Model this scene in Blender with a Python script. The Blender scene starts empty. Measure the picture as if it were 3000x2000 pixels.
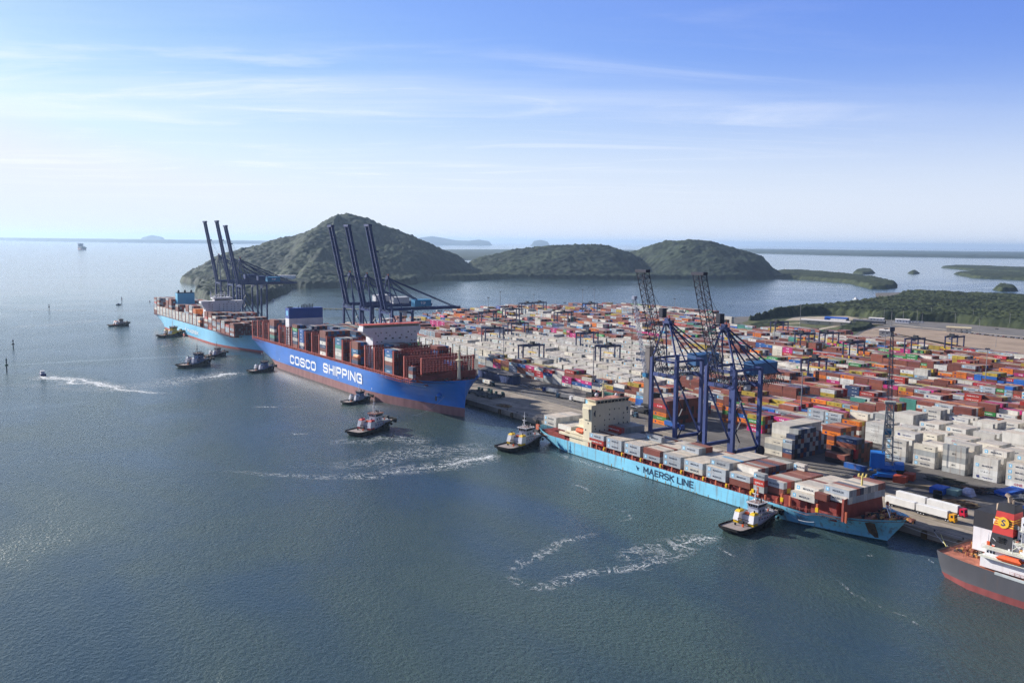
import bpy, math, random
import numpy as np
from mathutils import Vector, Matrix, noise as mnoise
from mathutils.bvhtree import BVHTree
random.seed(7); rng=np.random.default_rng(11)
S=bpy.context.scene; COL=S.collection
PI=math.pi
# ------------------------------------------------------------------ camera
F_PX=2650.0; CAMH=120.0
R=Matrix(((0.5655623639144345,-0.09697849288772128,0.8189837510236346),(0.8246263239256434,0.05273603628353895,-0.5632142899163525),(0.011429716199304772,0.9938883651569363,0.10979653543384646)))
cam_d=bpy.data.cameras.new('camera'); cam=bpy.data.objects.new('camera',cam_d); COL.objects.link(cam)
cam.matrix_world=Matrix.Translation((0,0,CAMH))@R.to_4x4()
cam_d.sensor_width=36; cam_d.lens=36*F_PX/3000; cam_d.clip_start=1; cam_d.clip_end=200000
S.camera=cam
def loc(px,py,z=0):
    v=R@Vector(((px-1500)/F_PX,(1000-py)/F_PX,-1)); t=(z-CAMH)/v.z
    return (v.x*t,v.y*t)
def proj(x,y,z):
    v=R.transposed()@Vector((x,y,z-CAMH))
    if v.z>-1: return (-9999,-9999)
    return (1500-F_PX*v.x/v.z,1000+F_PX*v.y/v.z)
# ------------------------------------------------------------------ materials
def lin(c):
    return tuple((x/255/12.92 if x/255<=0.04045 else ((x/255+0.055)/1.055)**2.4) for x in c)+(1,)
MATS={}
def mat(name,rgb,rough=0.6,var=0.12,metal=0.0,scale=0.3,top=None,streak=0.0,rust=0.0,rnd=False,spec=0.3,panel=0.0,track=0.0):
    if name in MATS: return MATS[name]
    m=bpy.data.materials.new(name); m.use_nodes=True; N=m.node_tree.nodes; L=m.node_tree.links
    b=N['Principled BSDF']; b.inputs['Roughness'].default_value=rough; b.inputs['Metallic'].default_value=metal
    b.inputs['Specular IOR Level'].default_value=spec
    c=lin(rgb)
    rgbn=N.new('ShaderNodeRGB'); rgbn.outputs[0].default_value=c; cur=rgbn.outputs[0]
    geo=N.new('ShaderNodeNewGeometry')
    nz=N.new('ShaderNodeTexNoise'); nz.inputs['Scale'].default_value=scale; nz.inputs['Detail'].default_value=4
    mp=N.new('ShaderNodeMapping'); mp.inputs['Scale'].default_value=(1,1,0.35); L.new(geo.outputs['Position'],mp.inputs[0]); L.new(mp.outputs[0],nz.inputs['Vector'])
    mr=N.new('ShaderNodeMapRange'); mr.inputs[1].default_value=0.3; mr.inputs[2].default_value=0.7
    mr.inputs[3].default_value=1-var*1.3; mr.inputs[4].default_value=1+var*0.7; L.new(nz.outputs[0],mr.inputs[0])
    val=mr.outputs[0]
    if rnd:
        oi=N.new('ShaderNodeObjectInfo'); at=N.new('ShaderNodeAttribute'); at.attribute_name='rnd'
        ad=N.new('ShaderNodeMath'); ad.operation='ADD'; L.new(oi.outputs['Random'],ad.inputs[0]); L.new(at.outputs['Fac'],ad.inputs[1])
        fr=N.new('ShaderNodeMath'); fr.operation='FRACT'; L.new(ad.outputs[0],fr.inputs[0])
        m2=N.new('ShaderNodeMapRange'); m2.inputs[3].default_value=0.72; m2.inputs[4].default_value=1.12; L.new(fr.outputs[0],m2.inputs[0])
        mu=N.new('ShaderNodeMath'); mu.operation='MULTIPLY'; L.new(m2.outputs[0],mu.inputs[0]); L.new(val,mu.inputs[1]); val=mu.outputs[0]
        rv=fr.outputs[0]
    vm=N.new('ShaderNodeVectorMath'); vm.operation='SCALE'; L.new(cur,vm.inputs[0]); L.new(val,vm.inputs['Scale']); cur=vm.outputs[0]
    if panel>0:
        sx_=N.new('ShaderNodeSeparateXYZ'); L.new(geo.outputs['Position'],sx_.inputs[0]); cx_=N.new('ShaderNodeCombineXYZ'); L.new(sx_.outputs['X'],cx_.inputs[0]); L.new(sx_.outputs['Z'],cx_.inputs[1])
        bk=N.new('ShaderNodeTexBrick'); L.new(cx_.outputs[0],bk.inputs['Vector']); bk.inputs['Scale'].default_value=1.0; bk.inputs['Brick Width'].default_value=11.0; bk.inputs['Row Height'].default_value=2.6; bk.inputs['Mortar Size'].default_value=0.09; bk.inputs['Color1'].default_value=(1-panel,)*3+(1,); bk.inputs['Color2'].default_value=(1+panel*.5,)*3+(1,); bk.inputs['Mortar'].default_value=(1-panel*2.2,)*3+(1,)
        pm=N.new('ShaderNodeVectorMath'); pm.operation='MULTIPLY'; L.new(cur,pm.inputs[0]); L.new(bk.outputs['Color'],pm.inputs[1]); cur=pm.outputs[0]
    if track>0:
        n5=N.new('ShaderNodeTexNoise'); n5.inputs['Scale'].default_value=1.0; n5.inputs['Detail'].default_value=5; m5=N.new('ShaderNodeMapping'); m5.inputs['Scale'].default_value=(0.012,0.45,1); L.new(geo.outputs['Position'],m5.inputs[0]); L.new(m5.outputs[0],n5.inputs['Vector'])
        r5=N.new('ShaderNodeMapRange'); r5.inputs[1].default_value=0.35; r5.inputs[2].default_value=0.65; r5.inputs[3].default_value=1-track; r5.inputs[4].default_value=1+track*0.5; L.new(n5.outputs[0],r5.inputs[0])
        n6=N.new('ShaderNodeTexNoise'); n6.inputs['Scale'].default_value=0.12; n6.inputs['Detail'].default_value=7; n6.inputs['Roughness'].default_value=0.7; L.new(geo.outputs['Position'],n6.inputs['Vector'])
        r6=N.new('ShaderNodeMapRange'); r6.inputs[1].default_value=0.36; r6.inputs[2].default_value=0.46; r6.inputs[3].default_value=1-track*1.3; r6.inputs[4].default_value=1; L.new(n6.outputs[0],r6.inputs[0])
        q5=N.new('ShaderNodeMath'); q5.operation='MULTIPLY'; L.new(r5.outputs[0],q5.inputs[0]); L.new(r6.outputs[0],q5.inputs[1])
        p5=N.new('ShaderNodeVectorMath'); p5.operation='SCALE'; L.new(cur,p5.inputs[0]); L.new(q5.outputs[0],p5.inputs['Scale']); cur=p5.outputs[0]
    if rust>0:
        n2=N.new('ShaderNodeTexNoise'); n2.inputs['Scale'].default_value=0.5; n2.inputs['Detail'].default_value=6
        mp2=N.new('ShaderNodeMapping'); mp2.inputs['Scale'].default_value=(1.2,1.2,0.12); L.new(geo.outputs['Position'],mp2.inputs[0]); L.new(mp2.outputs[0],n2.inputs['Vector'])
        r2=N.new('ShaderNodeMapRange'); r2.inputs[1].default_value=0.60-0.06*(rust>0.5); r2.inputs[2].default_value=0.72-0.04*(rust>0.5); r2.inputs[4].default_value=rust; L.new(n2.outputs[0],r2.inputs[0])
        mx=N.new('ShaderNodeMix'); mx.data_type='RGBA'; L.new(r2.outputs[0],mx.inputs[0]); L.new(cur,mx.inputs[6]); mx.inputs[7].default_value=lin((120,85,60)); cur=mx.outputs[2]
    if top is not None:
        sp=N.new('ShaderNodeSeparateXYZ'); L.new(geo.outputs['Normal'],sp.inputs[0])
        mt=N.new('ShaderNodeMath'); mt.operation='GREATER_THAN'; mt.inputs[1].default_value=0.8; L.new(sp.outputs['Z'],mt.inputs[0])
        if rnd:
            m3=N.new('ShaderNodeMapRange'); m3.inputs[3].default_value=0.35; m3.inputs[4].default_value=0.95; L.new(rv,m3.inputs[0])
            mu3=N.new('ShaderNodeMath'); mu3.operation='MULTIPLY'; L.new(mt.outputs[0],mu3.inputs[0]); L.new(m3.outputs[0],mu3.inputs[1]); mo=mu3.outputs[0]
        else: mo=mt.outputs[0]
        mx=N.new('ShaderNodeMix'); mx.data_type='RGBA'; L.new(mo,mx.inputs[0]); L.new(cur,mx.inputs[6])
        tn=N.new('ShaderNodeVectorMath'); tn.operation='SCALE'; tn.inputs[0].default_value=lin(top)[:3]; L.new(val,tn.inputs['Scale']); L.new(tn.outputs[0],mx.inputs[7]); cur=mx.outputs[2]
    L.new(cur,b.inputs['Base Color'])
    if streak>0:
        wv=N.new('ShaderNodeTexWave'); wv.inputs['Scale'].default_value=0.55; wv.bands_direction='X'; L.new(geo.outputs['Position'],wv.inputs['Vector'])
        bp=N.new('ShaderNodeBump'); bp.inputs['Strength'].default_value=streak; bp.inputs['Distance'].default_value=0.05; L.new(wv.outputs[1],bp.inputs['Height']); L.new(bp.outputs[0],b.inputs['Normal'])
    MATS[name]=m; return m
# ------------------------------------------------------------------ mesh builder
class MB:
    def __init__(s): s.v=[]; s.f=[]; s.m=[]
    def poly(s,pts,m=0):
        n=len(s.v); s.v+=[tuple(p) for p in pts]; s.f.append(tuple(range(n,n+len(pts)))); s.m.append(m); return s
    def box(s,x0,y0,z0,x1,y1,z1,m=0):
        n=len(s.v); s.v+=[(x0,y0,z0),(x1,y0,z0),(x1,y1,z0),(x0,y1,z0),(x0,y0,z1),(x1,y0,z1),(x1,y1,z1),(x0,y1,z1)]
        for q in ((3,2,1,0),(4,5,6,7),(0,1,5,4),(1,2,6,5),(2,3,7,6),(3,0,4,7)): s.f.append(tuple(n+i for i in q)); s.m.append(m)
        return s
    def taper(s,a,b,z0,z1,m=0):   # a,b = (x0,y0,x1,y1) rectangles at z0 and z1
        n=len(s.v); s.v+=[(a[0],a[1],z0),(a[2],a[1],z0),(a[2],a[3],z0),(a[0],a[3],z0),(b[0],b[1],z1),(b[2],b[1],z1),(b[2],b[3],z1),(b[0],b[3],z1)]
        for q in ((3,2,1,0),(4,5,6,7),(0,1,5,4),(1,2,6,5),(2,3,7,6),(3,0,4,7)): s.f.append(tuple(n+i for i in q)); s.m.append(m)
        return s
    def beam(s,p,q,w,h=None,m=0):
        h=h or w; p=Vector(p); q=Vector(q); d=(q-p)
        if d.length<1e-6: return s
        d.normalize(); up=Vector((0,0,1)) if abs(d.z)<0.98 else Vector((0,1,0))
        a=d.cross(up).normalized()*(w/2); b=a.cross(d).normalized()*(h/2)
        n=len(s.v); s.v+=[tuple(x) for x in (p-a-b,p+a-b,p+a+b,p-a+b,q-a-b,q+a-b,q+a+b,q-a+b)]
        for t in ((0,1,2,3),(7,6,5,4),(1,0,4,5),(2,1,5,6),(3,2,6,7),(0,3,7,4)): s.f.append(tuple(n+i for i in t)); s.m.append(m)
        return s
    def cyl(s,p,q,r,r2=None,n=8,m=0):
        r2=r if r2 is None else r2; p=Vector(p); q=Vector(q); d=(q-p).normalized()
        up=Vector((0,0,1)) if abs(d.z)<0.95 else Vector((1,0,0)); a=d.cross(up).normalized(); b=a.cross(d)
        k=len(s.v)
        for c,rr in ((p,r),(q,r2)):
            for i in range(n):
                t=2*PI*i/n; s.v.append(tuple(c+a*math.cos(t)*rr+b*math.sin(t)*rr))
        for i in range(n):
            j=(i+1)%n; s.f.append((k+i,k+j,k+n+j,k+n+i)); s.m.append(m)
        s.f.append(tuple(k+n-1-i for i in range(n))); s.m.append(m); s.f.append(tuple(k+n+i for i in range(n))); s.m.append(m)
        return s
    def sphere(s,c,r,m=0,nu=8,nv=6,sz=1.0):
        k=len(s.v)
        for j in range(nv+1):
            t=PI*j/nv
            for i in range(nu):
                p=2*PI*i/nu; s.v.append((c[0]+r*math.sin(t)*math.cos(p),c[1]+r*math.sin(t)*math.sin(p),c[2]+r*sz*math.cos(t)))
        for j in range(nv):
            for i in range(nu):
                a=k+j*nu+i; b=k+j*nu+(i+1)%nu; s.f.append((a,a+nu,b+nu,b)); s.m.append(m)
        return s
    def text(s,txt,o,ux,uz,h,m=0,anchor='l',stretch=1.0,depth=0.0):
        V,Fc,W=text2d(txt); sc=h; w=W*sc*stretch
        off={'l':0,'c':-w/2,'r':-w}[anchor]; o=Vector(o); ux=Vector(ux); uz=Vector(uz); n=len(s.v)
        for x,z in V: s.v.append(tuple(o+ux*(off+x*sc*stretch)+uz*(z*sc)))
        for f in Fc: s.f.append(tuple(n+i for i in f)); s.m.append(m)
        return w
    def mesh(s,name,mats):
        me=bpy.data.meshes.new(name); me.from_pydata(s.v,[],s.f)
        for m in mats: me.materials.append(m)
        if len(mats)>1: me.polygons.foreach_set('material_index',s.m)
        me.update(); return me
    def build(s,name,mats,parent=None,loc=None,label=None):
        if not isinstance(mats,(list,tuple)): mats=[mats]
        o=bpy.data.objects.new(name,s.mesh(name,mats)); COL.objects.link(o)
        if parent is not None: o.parent=parent
        if loc is not None: o.location=loc
        if label: o['label']=label
        return o
_TX={}
def text2d(txt):
    if txt in _TX: return _TX[txt]
    bold=0.055 if txt in ('COSCO','SHIPPING') else 0.022 if txt=='MAERSK LINE' else 0.018
    cu=bpy.data.curves.new('t','FONT'); cu.body=txt; cu.resolution_u=1; cu.offset=bold; cu.space_character=1.05
    ob=bpy.data.objects.new('t',cu); COL.objects.link(ob)
    dg=bpy.context.evaluated_depsgraph_get(); me=bpy.data.meshes.new_from_object(ob.evaluated_get(dg))
    V=[(v.co.x,v.co.y) for v in me.vertices]; Fc=[tuple(p.vertices) for p in me.polygons]
    x0=min(v[0] for v in V); z0=min(v[1] for v in V); z1=max(v[1] for v in V); hh=(z1-z0) or 1
    V=[((x-x0)/hh,(z-z0)/hh) for x,z in V]; W=max(v[0] for v in V)
    bpy.data.objects.remove(ob); bpy.data.curves.remove(cu); bpy.data.meshes.remove(me)
    _TX[txt]=(V,Fc,W); return _TX[txt]
def tag(o,label=None,cat=None,group=None,kind=None):
    if label: o['label']=label
    if cat: o['category']=cat
    if group: o['group']=group
    if kind: o['kind']=kind
    return o
def thing(name,label,cat,loc=(0,0,0),rz=0,group=None):
    o=bpy.data.objects.new(name,None); COL.objects.link(o); o.location=loc; o.rotation_euler=(0,0,rz); o.empty_display_size=0.5
    return tag(o,label,cat,group)
def copy_tree(o,parent=None,top=True):
    c=o.copy(); COL.objects.link(c)
    if parent is not None: c.parent=parent
    for ch in list(o.children): copy_tree(ch,c,False)
    return c
# ------------------------------------------------------------------ sun, sky
SUN_EL=math.radians(24); AZ=math.radians(22)      # light travels along (cos AZ, sin AZ)
sd=bpy.data.lights.new('sun','SUN'); sd.energy=5.0; sd.angle=math.radians(0.5); sd.color=(1,0.95,0.87)
so=bpy.data.objects.new('sun',sd); COL.objects.link(so)
tv=Vector((math.cos(AZ)*math.cos(SUN_EL),math.sin(AZ)*math.cos(SUN_EL),-math.sin(SUN_EL)))
so.rotation_euler=tv.to_track_quat('-Z','Y').to_euler(); so.location=(0,0,300)
W=bpy.data.worlds.new('World'); S.world=W; W.use_nodes=True; N=W.node_tree.nodes; L=W.node_tree.links
bg=N['Background']; bg.inputs['Strength'].default_value=0.15
sky=N.new('ShaderNodeTexSky'); sky.sky_type='NISHITA'; sky.sun_disc=False; sky.sun_elevation=SUN_EL
sx,sy=-tv.x,-tv.y
sky.sun_rotation=math.atan2(sx,sy)
sky.air_density=1.0; sky.dust_density=0.35; sky.ozone_density=4.0; sky.altitude=50
SB=0.12   # background strength
bg.inputs['Strength'].default_value=SB
spx=N.new('ShaderNodeSeparateColor'); L.new(sky.outputs[0],spx.inputs[0]); cmb=N.new('ShaderNodeCombineColor')
def mnode(op,a,b):
    q=N.new('ShaderNodeMath'); q.operation=op
    for i,v in enumerate((a,b)):
        if isinstance(v,(int,float)): q.inputs[i].default_value=v
        else: L.new(v,q.inputs[i])
    return q.outputs[0]
for i,(t_,g_,k_,mxv) in enumerate(((1.0,1.08,0.50,1.0),(0.92,1.04,0.52,1.0),(1.30,0.46,0.52,1.2))):
    v=mnode('MULTIPLY',spx.outputs[i],0.15*t_); v=mnode('MINIMUM',v,mxv); v=mnode('POWER',v,g_); v=mnode('MULTIPLY',v,k_/SB); L.new(v,cmb.inputs[i])
tc=N.new('ShaderNodeTexCoord'); sep=N.new('ShaderNodeSeparateXYZ'); L.new(tc.outputs['Generated'],sep.inputs[0])
hv=N.new('ShaderNodeMapRange'); hv.interpolation_type='SMOOTHERSTEP'; hv.inputs[1].default_value=-0.02; hv.inputs[2].default_value=0.22; hv.inputs[3].default_value=0.9; hv.inputs[4].default_value=0.0; L.new(sep.outputs['Z'],hv.inputs[0])
hm_=N.new('ShaderNodeMix'); hm_.data_type='RGBA'; L.new(hv.outputs[0],hm_.inputs[0]); L.new(cmb.outputs[0],hm_.inputs[6]); hm_.inputs[7].default_value=(0.475/SB,0.515/SB,0.575/SB,1); 
hz_=N.new('ShaderNodeMapRange'); hz_.interpolation_type='SMOOTHSTEP'; hz_.inputs[1].default_value=0.32; hz_.inputs[2].default_value=0.62; hz_.inputs[3].default_value=0.0; hz_.inputs[4].default_value=0.85; L.new(sep.outputs['Z'],hz_.inputs[0])
hm2=N.new('ShaderNodeMix'); hm2.data_type='RGBA'; L.new(hz_.outputs[0],hm2.inputs[0]); L.new(hm_.outputs[2],hm2.inputs[6]); hm2.inputs[7].default_value=(0.09/SB,0.12/SB,0.19/SB,1); 
dts=N.new('ShaderNodeVectorMath'); dts.operation='DOT_PRODUCT'; L.new(tc.outputs['Generated'],dts.inputs[0]); dts.inputs[1].default_value=(sx,sy,0)
dm_=N.new('ShaderNodeMapRange'); dm_.interpolation_type='SMOOTHSTEP'; dm_.inputs[1].default_value=-0.75; dm_.inputs[2].default_value=0.02; dm_.inputs[3].default_value=0.30; dm_.inputs[4].default_value=1.0; L.new(dts.outputs['Value'],dm_.inputs[0])
scl=N.new('ShaderNodeVectorMath'); scl.operation='SCALE'; L.new(hm2.outputs[2],scl.inputs[0]); L.new(dm_.outputs[0],scl.inputs['Scale']); SKYC=scl.outputs[0]
mxz=N.new('ShaderNodeMath'); mxz.operation='MAXIMUM'; mxz.inputs[1].default_value=0.015; L.new(sep.outputs['Z'],mxz.inputs[0])
dx=N.new('ShaderNodeMath'); dx.operation='DIVIDE'; L.new(sep.outputs['X'],dx.inputs[0]); L.new(mxz.outputs[0],dx.inputs[1])
dy=N.new('ShaderNodeMath'); dy.operation='DIVIDE'; L.new(sep.outputs['Y'],dy.inputs[0]); L.new(mxz.outputs[0],dy.inputs[1])
cb=N.new('ShaderNodeCombineXYZ'); L.new(dx.outputs[0],cb.inputs[0]); L.new(dy.outputs[0],cb.inputs[1])
def cloud_layer(rot,sc,lo,hi,amt,seed,dist=1.2):
    rt=N.new('ShaderNodeMapping'); rt.inputs['Rotation'].default_value=(0,0,rot); L.new(cb.outputs[0],rt.inputs[0])
    mp=N.new('ShaderNodeMapping'); mp.inputs['Scale'].default_value=sc; mp.inputs['Location'].default_value=(seed,seed*0.7,seed); L.new(rt.outputs[0],mp.inputs[0])
    n=N.new('ShaderNodeTexNoise'); n.inputs['Scale'].default_value=1; n.inputs['Detail'].default_value=9; n.inputs['Roughness'].default_value=0.62; n.inputs['Distortion'].default_value=dist; L.new(mp.outputs[0],n.inputs['Vector'])
    m=N.new('ShaderNodeMapRange'); m.interpolation_type='SMOOTHSTEP'; m.inputs[1].default_value=lo; m.inputs[2].default_value=hi; m.inputs[4].default_value=amt; L.new(n.outputs[0],m.inputs[0]); return m.outputs[0]
c1=cloud_layer(math.radians(-55.5),(0.20,0.36,1),0.50,0.76,0.52,6.7,2.0)
c2=cloud_layer(math.radians(-55.5),(0.07,0.16,1),0.46,0.74,0.42,5.1,1.3)
ca=N.new('ShaderNodeMath'); ca.operation='ADD'; ca.use_clamp=True; L.new(c1,ca.inputs[0]); L.new(c2,ca.inputs[1])
# clouds lie on the side of the sun and low in the sky; none right at the horizon haze
dt=N.new('ShaderNodeVectorMath'); dt.operation='DOT_PRODUCT'; L.new(tc.outputs['Generated'],dt.inputs[0]); dt.inputs[1].default_value=(sx,sy,0)
sm=N.new('ShaderNodeMapRange'); sm.inputs[1].default_value=0.1; sm.inputs[2].default_value=0.6; sm.inputs[3].default_value=0.08; sm.inputs[4].default_value=1.0; L.new(dt.outputs['Value'],sm.inputs[0])
cm=N.new('ShaderNodeMath'); cm.operation='MULTIPLY'; L.new(ca.outputs[0],cm.inputs[0]); L.new(sm.outputs[0],cm.inputs[1])
em=N.new('ShaderNodeMapRange'); em.inputs[1].default_value=0.03; em.inputs[2].default_value=0.07; L.new(sep.outputs['Z'],em.inputs[0])
cm2=N.new('ShaderNodeMath'); cm2.operation='MULTIPLY'; eh=N.new('ShaderNodeMapRange'); eh.interpolation_type='SMOOTHSTEP'; eh.inputs[1].default_value=0.13; eh.inputs[2].default_value=0.22; eh.inputs[3].default_value=1.0; eh.inputs[4].default_value=0.30; L.new(sep.outputs['Z'],eh.inputs[0]); ce=N.new('ShaderNodeMath'); ce.operation='MULTIPLY'; L.new(cm.outputs[0],ce.inputs[0]); L.new(eh.outputs[0],ce.inputs[1]); L.new(ce.outputs[0],cm2.inputs[0]); L.new(em.outputs[0],cm2.inputs[1])
mx=N.new('ShaderNodeMix'); mx.data_type='RGBA'; L.new(cm2.outputs[0],mx.inputs[0]); L.new(SKYC,mx.inputs[6]); mx.inputs[7].default_value=(0.60/SB,0.615/SB,0.645/SB,1)
L.new(mx.outputs[2],bg.inputs['Color'])
S.view_settings.view_transform='Standard'; S.view_settings.look='None'; S.view_settings.exposure=0.80; S.view_settings.gamma=1
S.cycles.use_denoising=True; S.cycles.max_bounces=5; S.cycles.diffuse_bounces=2; S.cycles.glossy_bounces=3; S.cycles.volume_bounces=0
S.cycles.transparent_max_bounces=12; S.cycles.sample_clamp_direct=6; S.cycles.sample_clamp_indirect=3
try: S.cycles.denoising_input_passes='RGB_ALBEDO_NORMAL'
except Exception: pass
try: S.cycles.denoising_prefilter='NONE'
except Exception: pass
S.cycles.use_adaptive_sampling=True; S.cycles.adaptive_threshold=0.02
# ------------------------------------------------------------------ noise helpers (numpy)
def h2(ix,iy,s):
    v=np.sin(ix*127.1+iy*311.7+s*74.7)*43758.5453; return v-np.floor(v)
def vn(x,y,s=0):
    ix=np.floor(x); iy=np.floor(y); fx=x-ix; fy=y-iy; fx=fx*fx*(3-2*fx); fy=fy*fy*(3-2*fy)
    a=h2(ix,iy,s); b=h2(ix+1,iy,s); c=h2(ix,iy+1,s); d=h2(ix+1,iy+1,s)
    return (a+(b-a)*fx)*(1-fy)+(c+(d-c)*fx)*fy
def fbm(x,y,s=0,o=4):
    r=0;a=0.5
    for k in range(o): r=r+a*vn(x*2**k,y*2**k,s+k*13); a*=0.5
    return r
def domes(x,y,cell,s=0):
    gx=np.floor(x/cell); gy=np.floor(y/cell); best=np.zeros_like(x); tone=np.full_like(x,0.3)
    for i in (-1,0,1):
        for j in (-1,0,1):
            cx=gx+i; cy=gy+j; px=(cx+h2(cx,cy,s))*cell; py=(cy+h2(cx,cy,s+5))*cell; r=cell*(0.55+0.5*h2(cx,cy,s+9))
            d2=((x-px)**2+(y-py)**2)/r**2; hgt=(0.5+0.5*h2(cx,cy,s+2))*np.sqrt(np.clip(1-d2,0,1))
            k=hgt>best; best=np.where(k,hgt,best); tone=np.where(k,h2(cx,cy,s+21),tone)
    return best,tone
def grid_mesh(name,X,Y,Z,keep,m,tone=None,matidx=None):
    nx,ny=X.shape; idx=-np.ones((nx,ny),int)
    q=keep[:-1,:-1]|keep[1:,:-1]|keep[:-1,1:]|keep[1:,1:]
    use=np.zeros((nx,ny),bool); use[:-1,:-1]|=q; use[1:,:-1]|=q; use[:-1,1:]|=q; use[1:,1:]|=q
    idx[use]=np.arange(use.sum()); co=np.stack([X[use],Y[use],Z[use]],1)
    a=idx[:-1,:-1][q]; b=idx[1:,:-1][q]; c=idx[1:,1:][q]; d=idx[:-1,1:][q]; fc=np.stack([a,b,c,d],1)
    me=raw_mesh(name,co,fc,[m])
    if tone is not None:
        at=me.attributes.new('tone','FLOAT','POINT'); at.data.foreach_set('value',tone[use].astype(np.float32))
    o=bpy.data.objects.new(name,me); COL.objects.link(o); return o
def raw_mesh(name,co,quads,mats,mi=None):
    me=bpy.data.meshes.new(name); n=len(quads)
    me.vertices.add(len(co)); me.vertices.foreach_set('co',np.asarray(co,np.float32).ravel())
    me.loops.add(4*n); me.loops.foreach_set('vertex_index',np.asarray(quads,np.int32).ravel())
    me.polygons.add(n); me.polygons.foreach_set('loop_start',np.arange(0,4*n,4,dtype=np.int32)); me.polygons.foreach_set('loop_total',np.full(n,4,np.int32))
    for m in mats: me.materials.append(m)
    if mi is not None: me.polygons.foreach_set('material_index',np.asarray(mi,np.int32))
    me.update(calc_edges=True); me.validate(); return me
def in_poly(X,Y,P):
    r=np.zeros(X.shape,bool); n=len(P)
    for i in range(n):
        x1,y1=P[i]; x2,y2=P[(i+1)%n]
        if y1==y2: continue
        c=((y1>Y)!=(y2>Y))&(X<(x2-x1)*(Y-y1)/(y2-y1)+x1); r^=c
    return r
def edge_dist(X,Y,P):
    d=np.full(X.shape,1e9); n=len(P)
    for i in range(n):
        x1,y1=P[i]; x2,y2=P[(i+1)%n]; vx,vy=x2-x1,y2-y1; L2=vx*vx+vy*vy+1e-9
        t=np.clip(((X-x1)*vx+(Y-y1)*vy)/L2,0,1); d=np.minimum(d,np.hypot(X-x1-t*vx,Y-y1-t*vy))
    return d
# ------------------------------------------------------------------ water
def water_mat():
    m=bpy.data.materials.new('estuary_water'); m.use_nodes=True; N=m.node_tree.nodes; L=m.node_tree.links; b=N['Principled BSDF']
    geo=N.new('ShaderNodeNewGeometry')
    def nz(scale,det=3,st=(1,1,1),rot=0,rough=0.5,dist=0.0):
        mp=N.new('ShaderNodeMapping'); mp.inputs['Scale'].default_value=st; mp.inputs['Rotation'].default_value=(0,0,rot); L.new(geo.outputs['Position'],mp.inputs[0])
        n=N.new('ShaderNodeTexNoise'); n.inputs['Scale'].default_value=scale; n.inputs['Detail'].default_value=det; n.inputs['Roughness'].default_value=rough; n.inputs['Distortion'].default_value=dist; L.new(mp.outputs[0],n.inputs['Vector']); return n.outputs[0]
    big=nz(0.006,4,(1,1.6,1),0.4,0.55,1.0); slick=nz(0.0035,6,(1,0.22,1),math.radians(-58),0.62,1.5)
    w1=nz(0.09,3,(1,1.8,1),math.radians(35)); w2=nz(0.5,4,(1,1.5,1),math.radians(60),0.6); w3=nz(2.2,2)
    def mth(op,a,bv):
        q=N.new('ShaderNodeMath'); q.operation=op
        for i,v in enumerate((a,bv)):
            if isinstance(v,(int,float)): q.inputs[i].default_value=v
            else: L.new(v,q.inputs[i])
        return q.outputs[0]
    def mr(v,a,bb,c,d,sm=True):
        q=N.new('ShaderNodeMapRange'); q.inputs[1].default_value=a; q.inputs[2].default_value=bb; q.inputs[3].default_value=c; q.inputs[4].default_value=d
        if sm: q.interpolation_type='SMOOTHSTEP'
        L.new(v,q.inputs[0]); return q.outputs[0]
    hgt=mth('ADD',mth('MULTIPLY',w1,0.7),mth('ADD',mth('MULTIPLY',w2,1.15),mth('MULTIPLY',w3,0.12)))
    sxp=N.new('ShaderNodeSeparateXYZ'); L.new(geo.outputs['Position'],sxp.inputs[0]); calm=mth('MULTIPLY',mr(slick,0.54,0.66,1.0,0.25),mr(sxp.outputs['X'],-2400,-350,0.16,1.0)); gust=mr(big,0.35,0.65,0.5,1.15)
    bp=N.new('ShaderNodeBump'); bp.inputs['Distance'].default_value=1.0; L.new(mth('MULTIPLY',mth('MULTIPLY',calm,gust),0.55),bp.inputs['Strength']); L.new(hgt,bp.inputs['Height']); L.new(bp.outputs[0],b.inputs['Normal'])
    mx=N.new('ShaderNodeMix'); mx.data_type='RGBA'; L.new(mr(big,0.35,0.68,0,1),mx.inputs[0]); mx.inputs[6].default_value=(0.026,0.052,0.066,1); mx.inputs[7].default_value=(0.050,0.080,0.070,1)
    L.new(mx.outputs[2],b.inputs['Base Color']); L.new(mr(calm,0.25,1,0.12,0.20,False),b.inputs['Roughness']); b.inputs['IOR'].default_value=1.333
    return m
WATER=water_mat()
o=MB()
nn=9; ed=[-45000,-12000,-3000,-900,0,600,3000,15000,48000]
for i in range(len(ed)-1):
    for j in range(len(ed)-1): pass
w=MB().poly([(-60000,-20000,0),(20000,-20000,0),(20000,60000,0),(-60000,60000,0)],0).build('water',WATER); tag(w,'grey green estuary water with small ripples and slicks','water',kind='structure')
# ------------------------------------------------------------------ land
GZ=4.0
def slab(name,P,z0,z1,mats,kind='structure',label=None):
    mb=MB(); mb.poly([(x,y,z1) for x,y in P],0)
    for i in range(len(P)):
        a=P[i]; b=P[(i+1)%len(P)]; mb.poly([(a[0],a[1],z0),(b[0],b[1],z0),(b[0],b[1],z1),(a[0],a[1],z1)],1 if len(mats)>1 else 0)
    o=mb.build(name,mats); tag(o,label,kind=kind); return o
LAND=[(-1335,346),(260,346),(500,900),(420,2300),(-1000,2160),(-1319,2136),(-1330,2000),(-1120,1707),(-1130,1450),(-985,1150),(-990,1075),(-1232,1115),(-1268,1031),(-1252,838),(-1212,706),(-1140,619),(-1055,392),(-1335,392)]
M_ASPH=mat('yard_asphalt',(108,103,99),0.9,0.25,scale=0.05,track=0.28)
M_WALL=mat('quay_wall',(70,62,55),0.9,0.4,scale=0.4,rust=0.4)
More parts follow.
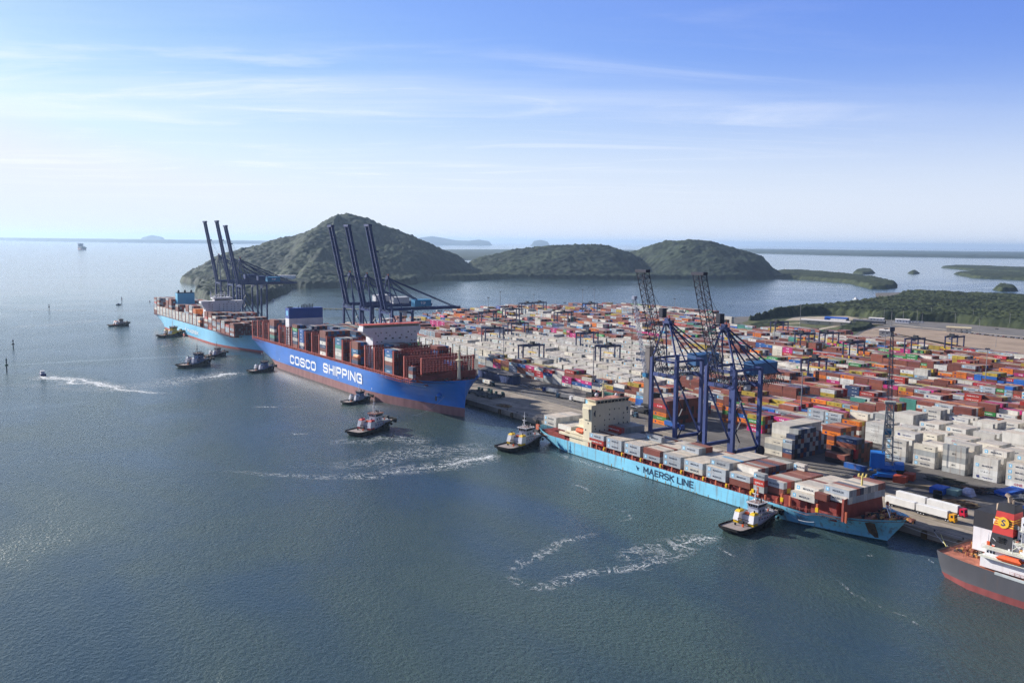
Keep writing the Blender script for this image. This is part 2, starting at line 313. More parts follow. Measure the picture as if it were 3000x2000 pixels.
slab('ground',LAND,-4,GZ,[M_ASPH,M_WALL],label='asphalt ground of the container terminal')
M_CONC=mat('quay_concrete',(156,144,130),0.85,0.28,scale=0.07,track=0.26)
slab('quay_apron',[(-1334,347),(259,347),(262,392),(-1334,391)],GZ-0.3,GZ+0.004,[M_CONC],label='grey concrete quay apron along the water')
slab('quay_edge',[(-1335,345.6),(260,345.6),(260,346.9),(-1335,346.9)],0.8,GZ+0.15,[M_CONC])
M_DIRT=mat('bare_lot',(158,138,120),0.95,0.16,scale=0.03,track=0.12)
M_DIRT2=mat('dark_lot',(112,108,106),0.95,0.2,scale=0.05)
M_GRASS=mat('rough_grass',(86,90,52),0.95,0.5,scale=0.06)
M_ROAD=mat('pale_road',(172,158,140),0.9,0.2,scale=0.08)
slab('open_lot',[loc(2500,992,4),loc(2545,962,4),loc(2640,958,4),loc(3030,994,4),loc(3200,1100,4),(-400,945),(-640,945)],GZ-0.3,GZ+0.008,[M_DIRT],label='bare brown empty storage lot')
slab('far_lot',[loc(2520,940,4),loc(2640,938,4),loc(2800,948,4),loc(3040,968,4),loc(3040,992,4),loc(2800,972,4),loc(2640,954,4),loc(2560,952,4)],GZ-0.3,GZ+0.012,[M_DIRT2],label='dark grey paved lot before the forest')
slab('grass_field',[loc(2150,950,4),loc(2230,930,4),loc(2420,922,4),loc(2520,930,4),loc(2600,950,4),loc(2530,962,4),loc(2490,990,4),(-770,1035),(-800,945),(-910,1040)],GZ-0.3,GZ+0.012,[M_GRASS],label='rough green grass beside the yard')
def road(name,pts,w,m,z,label=None):
    mb=MB(); P=[Vector((p[0],p[1],0)) for p in pts]; Lf=[];Rt=[]
    for i,p in enumerate(P):
        d=(P[min(i+1,len(P)-1)]-P[max(i-1,0)]).normalized(); n=Vector((-d.y,d.x,0))*w/2; Lf.append(p+n); Rt.append(p-n)
    for i in range(len(P)-1): mb.poly([(Rt[i].x,Rt[i].y,z),(Rt[i+1].x,Rt[i+1].y,z),(Lf[i+1].x,Lf[i+1].y,z),(Lf[i].x,Lf[i].y,z)])
    o=mb.build(name,[m]); tag(o,label,kind='structure'); return o
road('access_road',[loc(*p,4) for p in ((2395,965),(2460,953),(2540,948),(2620,951),(2700,959),(2800,968),(2900,978),(3040,990))],9,M_ROAD,GZ+0.016,'pale access road behind the empty lot')
road('service_road',[loc(*p,4) for p in ((2180,955),(2300,948),(2400,944),(2470,938),(2540,934))],8,M_ROAD,GZ+0.020,'pale service road by the low buildings')
slab('gravel_lot',[loc(2300,938,4),loc(2330,928,4),loc(2480,926,4),loc(2520,933,4),loc(2460,941,4)],GZ-0.2,GZ+0.024,[M_ROAD],label='pale gravel lot around the low buildings')
# ------------------------------------------------------------------ forest and hills
def foliage_mat(name,a,b,scale=0.12):
    m=bpy.data.materials.new(name); m.use_nodes=True; N=m.node_tree.nodes; L=m.node_tree.links; bs=N['Principled BSDF']; bs.inputs['Roughness'].default_value=0.85; bs.inputs['Specular IOR Level'].default_value=0.15
    at=N.new('ShaderNodeAttribute'); at.attribute_name='tone'; geo=N.new('ShaderNodeNewGeometry')
    n=N.new('ShaderNodeTexNoise'); n.inputs['Scale'].default_value=scale; n.inputs['Detail'].default_value=6; n.inputs['Roughness'].default_value=0.7; L.new(geo.outputs['Position'],n.inputs['Vector'])
    ad=N.new('ShaderNodeMath'); ad.operation='MULTIPLY_ADD'; L.new(n.outputs[0],ad.inputs[0]); ad.inputs[1].default_value=1.3; L.new(at.outputs['Fac'],ad.inputs[2])
    mr=N.new('ShaderNodeMapRange'); mr.inputs[1].default_value=0.45; mr.inputs[2].default_value=1.45; L.new(ad.outputs[0],mr.inputs[0])
    mx=N.new('ShaderNodeMix'); mx.data_type='RGBA'; n2=N.new('ShaderNodeTexNoise'); n2.inputs['Scale'].default_value=0.012; n2.inputs['Detail'].default_value=4; L.new(geo.outputs['Position'],n2.inputs['Vector']); r2=N.new('ShaderNodeMapRange'); r2.inputs[1].default_value=0.35; r2.inputs[2].default_value=0.68; r2.inputs[3].default_value=0.35; r2.inputs[4].default_value=1.35; L.new(n2.outputs[0],r2.inputs[0]); q2=N.new('ShaderNodeMath'); q2.operation='MULTIPLY'; q2.use_clamp=True; L.new(mr.outputs[0],q2.inputs[0]); L.new(r2.outputs[0],q2.inputs[1]); L.new(q2.outputs[0],mx.inputs[0]); mx.inputs[6].default_value=a+(1,); mx.inputs[7].default_value=b+(1,); L.new(mx.outputs[2],bs.inputs['Base Color'])
    return m
FOL=foliage_mat('hill_foliage',(0.004,0.010,0.011),(0.046,0.064,0.036)); MANG=foliage_mat('mangrove_foliage',(0.006,0.013,0.009),(0.056,0.070,0.030),0.3)
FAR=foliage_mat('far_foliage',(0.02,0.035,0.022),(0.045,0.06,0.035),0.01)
FWD=Vector((-0.8239,0.5667)); RGT=Vector((0.5667,0.8239))
def at_px(px,depth):
    """ground point seen in the column px at the given distance along the view"""
    u=(px-1500)/F_PX; return (FWD.x*depth+RGT.x*u*depth, FWD.y*depth+RGT.y*u*depth)
def crest(px,py,depth):
    x,y=at_px(px,depth); h=689.8+0.0115*px
    return (x,y,CAMH+(h-py)/F_PX*depth*0.998)
def hill(name,ridges,foot,cell,res,label,m=FOL,rough=1.0,zmin=-3,seed=0,kind='structure',offk=1.0):
    """ridges: lists of (x,y,z,width); foot: shoreline polygon"""
    xs=[p[0] for p in foot]; ys=[p[1] for p in foot]
    X,Y=np.meshgrid(np.arange(min(xs)-20,max(xs)+20,res),np.arange(min(ys)-20,max(ys)+20,res),indexing='ij')
    ins=in_poly(X,Y,foot); ed=edge_dist(X,Y,foot); H=np.zeros(X.shape)
    wx=X+(fbm(X/140,Y/140,seed+3)-0.5)*90; wy=Y+(fbm(X/140,Y/140,seed+8)-0.5)*90
    SS=X*RGT.x+Y*RGT.y; DD=X*FWD.x+Y*FWD.y; dn=(fbm(X/150,Y/150,seed+3)-0.5)
    for Rg in ridges:
        P=sorted([(p[0]*RGT.x+p[1]*RGT.y,p[0]*FWD.x+p[1]*FWD.y,p[2],p[3]) for p in Rg]); sx_=[p[0] for p in P]
        zc=np.interp(SS+dn*40,sx_,[p[2] for p in P]); dc=np.interp(SS,sx_,[p[1] for p in P]); wd=np.interp(SS,sx_,[p[3] for p in P])
        off=np.clip(np.maximum(sx_[0]-SS,SS-sx_[-1]),0,1e9)*offk
        d=np.hypot((DD-dc)+dn*120,off*1.5)
        H=np.maximum(H,(zc-cell*0.6)*np.clip(1-(d/wd)**1.15,0,1))
    gul=np.abs(fbm(X/160,Y/160,seed+6)-0.5)*2; H=H*(0.90+0.06*fbm(X/60,Y/60,seed)+0.14*gul) if rough else H
    H*=np.clip(ed/60,0,1)**0.6
    dm,tn=domes(X,Y,cell,seed); d2,t2=domes(X+31,Y-17,cell*0.45,seed+40)
    Z=H+(dm*cell*1.0+d2*cell*0.6)+np.clip(ed/6,0,1)*cell*0.35
    Z=np.where(ins,Z,zmin); tone=-0.1+0.75*tn+0.35*t2
    o=grid_mesh(name,X,Y,Z,ins,m,tone.astype(float)); tag(o,label,kind=kind); return o
def R4(pts): return [crest(px,py,d)+(w,) for px,py,d,w in pts]
hill('hill',[R4([(560,815,2850,170),(600,778,2900,230),(640,757,2950,300),(700,738,3000,380),(790,708,3080,470),(870,690,3120,520),(922,668,3150,560),(938,648,3150,580),(955,636,3150,620),(980,629,3150,640),(1010,626,3150,640),(1045,631,3150,640),(1085,645,3150,620),(1110,657,3170,560)]),
  R4([(1060,648,3200,560),(1085,655,3230,520),(1140,665,3260,480),(1200,695,3280,430),(1260,718,3300,380),(1320,745,3320,300),(1368,768,3340,200)]),
  R4([(1000,630,3150,500),(960,700,2850,420),(940,760,2600,300)])],
  [loc(530,826,0),loc(575,832,0),loc(640,838,0),loc(740,842,0),loc(840,842,0),loc(900,845,0),loc(1000,842,0),loc(1100,838,0),loc(1190,833,0),loc(1240,822,0),at_px(1290,2850),at_px(1380,3150),at_px(1400,3500),at_px(1100,3900),at_px(800,3800),at_px(640,3400),at_px(560,3100)],
  11,5.0,'forested hill island rising behind the far cranes',seed=1)
hill('low_hill',[R4([(1300,800,3300,120),(1380,768,3350,260),(1420,754,3380,300),(1500,733,3420,380),(1580,722,3450,420),(1640,718,3460,420),(1700,717,3480,420),(1780,721,3500,400),(1850,744,3500,340),(1900,765,3500,260)])],
  [at_px(1340,3020),at_px(1500,2960),at_px(1700,2960),at_px(1870,2960),at_px(1900,3300),at_px(1880,3800),at_px(1500,3900),at_px(1340,3600)],10,6,'low wooded hill in the middle distance',seed=5)
hill('round_hill',[R4([(1790,760,3620,200),(1850,740,3600,300),(1900,720,3550,360),(1960,707,3500,420),(2010,702,3480,440),(2080,709,3450,430),(2150,729,3420,380),(2190,742,3400,320),(2230,755,3380,220),(2262,775,3360,140)])],
  [at_px(1760,3250),at_px(1850,3080),at_px(2050,3050),at_px(2180,3070),at_px(2262,3200),at_px(2285,3450),at_px(2150,3900),at_px(1850,3950),at_px(1740,3700)],10,6,'rounded wooded hill at the right end of the island',seed=9)
hill('knoll',[R4([(600,850,2080,70),(640,802,2120,110),(690,788,2160,130),(760,800,2200,120)])],
  [loc(572,864,0),loc(600,884,0),loc(650,890,0),loc(760,890,0),loc(850,850,0),at_px(840,2500),at_px(640,2500),at_px(590,2300)],12,4.5,'small green wooded knoll behind the turquoise ship',seed=14)
def flat(name,px,cell,res,label,hgt=1.0,m=MANG,seed=0,kind='structure',z=0.0,worldpts=None):
    P=worldpts or [loc(a,b,z) for a,b in px]; xs=[p[0] for p in P]; ys=[p[1] for p in P]
    X,Y=np.meshgrid(np.arange(min(xs)-5,max(xs)+5,res),np.arange(min(ys)-5,max(ys)+5,res),indexing='ij')
    ed=edge_dist(X,Y,P)+(fbm(X/(cell*4),Y/(cell*4),seed)-0.5)*cell*1.6; ins=in_poly(X,Y,P)&(ed>0)
    dm,tn=domes(X,Y,cell,seed); d2,t2=domes(X+7,Y-5,cell*0.42,seed+3); d3,t3=domes(X+3,Y+2,cell*0.2,seed+7)
    Z=z+hgt*np.clip(ed/(cell*0.8),0.25,1)**0.7*(cell*(0.35+0.6*fbm(X/60,Y/60,seed+4))+dm*cell*0.85+d2*cell*0.5+d3*cell*0.25)
    Z=np.where(ins,Z,z-1.5); o=grid_mesh(name,X,Y,Z,ins,m,(-0.15+0.7*tn+0.55*t2)); tag(o,label,kind=kind); return o
flat('mangrove_flat',[(1262,822),(1380,820),(1500,815),(1700,811),(1870,804),(1860,796),(1600,788),(1400,784),(1290,795)],9,6,'flat green mangrove at the foot of the low hill',kind='stuff',seed=2)
flat('mangrove_island',[(2245,803),(2262,815),(2340,818),(2480,828),(2520,838),(2550,846),(2600,847),(2625,843),(2625,832),(2560,818),(2480,808),(2350,797),(2290,797)],9,5,'long low mangrove island with a sandy tip',hgt=0.75,kind='stuff',seed=3)
flat('mangrove_island',[(2500,801),(2530,804),(2562,801),(2555,792),(2530,789),(2508,793)],9,6,'small round mangrove islet beyond the long island',hgt=0.6,kind='stuff',seed=4)
flat('mangrove_island',[(2661,801),(2675,804),(2693,801),(2685,795),(2668,795)],9,6,'tiny mangrove islet between the round islet and the right edge',hgt=0.5,kind='stuff',seed=6)
flat('mangrove_island',[(2758,784),(2850,793),(3060,801),(3060,789),(2900,783),(2800,780)],10,8,'farther long mangrove strip at the right edge',hgt=0.6,kind='stuff',seed=7)
flat('mangrove_island',[(2795,803),(2850,814),(2960,819),(3060,824),(3060,808),(2930,800),(2850,798)],10,7,'nearer long mangrove strip at the right edge',hgt=0.6,kind='stuff',seed=17)
flat('mangrove_island',[(2911,849),(2930,854),(2980,853),(2975,843),(2925,837)],9,4,'small oval mangrove islet near the right edge',hgt=0.7,kind='stuff',seed=8)
flat('mangrove_forest',None,7.5,2.6,'dense mangrove forest behind the yard',kind='stuff',seed=12,z=GZ,worldpts=[loc(*p,4) for p in ((2192,940),(2300,927),(2420,921),(2520,929),(2580,936),(2650,939),(2800,946),(3020,967),(3080,900),(3030,880),(2800,868),(2690,862),(2640,868),(2600,885),(2450,905),(2350,912),(2260,925))])
flat('shrub_thicket',None,4.5,1.8,'low dark thicket beside the service road',kind='stuff',seed=15,z=GZ,hgt=0.6,worldpts=[loc(*p,4) for p in ((2455,968),(2500,972),(2550,962),(2560,953),(2510,949),(2470,955))])
flat('shrub_thicket',None,4.5,1.8,'scrubby green thicket at the water side corner of the yard',kind='stuff',seed=16,z=GZ,hgt=0.6,worldpts=[loc(*p,4) for p in ((2195,975),(2240,978),(2290,962),(2300,948),(2230,946),(2190,958))])
# far shores
def shore(name,poly,hmax,label,seed=0,res=60,cell=90):
    xs=[p[0] for p in poly]; ys=[p[1] for p in poly]
    X,Y=np.meshgrid(np.arange(min(xs),max(xs),res),np.arange(min(ys),max(ys),res),indexing='ij'); ins=in_poly(X,Y,poly)
    Z=np.where(ins,hmax*(0.7+0.6*fbm(X/400,Y/400,seed)),-4); o=grid_mesh(name,X,Y,Z,ins,FAR,fbm(X/200,Y/200,seed+2)); tag(o,label,kind='structure'); return o
def fpoly(pxs,d): return [at_px(p,q) for p,q in zip(pxs,d)]
shore('far_shore',fpoly([60,350,700,830,840,500,-200],[22000,20000,20500,22000,27000,29000,28000]),55,'thin hazy strip of far shore on the left',1,120)
shore('far_shore_flat',fpoly([1180,1330,1500,1680,2130,2120,1700,1250],[6300,5600,6500,8200,9000,13000,14000,11000]),14,'flat hazy wooded shore beyond the low hill',2,90)
shore('far_shore_right',fpoly([2120,2300,2500,2800,3150,3300,2600,2150],[12500,11500,10500,10000,9800,19000,20000,19500]),22,'flat hazy wooded shore across the bay on the right',3,90)
def ridge(name,pts,depth,width,label,seed):
    Rg=[crest(px,py,depth)+(width,) for px,py in pts]; P=[at_px(pts[0][0]-8,depth-width*.8),at_px(pts[-1][0]+8,depth-width*.8),at_px(pts[-1][0]+8,depth+width),at_px(pts[0][0]-8,depth+width)]
    return hill(name,[Rg],P,7,45,label,FAR,0,seed=seed,offk=8.0)
ridge('mountain',[(420,696),(432,693),(442,690),(452,689),(465,692),(480,696)],26000,600,'faint hazy mountain on the left horizon',21)
ridge('mountain',[(1190,704),(1225,697),(1265,692),(1300,698),(1330,704),(1370,706),(1400,702),(1430,707)],26000,1000,'pale hazy mountain range right of the main hill',22)
ridge('mountain',[(1560,706),(1580,703),(1600,708)],26000,900,'faint lone peak above the low hill',23)
# ------------------------------------------------------------------ liveries
TOPW=(196,180,160); TOPB=(150,104,86)
LIV={ # name: body rgb, top rgb, words, [(text,rel height,x0 frac,center z frac,colour)], emblem
 'mg':((168,174,180),TOPW,'grey container with dark lettering',('MAERSK',(38,52,78)),'star'),
 'mw':((212,207,197),TOPW,'white container with dark lettering',('MAERSK',(38,52,78)),'star'),
 'mb':((92,165,212),(140,180,205),'pale blue container with white lettering',('MAERSK',(235,240,245)),'none'),
 'hs':((178,52,40),(150,90,75),'red container with white lettering',('HAMBURG SÜD',(240,235,230)),'none'),
 'one':((196,38,118),(170,110,130),'magenta container with white lettering',('ONE',(245,240,245)),'none'),
 'onw':((212,210,204),TOPW,'white container with magenta lettering',('ONE',(170,30,90)),'none'),
 'hl':((224,118,26),(190,140,100),'orange container with dark lettering',('Hapag-Lloyd',(60,50,70)),'navy'),
 'hlw':((214,213,208),TOPW,'white container with blue lettering',('Hapag-Lloyd',(30,50,120)),'navy'),
 'msc':((178,152,52),(175,160,110),'mustard container with dark emblem',('MSC',(50,45,35)),'none'),
 'msw':((214,210,200),TOPW,'off white container with dark emblem',('MSC',(50,50,50)),'none'),
 'cma':((44,66,104),(110,110,115),'navy container with white lettering',('CMA CGM',(220,225,230)),'none'),
 'cmw':((222,214,196),TOPW,'cream container with dark lettering',('CMA CGM',(60,60,70)),'none'),
 'ev':((44,142,66),(120,140,110),'green container with white lettering',('EVERGREEN',(235,240,235)),'none'),
 'evw':((220,222,216),TOPW,'white container with green lettering',('EVERGREEN',(30,130,60)),'none'),
 'kl':((178,32,46),(150,90,85),'crimson container with white lettering',('K LINE',(240,235,235)),'none'),
 'apl':((22,88,160),(120,130,145),'blue container with white lettering',('APL',(235,240,245)),'none'),
 'uas':((212,211,206),TOPW,'white container with spaced lettering',('U A S C',(90,95,100)),'none'),
 'uag':((70,130,60),(120,140,110),'dark green container with white lettering',('U A S C',(235,240,235)),'none'),
 'saf':((40,70,150),(160,110,110),'blue container with white script',('Safmarine',(225,230,240)),'none'),
 'brn':((124,66,56),TOPB,'brown container',None,'none'),
 'br2':((142,78,60),TOPB,'reddish brown container',None,'none'),
 'wht':((212,207,197),TOPW,'plain white container',None,'none'),
 'gry':((160,162,160),(165,160,150),'plain grey container',None,'none'),
 'tea':((70,140,126),(130,150,140),'teal container',None,'none'),
 'nav':((46,60,92),(110,110,115),'plain navy container',None,'none'),
 'blu':((30,96,178),(120,130,150),'plain blue container',None,'none'),
 'drk':((58,46,48),(90,80,78),'dark plum container',None,'none'),
 'cos':((52,110,150),(120,135,140),'steel blue container with white lettering',('COSCO',(225,230,235)),'none'),
}
LK=list(LIV); LI={k:i for i,k in enumerate(LK)}
LM=[mat('container_'+LIV[k][2].replace(' container','').replace(' with','').replace(' ','_'),LIV[k][0],0.55,0.14,scale=0.35,top=LIV[k][1],rnd=True,rust=0.40,streak=0.7) for k in LK]
TCOL={}
def tcol(rgb):
    if rgb not in TCOL: TCOL[rgb]=mat('lettering_%d'%len(TCOL),rgb,0.6,0.05)
    return TCOL[rgb]
M_STAR=mat('pale_blue_emblem',(120,190,225),0.6,0.05); M_WHT=mat('white_paint',(232,232,230),0.5,0.06); M_NAVY=mat('navy_emblem',(28,45,110),0.6,0.05)
for k in LK:
    if LIV[k][3]: tcol(LIV[k][3][1])
LETM=list(TCOL.values())+[M_STAR,M_WHT,M_NAVY]; LETI={m.name:i for i,m in enumerate(LETM)}
def letter(mb,k,x,y,z,Lc,H,fine=True):
    """lettering and emblem of livery k on the -Y side whose lower left corner is (x,y,z)"""
    if not LIV[k][3]: return
    txt,rgb=LIV[k][3]; mi=LETI[TCOL[rgb].name]; yy=y-0.02
    if k in ('mg','mw','mb'):
        h=H*0.30; mb.text(txt,(x+Lc*0.58,yy,z+H*0.35),(1,0,0),(0,0,1),h,mi,'c',1.25)
        if k!='mb':
            s=H*0.27; cx=x+Lc*0.155; cz=z+H*0.5; si=LETI[M_STAR.name]; wi=LETI[M_WHT.name]
            mb.poly([(cx-s,yy,cz-s),(cx+s,yy,cz-s),(cx+s,yy,cz+s),(cx-s,yy,cz+s)],si)
            pts=[]
            for i in range(14):
                r=s*0.72 if i%2==0 else s*0.34; t=PI/2+i*PI/7; pts.append((cx+r*math.cos(t),yy-0.015,cz+r*math.sin(t)))
            if fine: mb.poly(pts[::1],wi)
    elif k=='one' or k=='onw': mb.text(txt,(x+Lc*0.5,yy,z+H*0.28),(1,0,0),(0,0,1),H*0.42,mi,'c',1.2)
    elif k in ('hl','hlw'):
        mb.text(txt,(x+Lc*0.60,yy,z+H*0.32),(1,0,0),(0,0,1),H*0.32,mi,'c',1.0)
        s=H*0.2; cx=x+Lc*0.2; cz=z+H*0.52; ni=LETI[M_NAVY.name]
        for q in (0,1): mb.poly([(cx-s*1.3+q*s*1.3,yy,cz),(cx-s*0.5+q*s*1.3,yy,cz-s*1.1),(cx+s*0.4+q*s*1.3,yy,cz-s*1.1),(cx-s*0.1+q*s*1.3,yy,cz+s*1.1),(cx-s*0.9+q*s*1.3,yy,cz+s*1.1)],ni)
    elif k in ('msc','msw'): mb.text(txt,(x+Lc*0.5,yy,z+H*0.32),(1,0,0),(0,0,1),H*0.34,mi,'c',0.8)
    elif k in ('cma','cmw'): mb.text(txt,(x+Lc*0.66,yy,z+H*0.42),(1,0,0),(0,0,1),H*0.22,mi,'c',1.1)
    elif k in ('uas','uag'): mb.text(txt,(x+Lc*0.52,yy,z+H*0.36),(1,0,0),(0,0,1),H*0.24,mi,'c',1.5)
    else: mb.text(txt,(x+Lc*0.5,yy,z+H*0.32),(1,0,0),(0,0,1),H*0.32,mi,'c',min(1.3,Lc*0.75/(text2d(txt)[2]*H*0.32)))
# ------------------------------------------------------------------ container registry
BOX=[]   # dict x,y,z,L,W,H,k,ex(flags: top,-y,+x,+y,-x),lab
def emit(cells,W=2.44,where=None):
    """cells: {(ix,iy):(x,y,z0,L,[liveries],H)}; neighbours share faces"""
    tops={c:v[2]+v[5]*len(v[4]) for c,v in cells.items()}
    for (ix,iy),(x,y,z0,Lc,ks,H) in cells.items():
        for t,k in enumerate(ks):
            zt=z0+H*(t+1)
            def ex(c,gap):
                return c not in tops or tops[c]<zt-0.3 or gap
            n=len(ks); gx=(ix+1,iy) in cells and (cells[(ix+1,iy)][0]-(x+Lc))>2.2; gl=(ix-1,iy) in cells and (x-(cells[(ix-1,iy)][0]+cells[(ix-1,iy)][3]))>2.2
            fl=(t==n-1,ex((ix,iy-1),False),ex((ix+1,iy),gx),ex((ix,iy+1),False),ex((ix-1,iy),gl))
            if not any(fl): continue
            lab=where(ix,iy,t,n) if where else None
            if lab is None: continue
            BOX.append(dict(x=x,y=y,z=z0+H*t,L=Lc,W=W,H=H,k=k,ex=fl,lab=lab))
ORD=['first','second','third','fourth','fifth','sixth','seventh','eighth','ninth','tenth','eleventh','twelfth','thirteenth','fourteenth','fifteenth','sixteenth','seventeenth','eighteenth','nineteenth','twentieth']
def od(i): return ORD[i] if i<20 else {20:'twenty first',21:'twenty second',22:'twenty third',23:'twenty fourth',24:'twenty fifth',25:'twenty sixth',26:'twenty seventh',27:'twenty eighth',28:'twenty ninth'}.get(i,'%dth'%(i+1))
def tw(t,n): return 'topmost' if t==n-1 else ('lowest' if t==0 else 'tier %s'%['one','two','three','four','five','six','seven','eight','nine'][t])
PC=dict(brn=.34,br2=.14,mg=.13,hl=.055,msc=.075,one=.025,hs=.04,apl=.03,cma=.04,ev=.02,wht=.05,mw=.03,kl=.015,gry=.03,tea=.02,nav=.025,blu=.02,mb=.015,saf=.01)
PR=dict(brn=.36,br2=.13,mg=.12,hl=.085,msc=.10,one=.04,hs=.05,apl=.03,cma=.03,ev=.03,wht=.04,kl=.02,blu=.015,tea=.01)
PW=dict(mw=.36,wht=.2,hlw=.14,onw=.07,cmw=.07,msw=.06,uas=.05,evw=.02,gry=.03)
def pick(P,r=random):
    s=r.random()*sum(P.values())
    for k,v in P.items():
        s-=v
        if s<=0: return k
    return k
# ---- yard
YB=[446+29.5*k for k in range(22)]
def left_lim(y):
    pts=[(392,-1000),(445,-1045),(619,-1112),(706,-1175),(838,-1215),(1031,-1228),(1100,-1200)]
    for a,b in zip(pts,pts[1:]):
        if y<=b[0]: return a[1]+(b[1]-a[1])*(y-a[0])/(b[0]-a[0])
    return pts[-1][1]
def y_lim(x):
    if x<-1000: return 1085-max(0,(-1150-x))*0.3
    if x<-960: return 1060
    if x<-900: return 1010
    if x<-790: return 925
    if x<-690: return 1005
    if x<-620: return 960
    return 936
def reefer(x,y): return x>-330-(y-446)*0.12 and y<446+ (x+330)*0+ (110 if x<-300 else 210) and x>-345
def whiteband(x,y):
    if not(-880<x<-505): return False
    lo=470 if x<-560 else 468; hi=560+ (x+880)*0.35
    return lo<y<min(hi+60,680)
RESERVED=[(-298,-262,400,446),(-340,-255,380,446)]
yard={}; PB=22
NCOL={}
for b,y0 in enumerate(YB):
    for r in range(6):
        y=y0+r*2.62; x=math.floor((-0.445*y0+20)/12.74)*12.74+(b%3)*4.1; prevk=None; c=0
        zone=None
        while x>left_lim(y)-12:
            rf=reefer(x-12.2,y); pitch=16.35 if rf else 12.75
            if rf: 
                c0=round((x+12.2-(-203.5))/-16.35); 
            xx=x-12.19; wb_=False
            if rf: xx=-236.2+16.35*math.floor((xx+236.2)/16.35+0.5)
            if y<y_lim(xx) and not (b==0 and (-470<xx<-300)) and not(b==0 and xx<-716):
                wb=whiteband(xx,y); wb_=wb; sd_=random.Random(int(b*1000+math.floor(xx/52)*7)); gapseed=sd_.random()
                base=4 if rf else (4 if wb else [3,4,4,5,3][int(gapseed*5)])
                if b==0 and not rf: base=4 if xx<-500 else 5
                col=random.Random(int(b*977+round(xx))); hh=base+col.choice([0,0,0,0,-1,1])+random.choice([0]*11+[-1])
                if rf and b==0: hh=[5,5,4,5,5,4,5][int(abs(round(xx/16.35)))%7]-(1 if r<2 and col.random()<0.5 else 0)
                if rf and b>0: hh=col.choice([3,4,4,5,4])+random.choice([0,0,0,0,-1])
                if b>14 and not wb: hh=min(hh,4)
                hh=max(1,min(hh,5 if not rf else 5))
                P=PW if (rf or wb or (b in (12,13) and -1200<xx<-1080) or (b in(19,20) and xx>-1150)) else (PR if xx>-600 else PC)
                if wb: hh=4+col.choice([0]*8+[-1])-(1 if random.random()<0.03 else 0)
                ks=[]; dom=pick(P,random.Random(int(b*313+math.floor((xx+b*17)/47)*29+(r//2)*7+(1 if P is PW else 0))))
                for t in range(hh):
                    k=dom if random.random()<0.42 else (pick(P) if (prevk is None or random.random()>0.45) else prevk)
                    if rf is False and (P is PC or P is PR) and random.random()<0.08: k=pick(PW)
                    ks.append(k); prevk=k
                # the 20 ft pairs
                if not rf and col.random()<0.10:
                    yard[(-2*c-1+4000*b,r)]=(xx+6.2,y,GZ+0.05,6.0,ks,2.6); yard[(-2*c-2+4000*b,r)]=(xx,y,GZ+0.05,6.0,[pick(P) for _ in ks],2.6)
                else:
                    yard[(-2*c-1+4000*b,r)]=(xx,y,GZ+0.05,12.19,ks,2.9 if rf else 2.62)
            c+=1; x=xx-(2.1 if wb_ else 0.55)
            if rf: x=xx-4.1
# fix neighbour indexing: rebuild per block with x-order index shared through rounding
cells={}
for (i,r),v in yard.items():
    b=min(range(len(YB)),key=lambda q:abs(YB[q]+r*2.62-v[1])); cells.setdefault(b,{}).setdefault(r,[]).append(v)
HERO={}  # front stacks copied from the photograph: x -> liveries of the seaward row, bottom up
HERO[(-285.3)]=['mg','msw','mw','mw']; HERO[-268.9]=['mw','mw','gry','cmw']; HERO[-252.6]=['gry','msw','gry','msw','gry']
HERO[-236.2]=['hlw','uas','mw','wht']; HERO[-219.9]=['onw','mw','mw','mw']; HERO[-203.5]=['hlw','hlw','uas','hlw']
FRONT_L=[(-707,'brn mg msw mg'),(-694,'nav gry gry cma'),(-681,'wht one one hl'),(-668,'msc msc brn brn'),(-655,'cma cma cma mg'),(-642,'wht br2 br2 apl'),(-629,'brn mg kl one'),(-616,'mw kl kl evw'),(-603,'gry mg apl kl'),(-590,'wht wht wht'),(-577,'mw one one'),(-564,'cmw apl'),(-551,'cmw apl one cmw'),(-538,'brn wht nav'),(-525,'wht br2 msc'),(-512,'wht br2 nav wht'),(-499,'hl cmw brn'),(-486,'mg mb mg')]
allc={}
for b,rows in cells.items():
    for r,vs in rows.items():
        vs.sort(key=lambda v:v[0])
        for v in vs:
            x,y,z0,Lc,ks,H=v
            if b==0 and r==0:
                for hx,hk in HERO.items():
                    if abs(x-hx)<4: ks=hk; x=hx
                for hx,hk in FRONT_L:
                    if abs(x-hx)<6.5 and x<-480: ks=hk.split()
            if b==0 and r in(1,2) and x>-300: ks=ks[:max(3,len(ks)-1)]
            if b==0 and Lc<7 and r==0: Lc=6.0
            v=(x,y,z0,Lc,ks,H); allc.setdefault(b,{})[(round(x/6.4),r)]=v
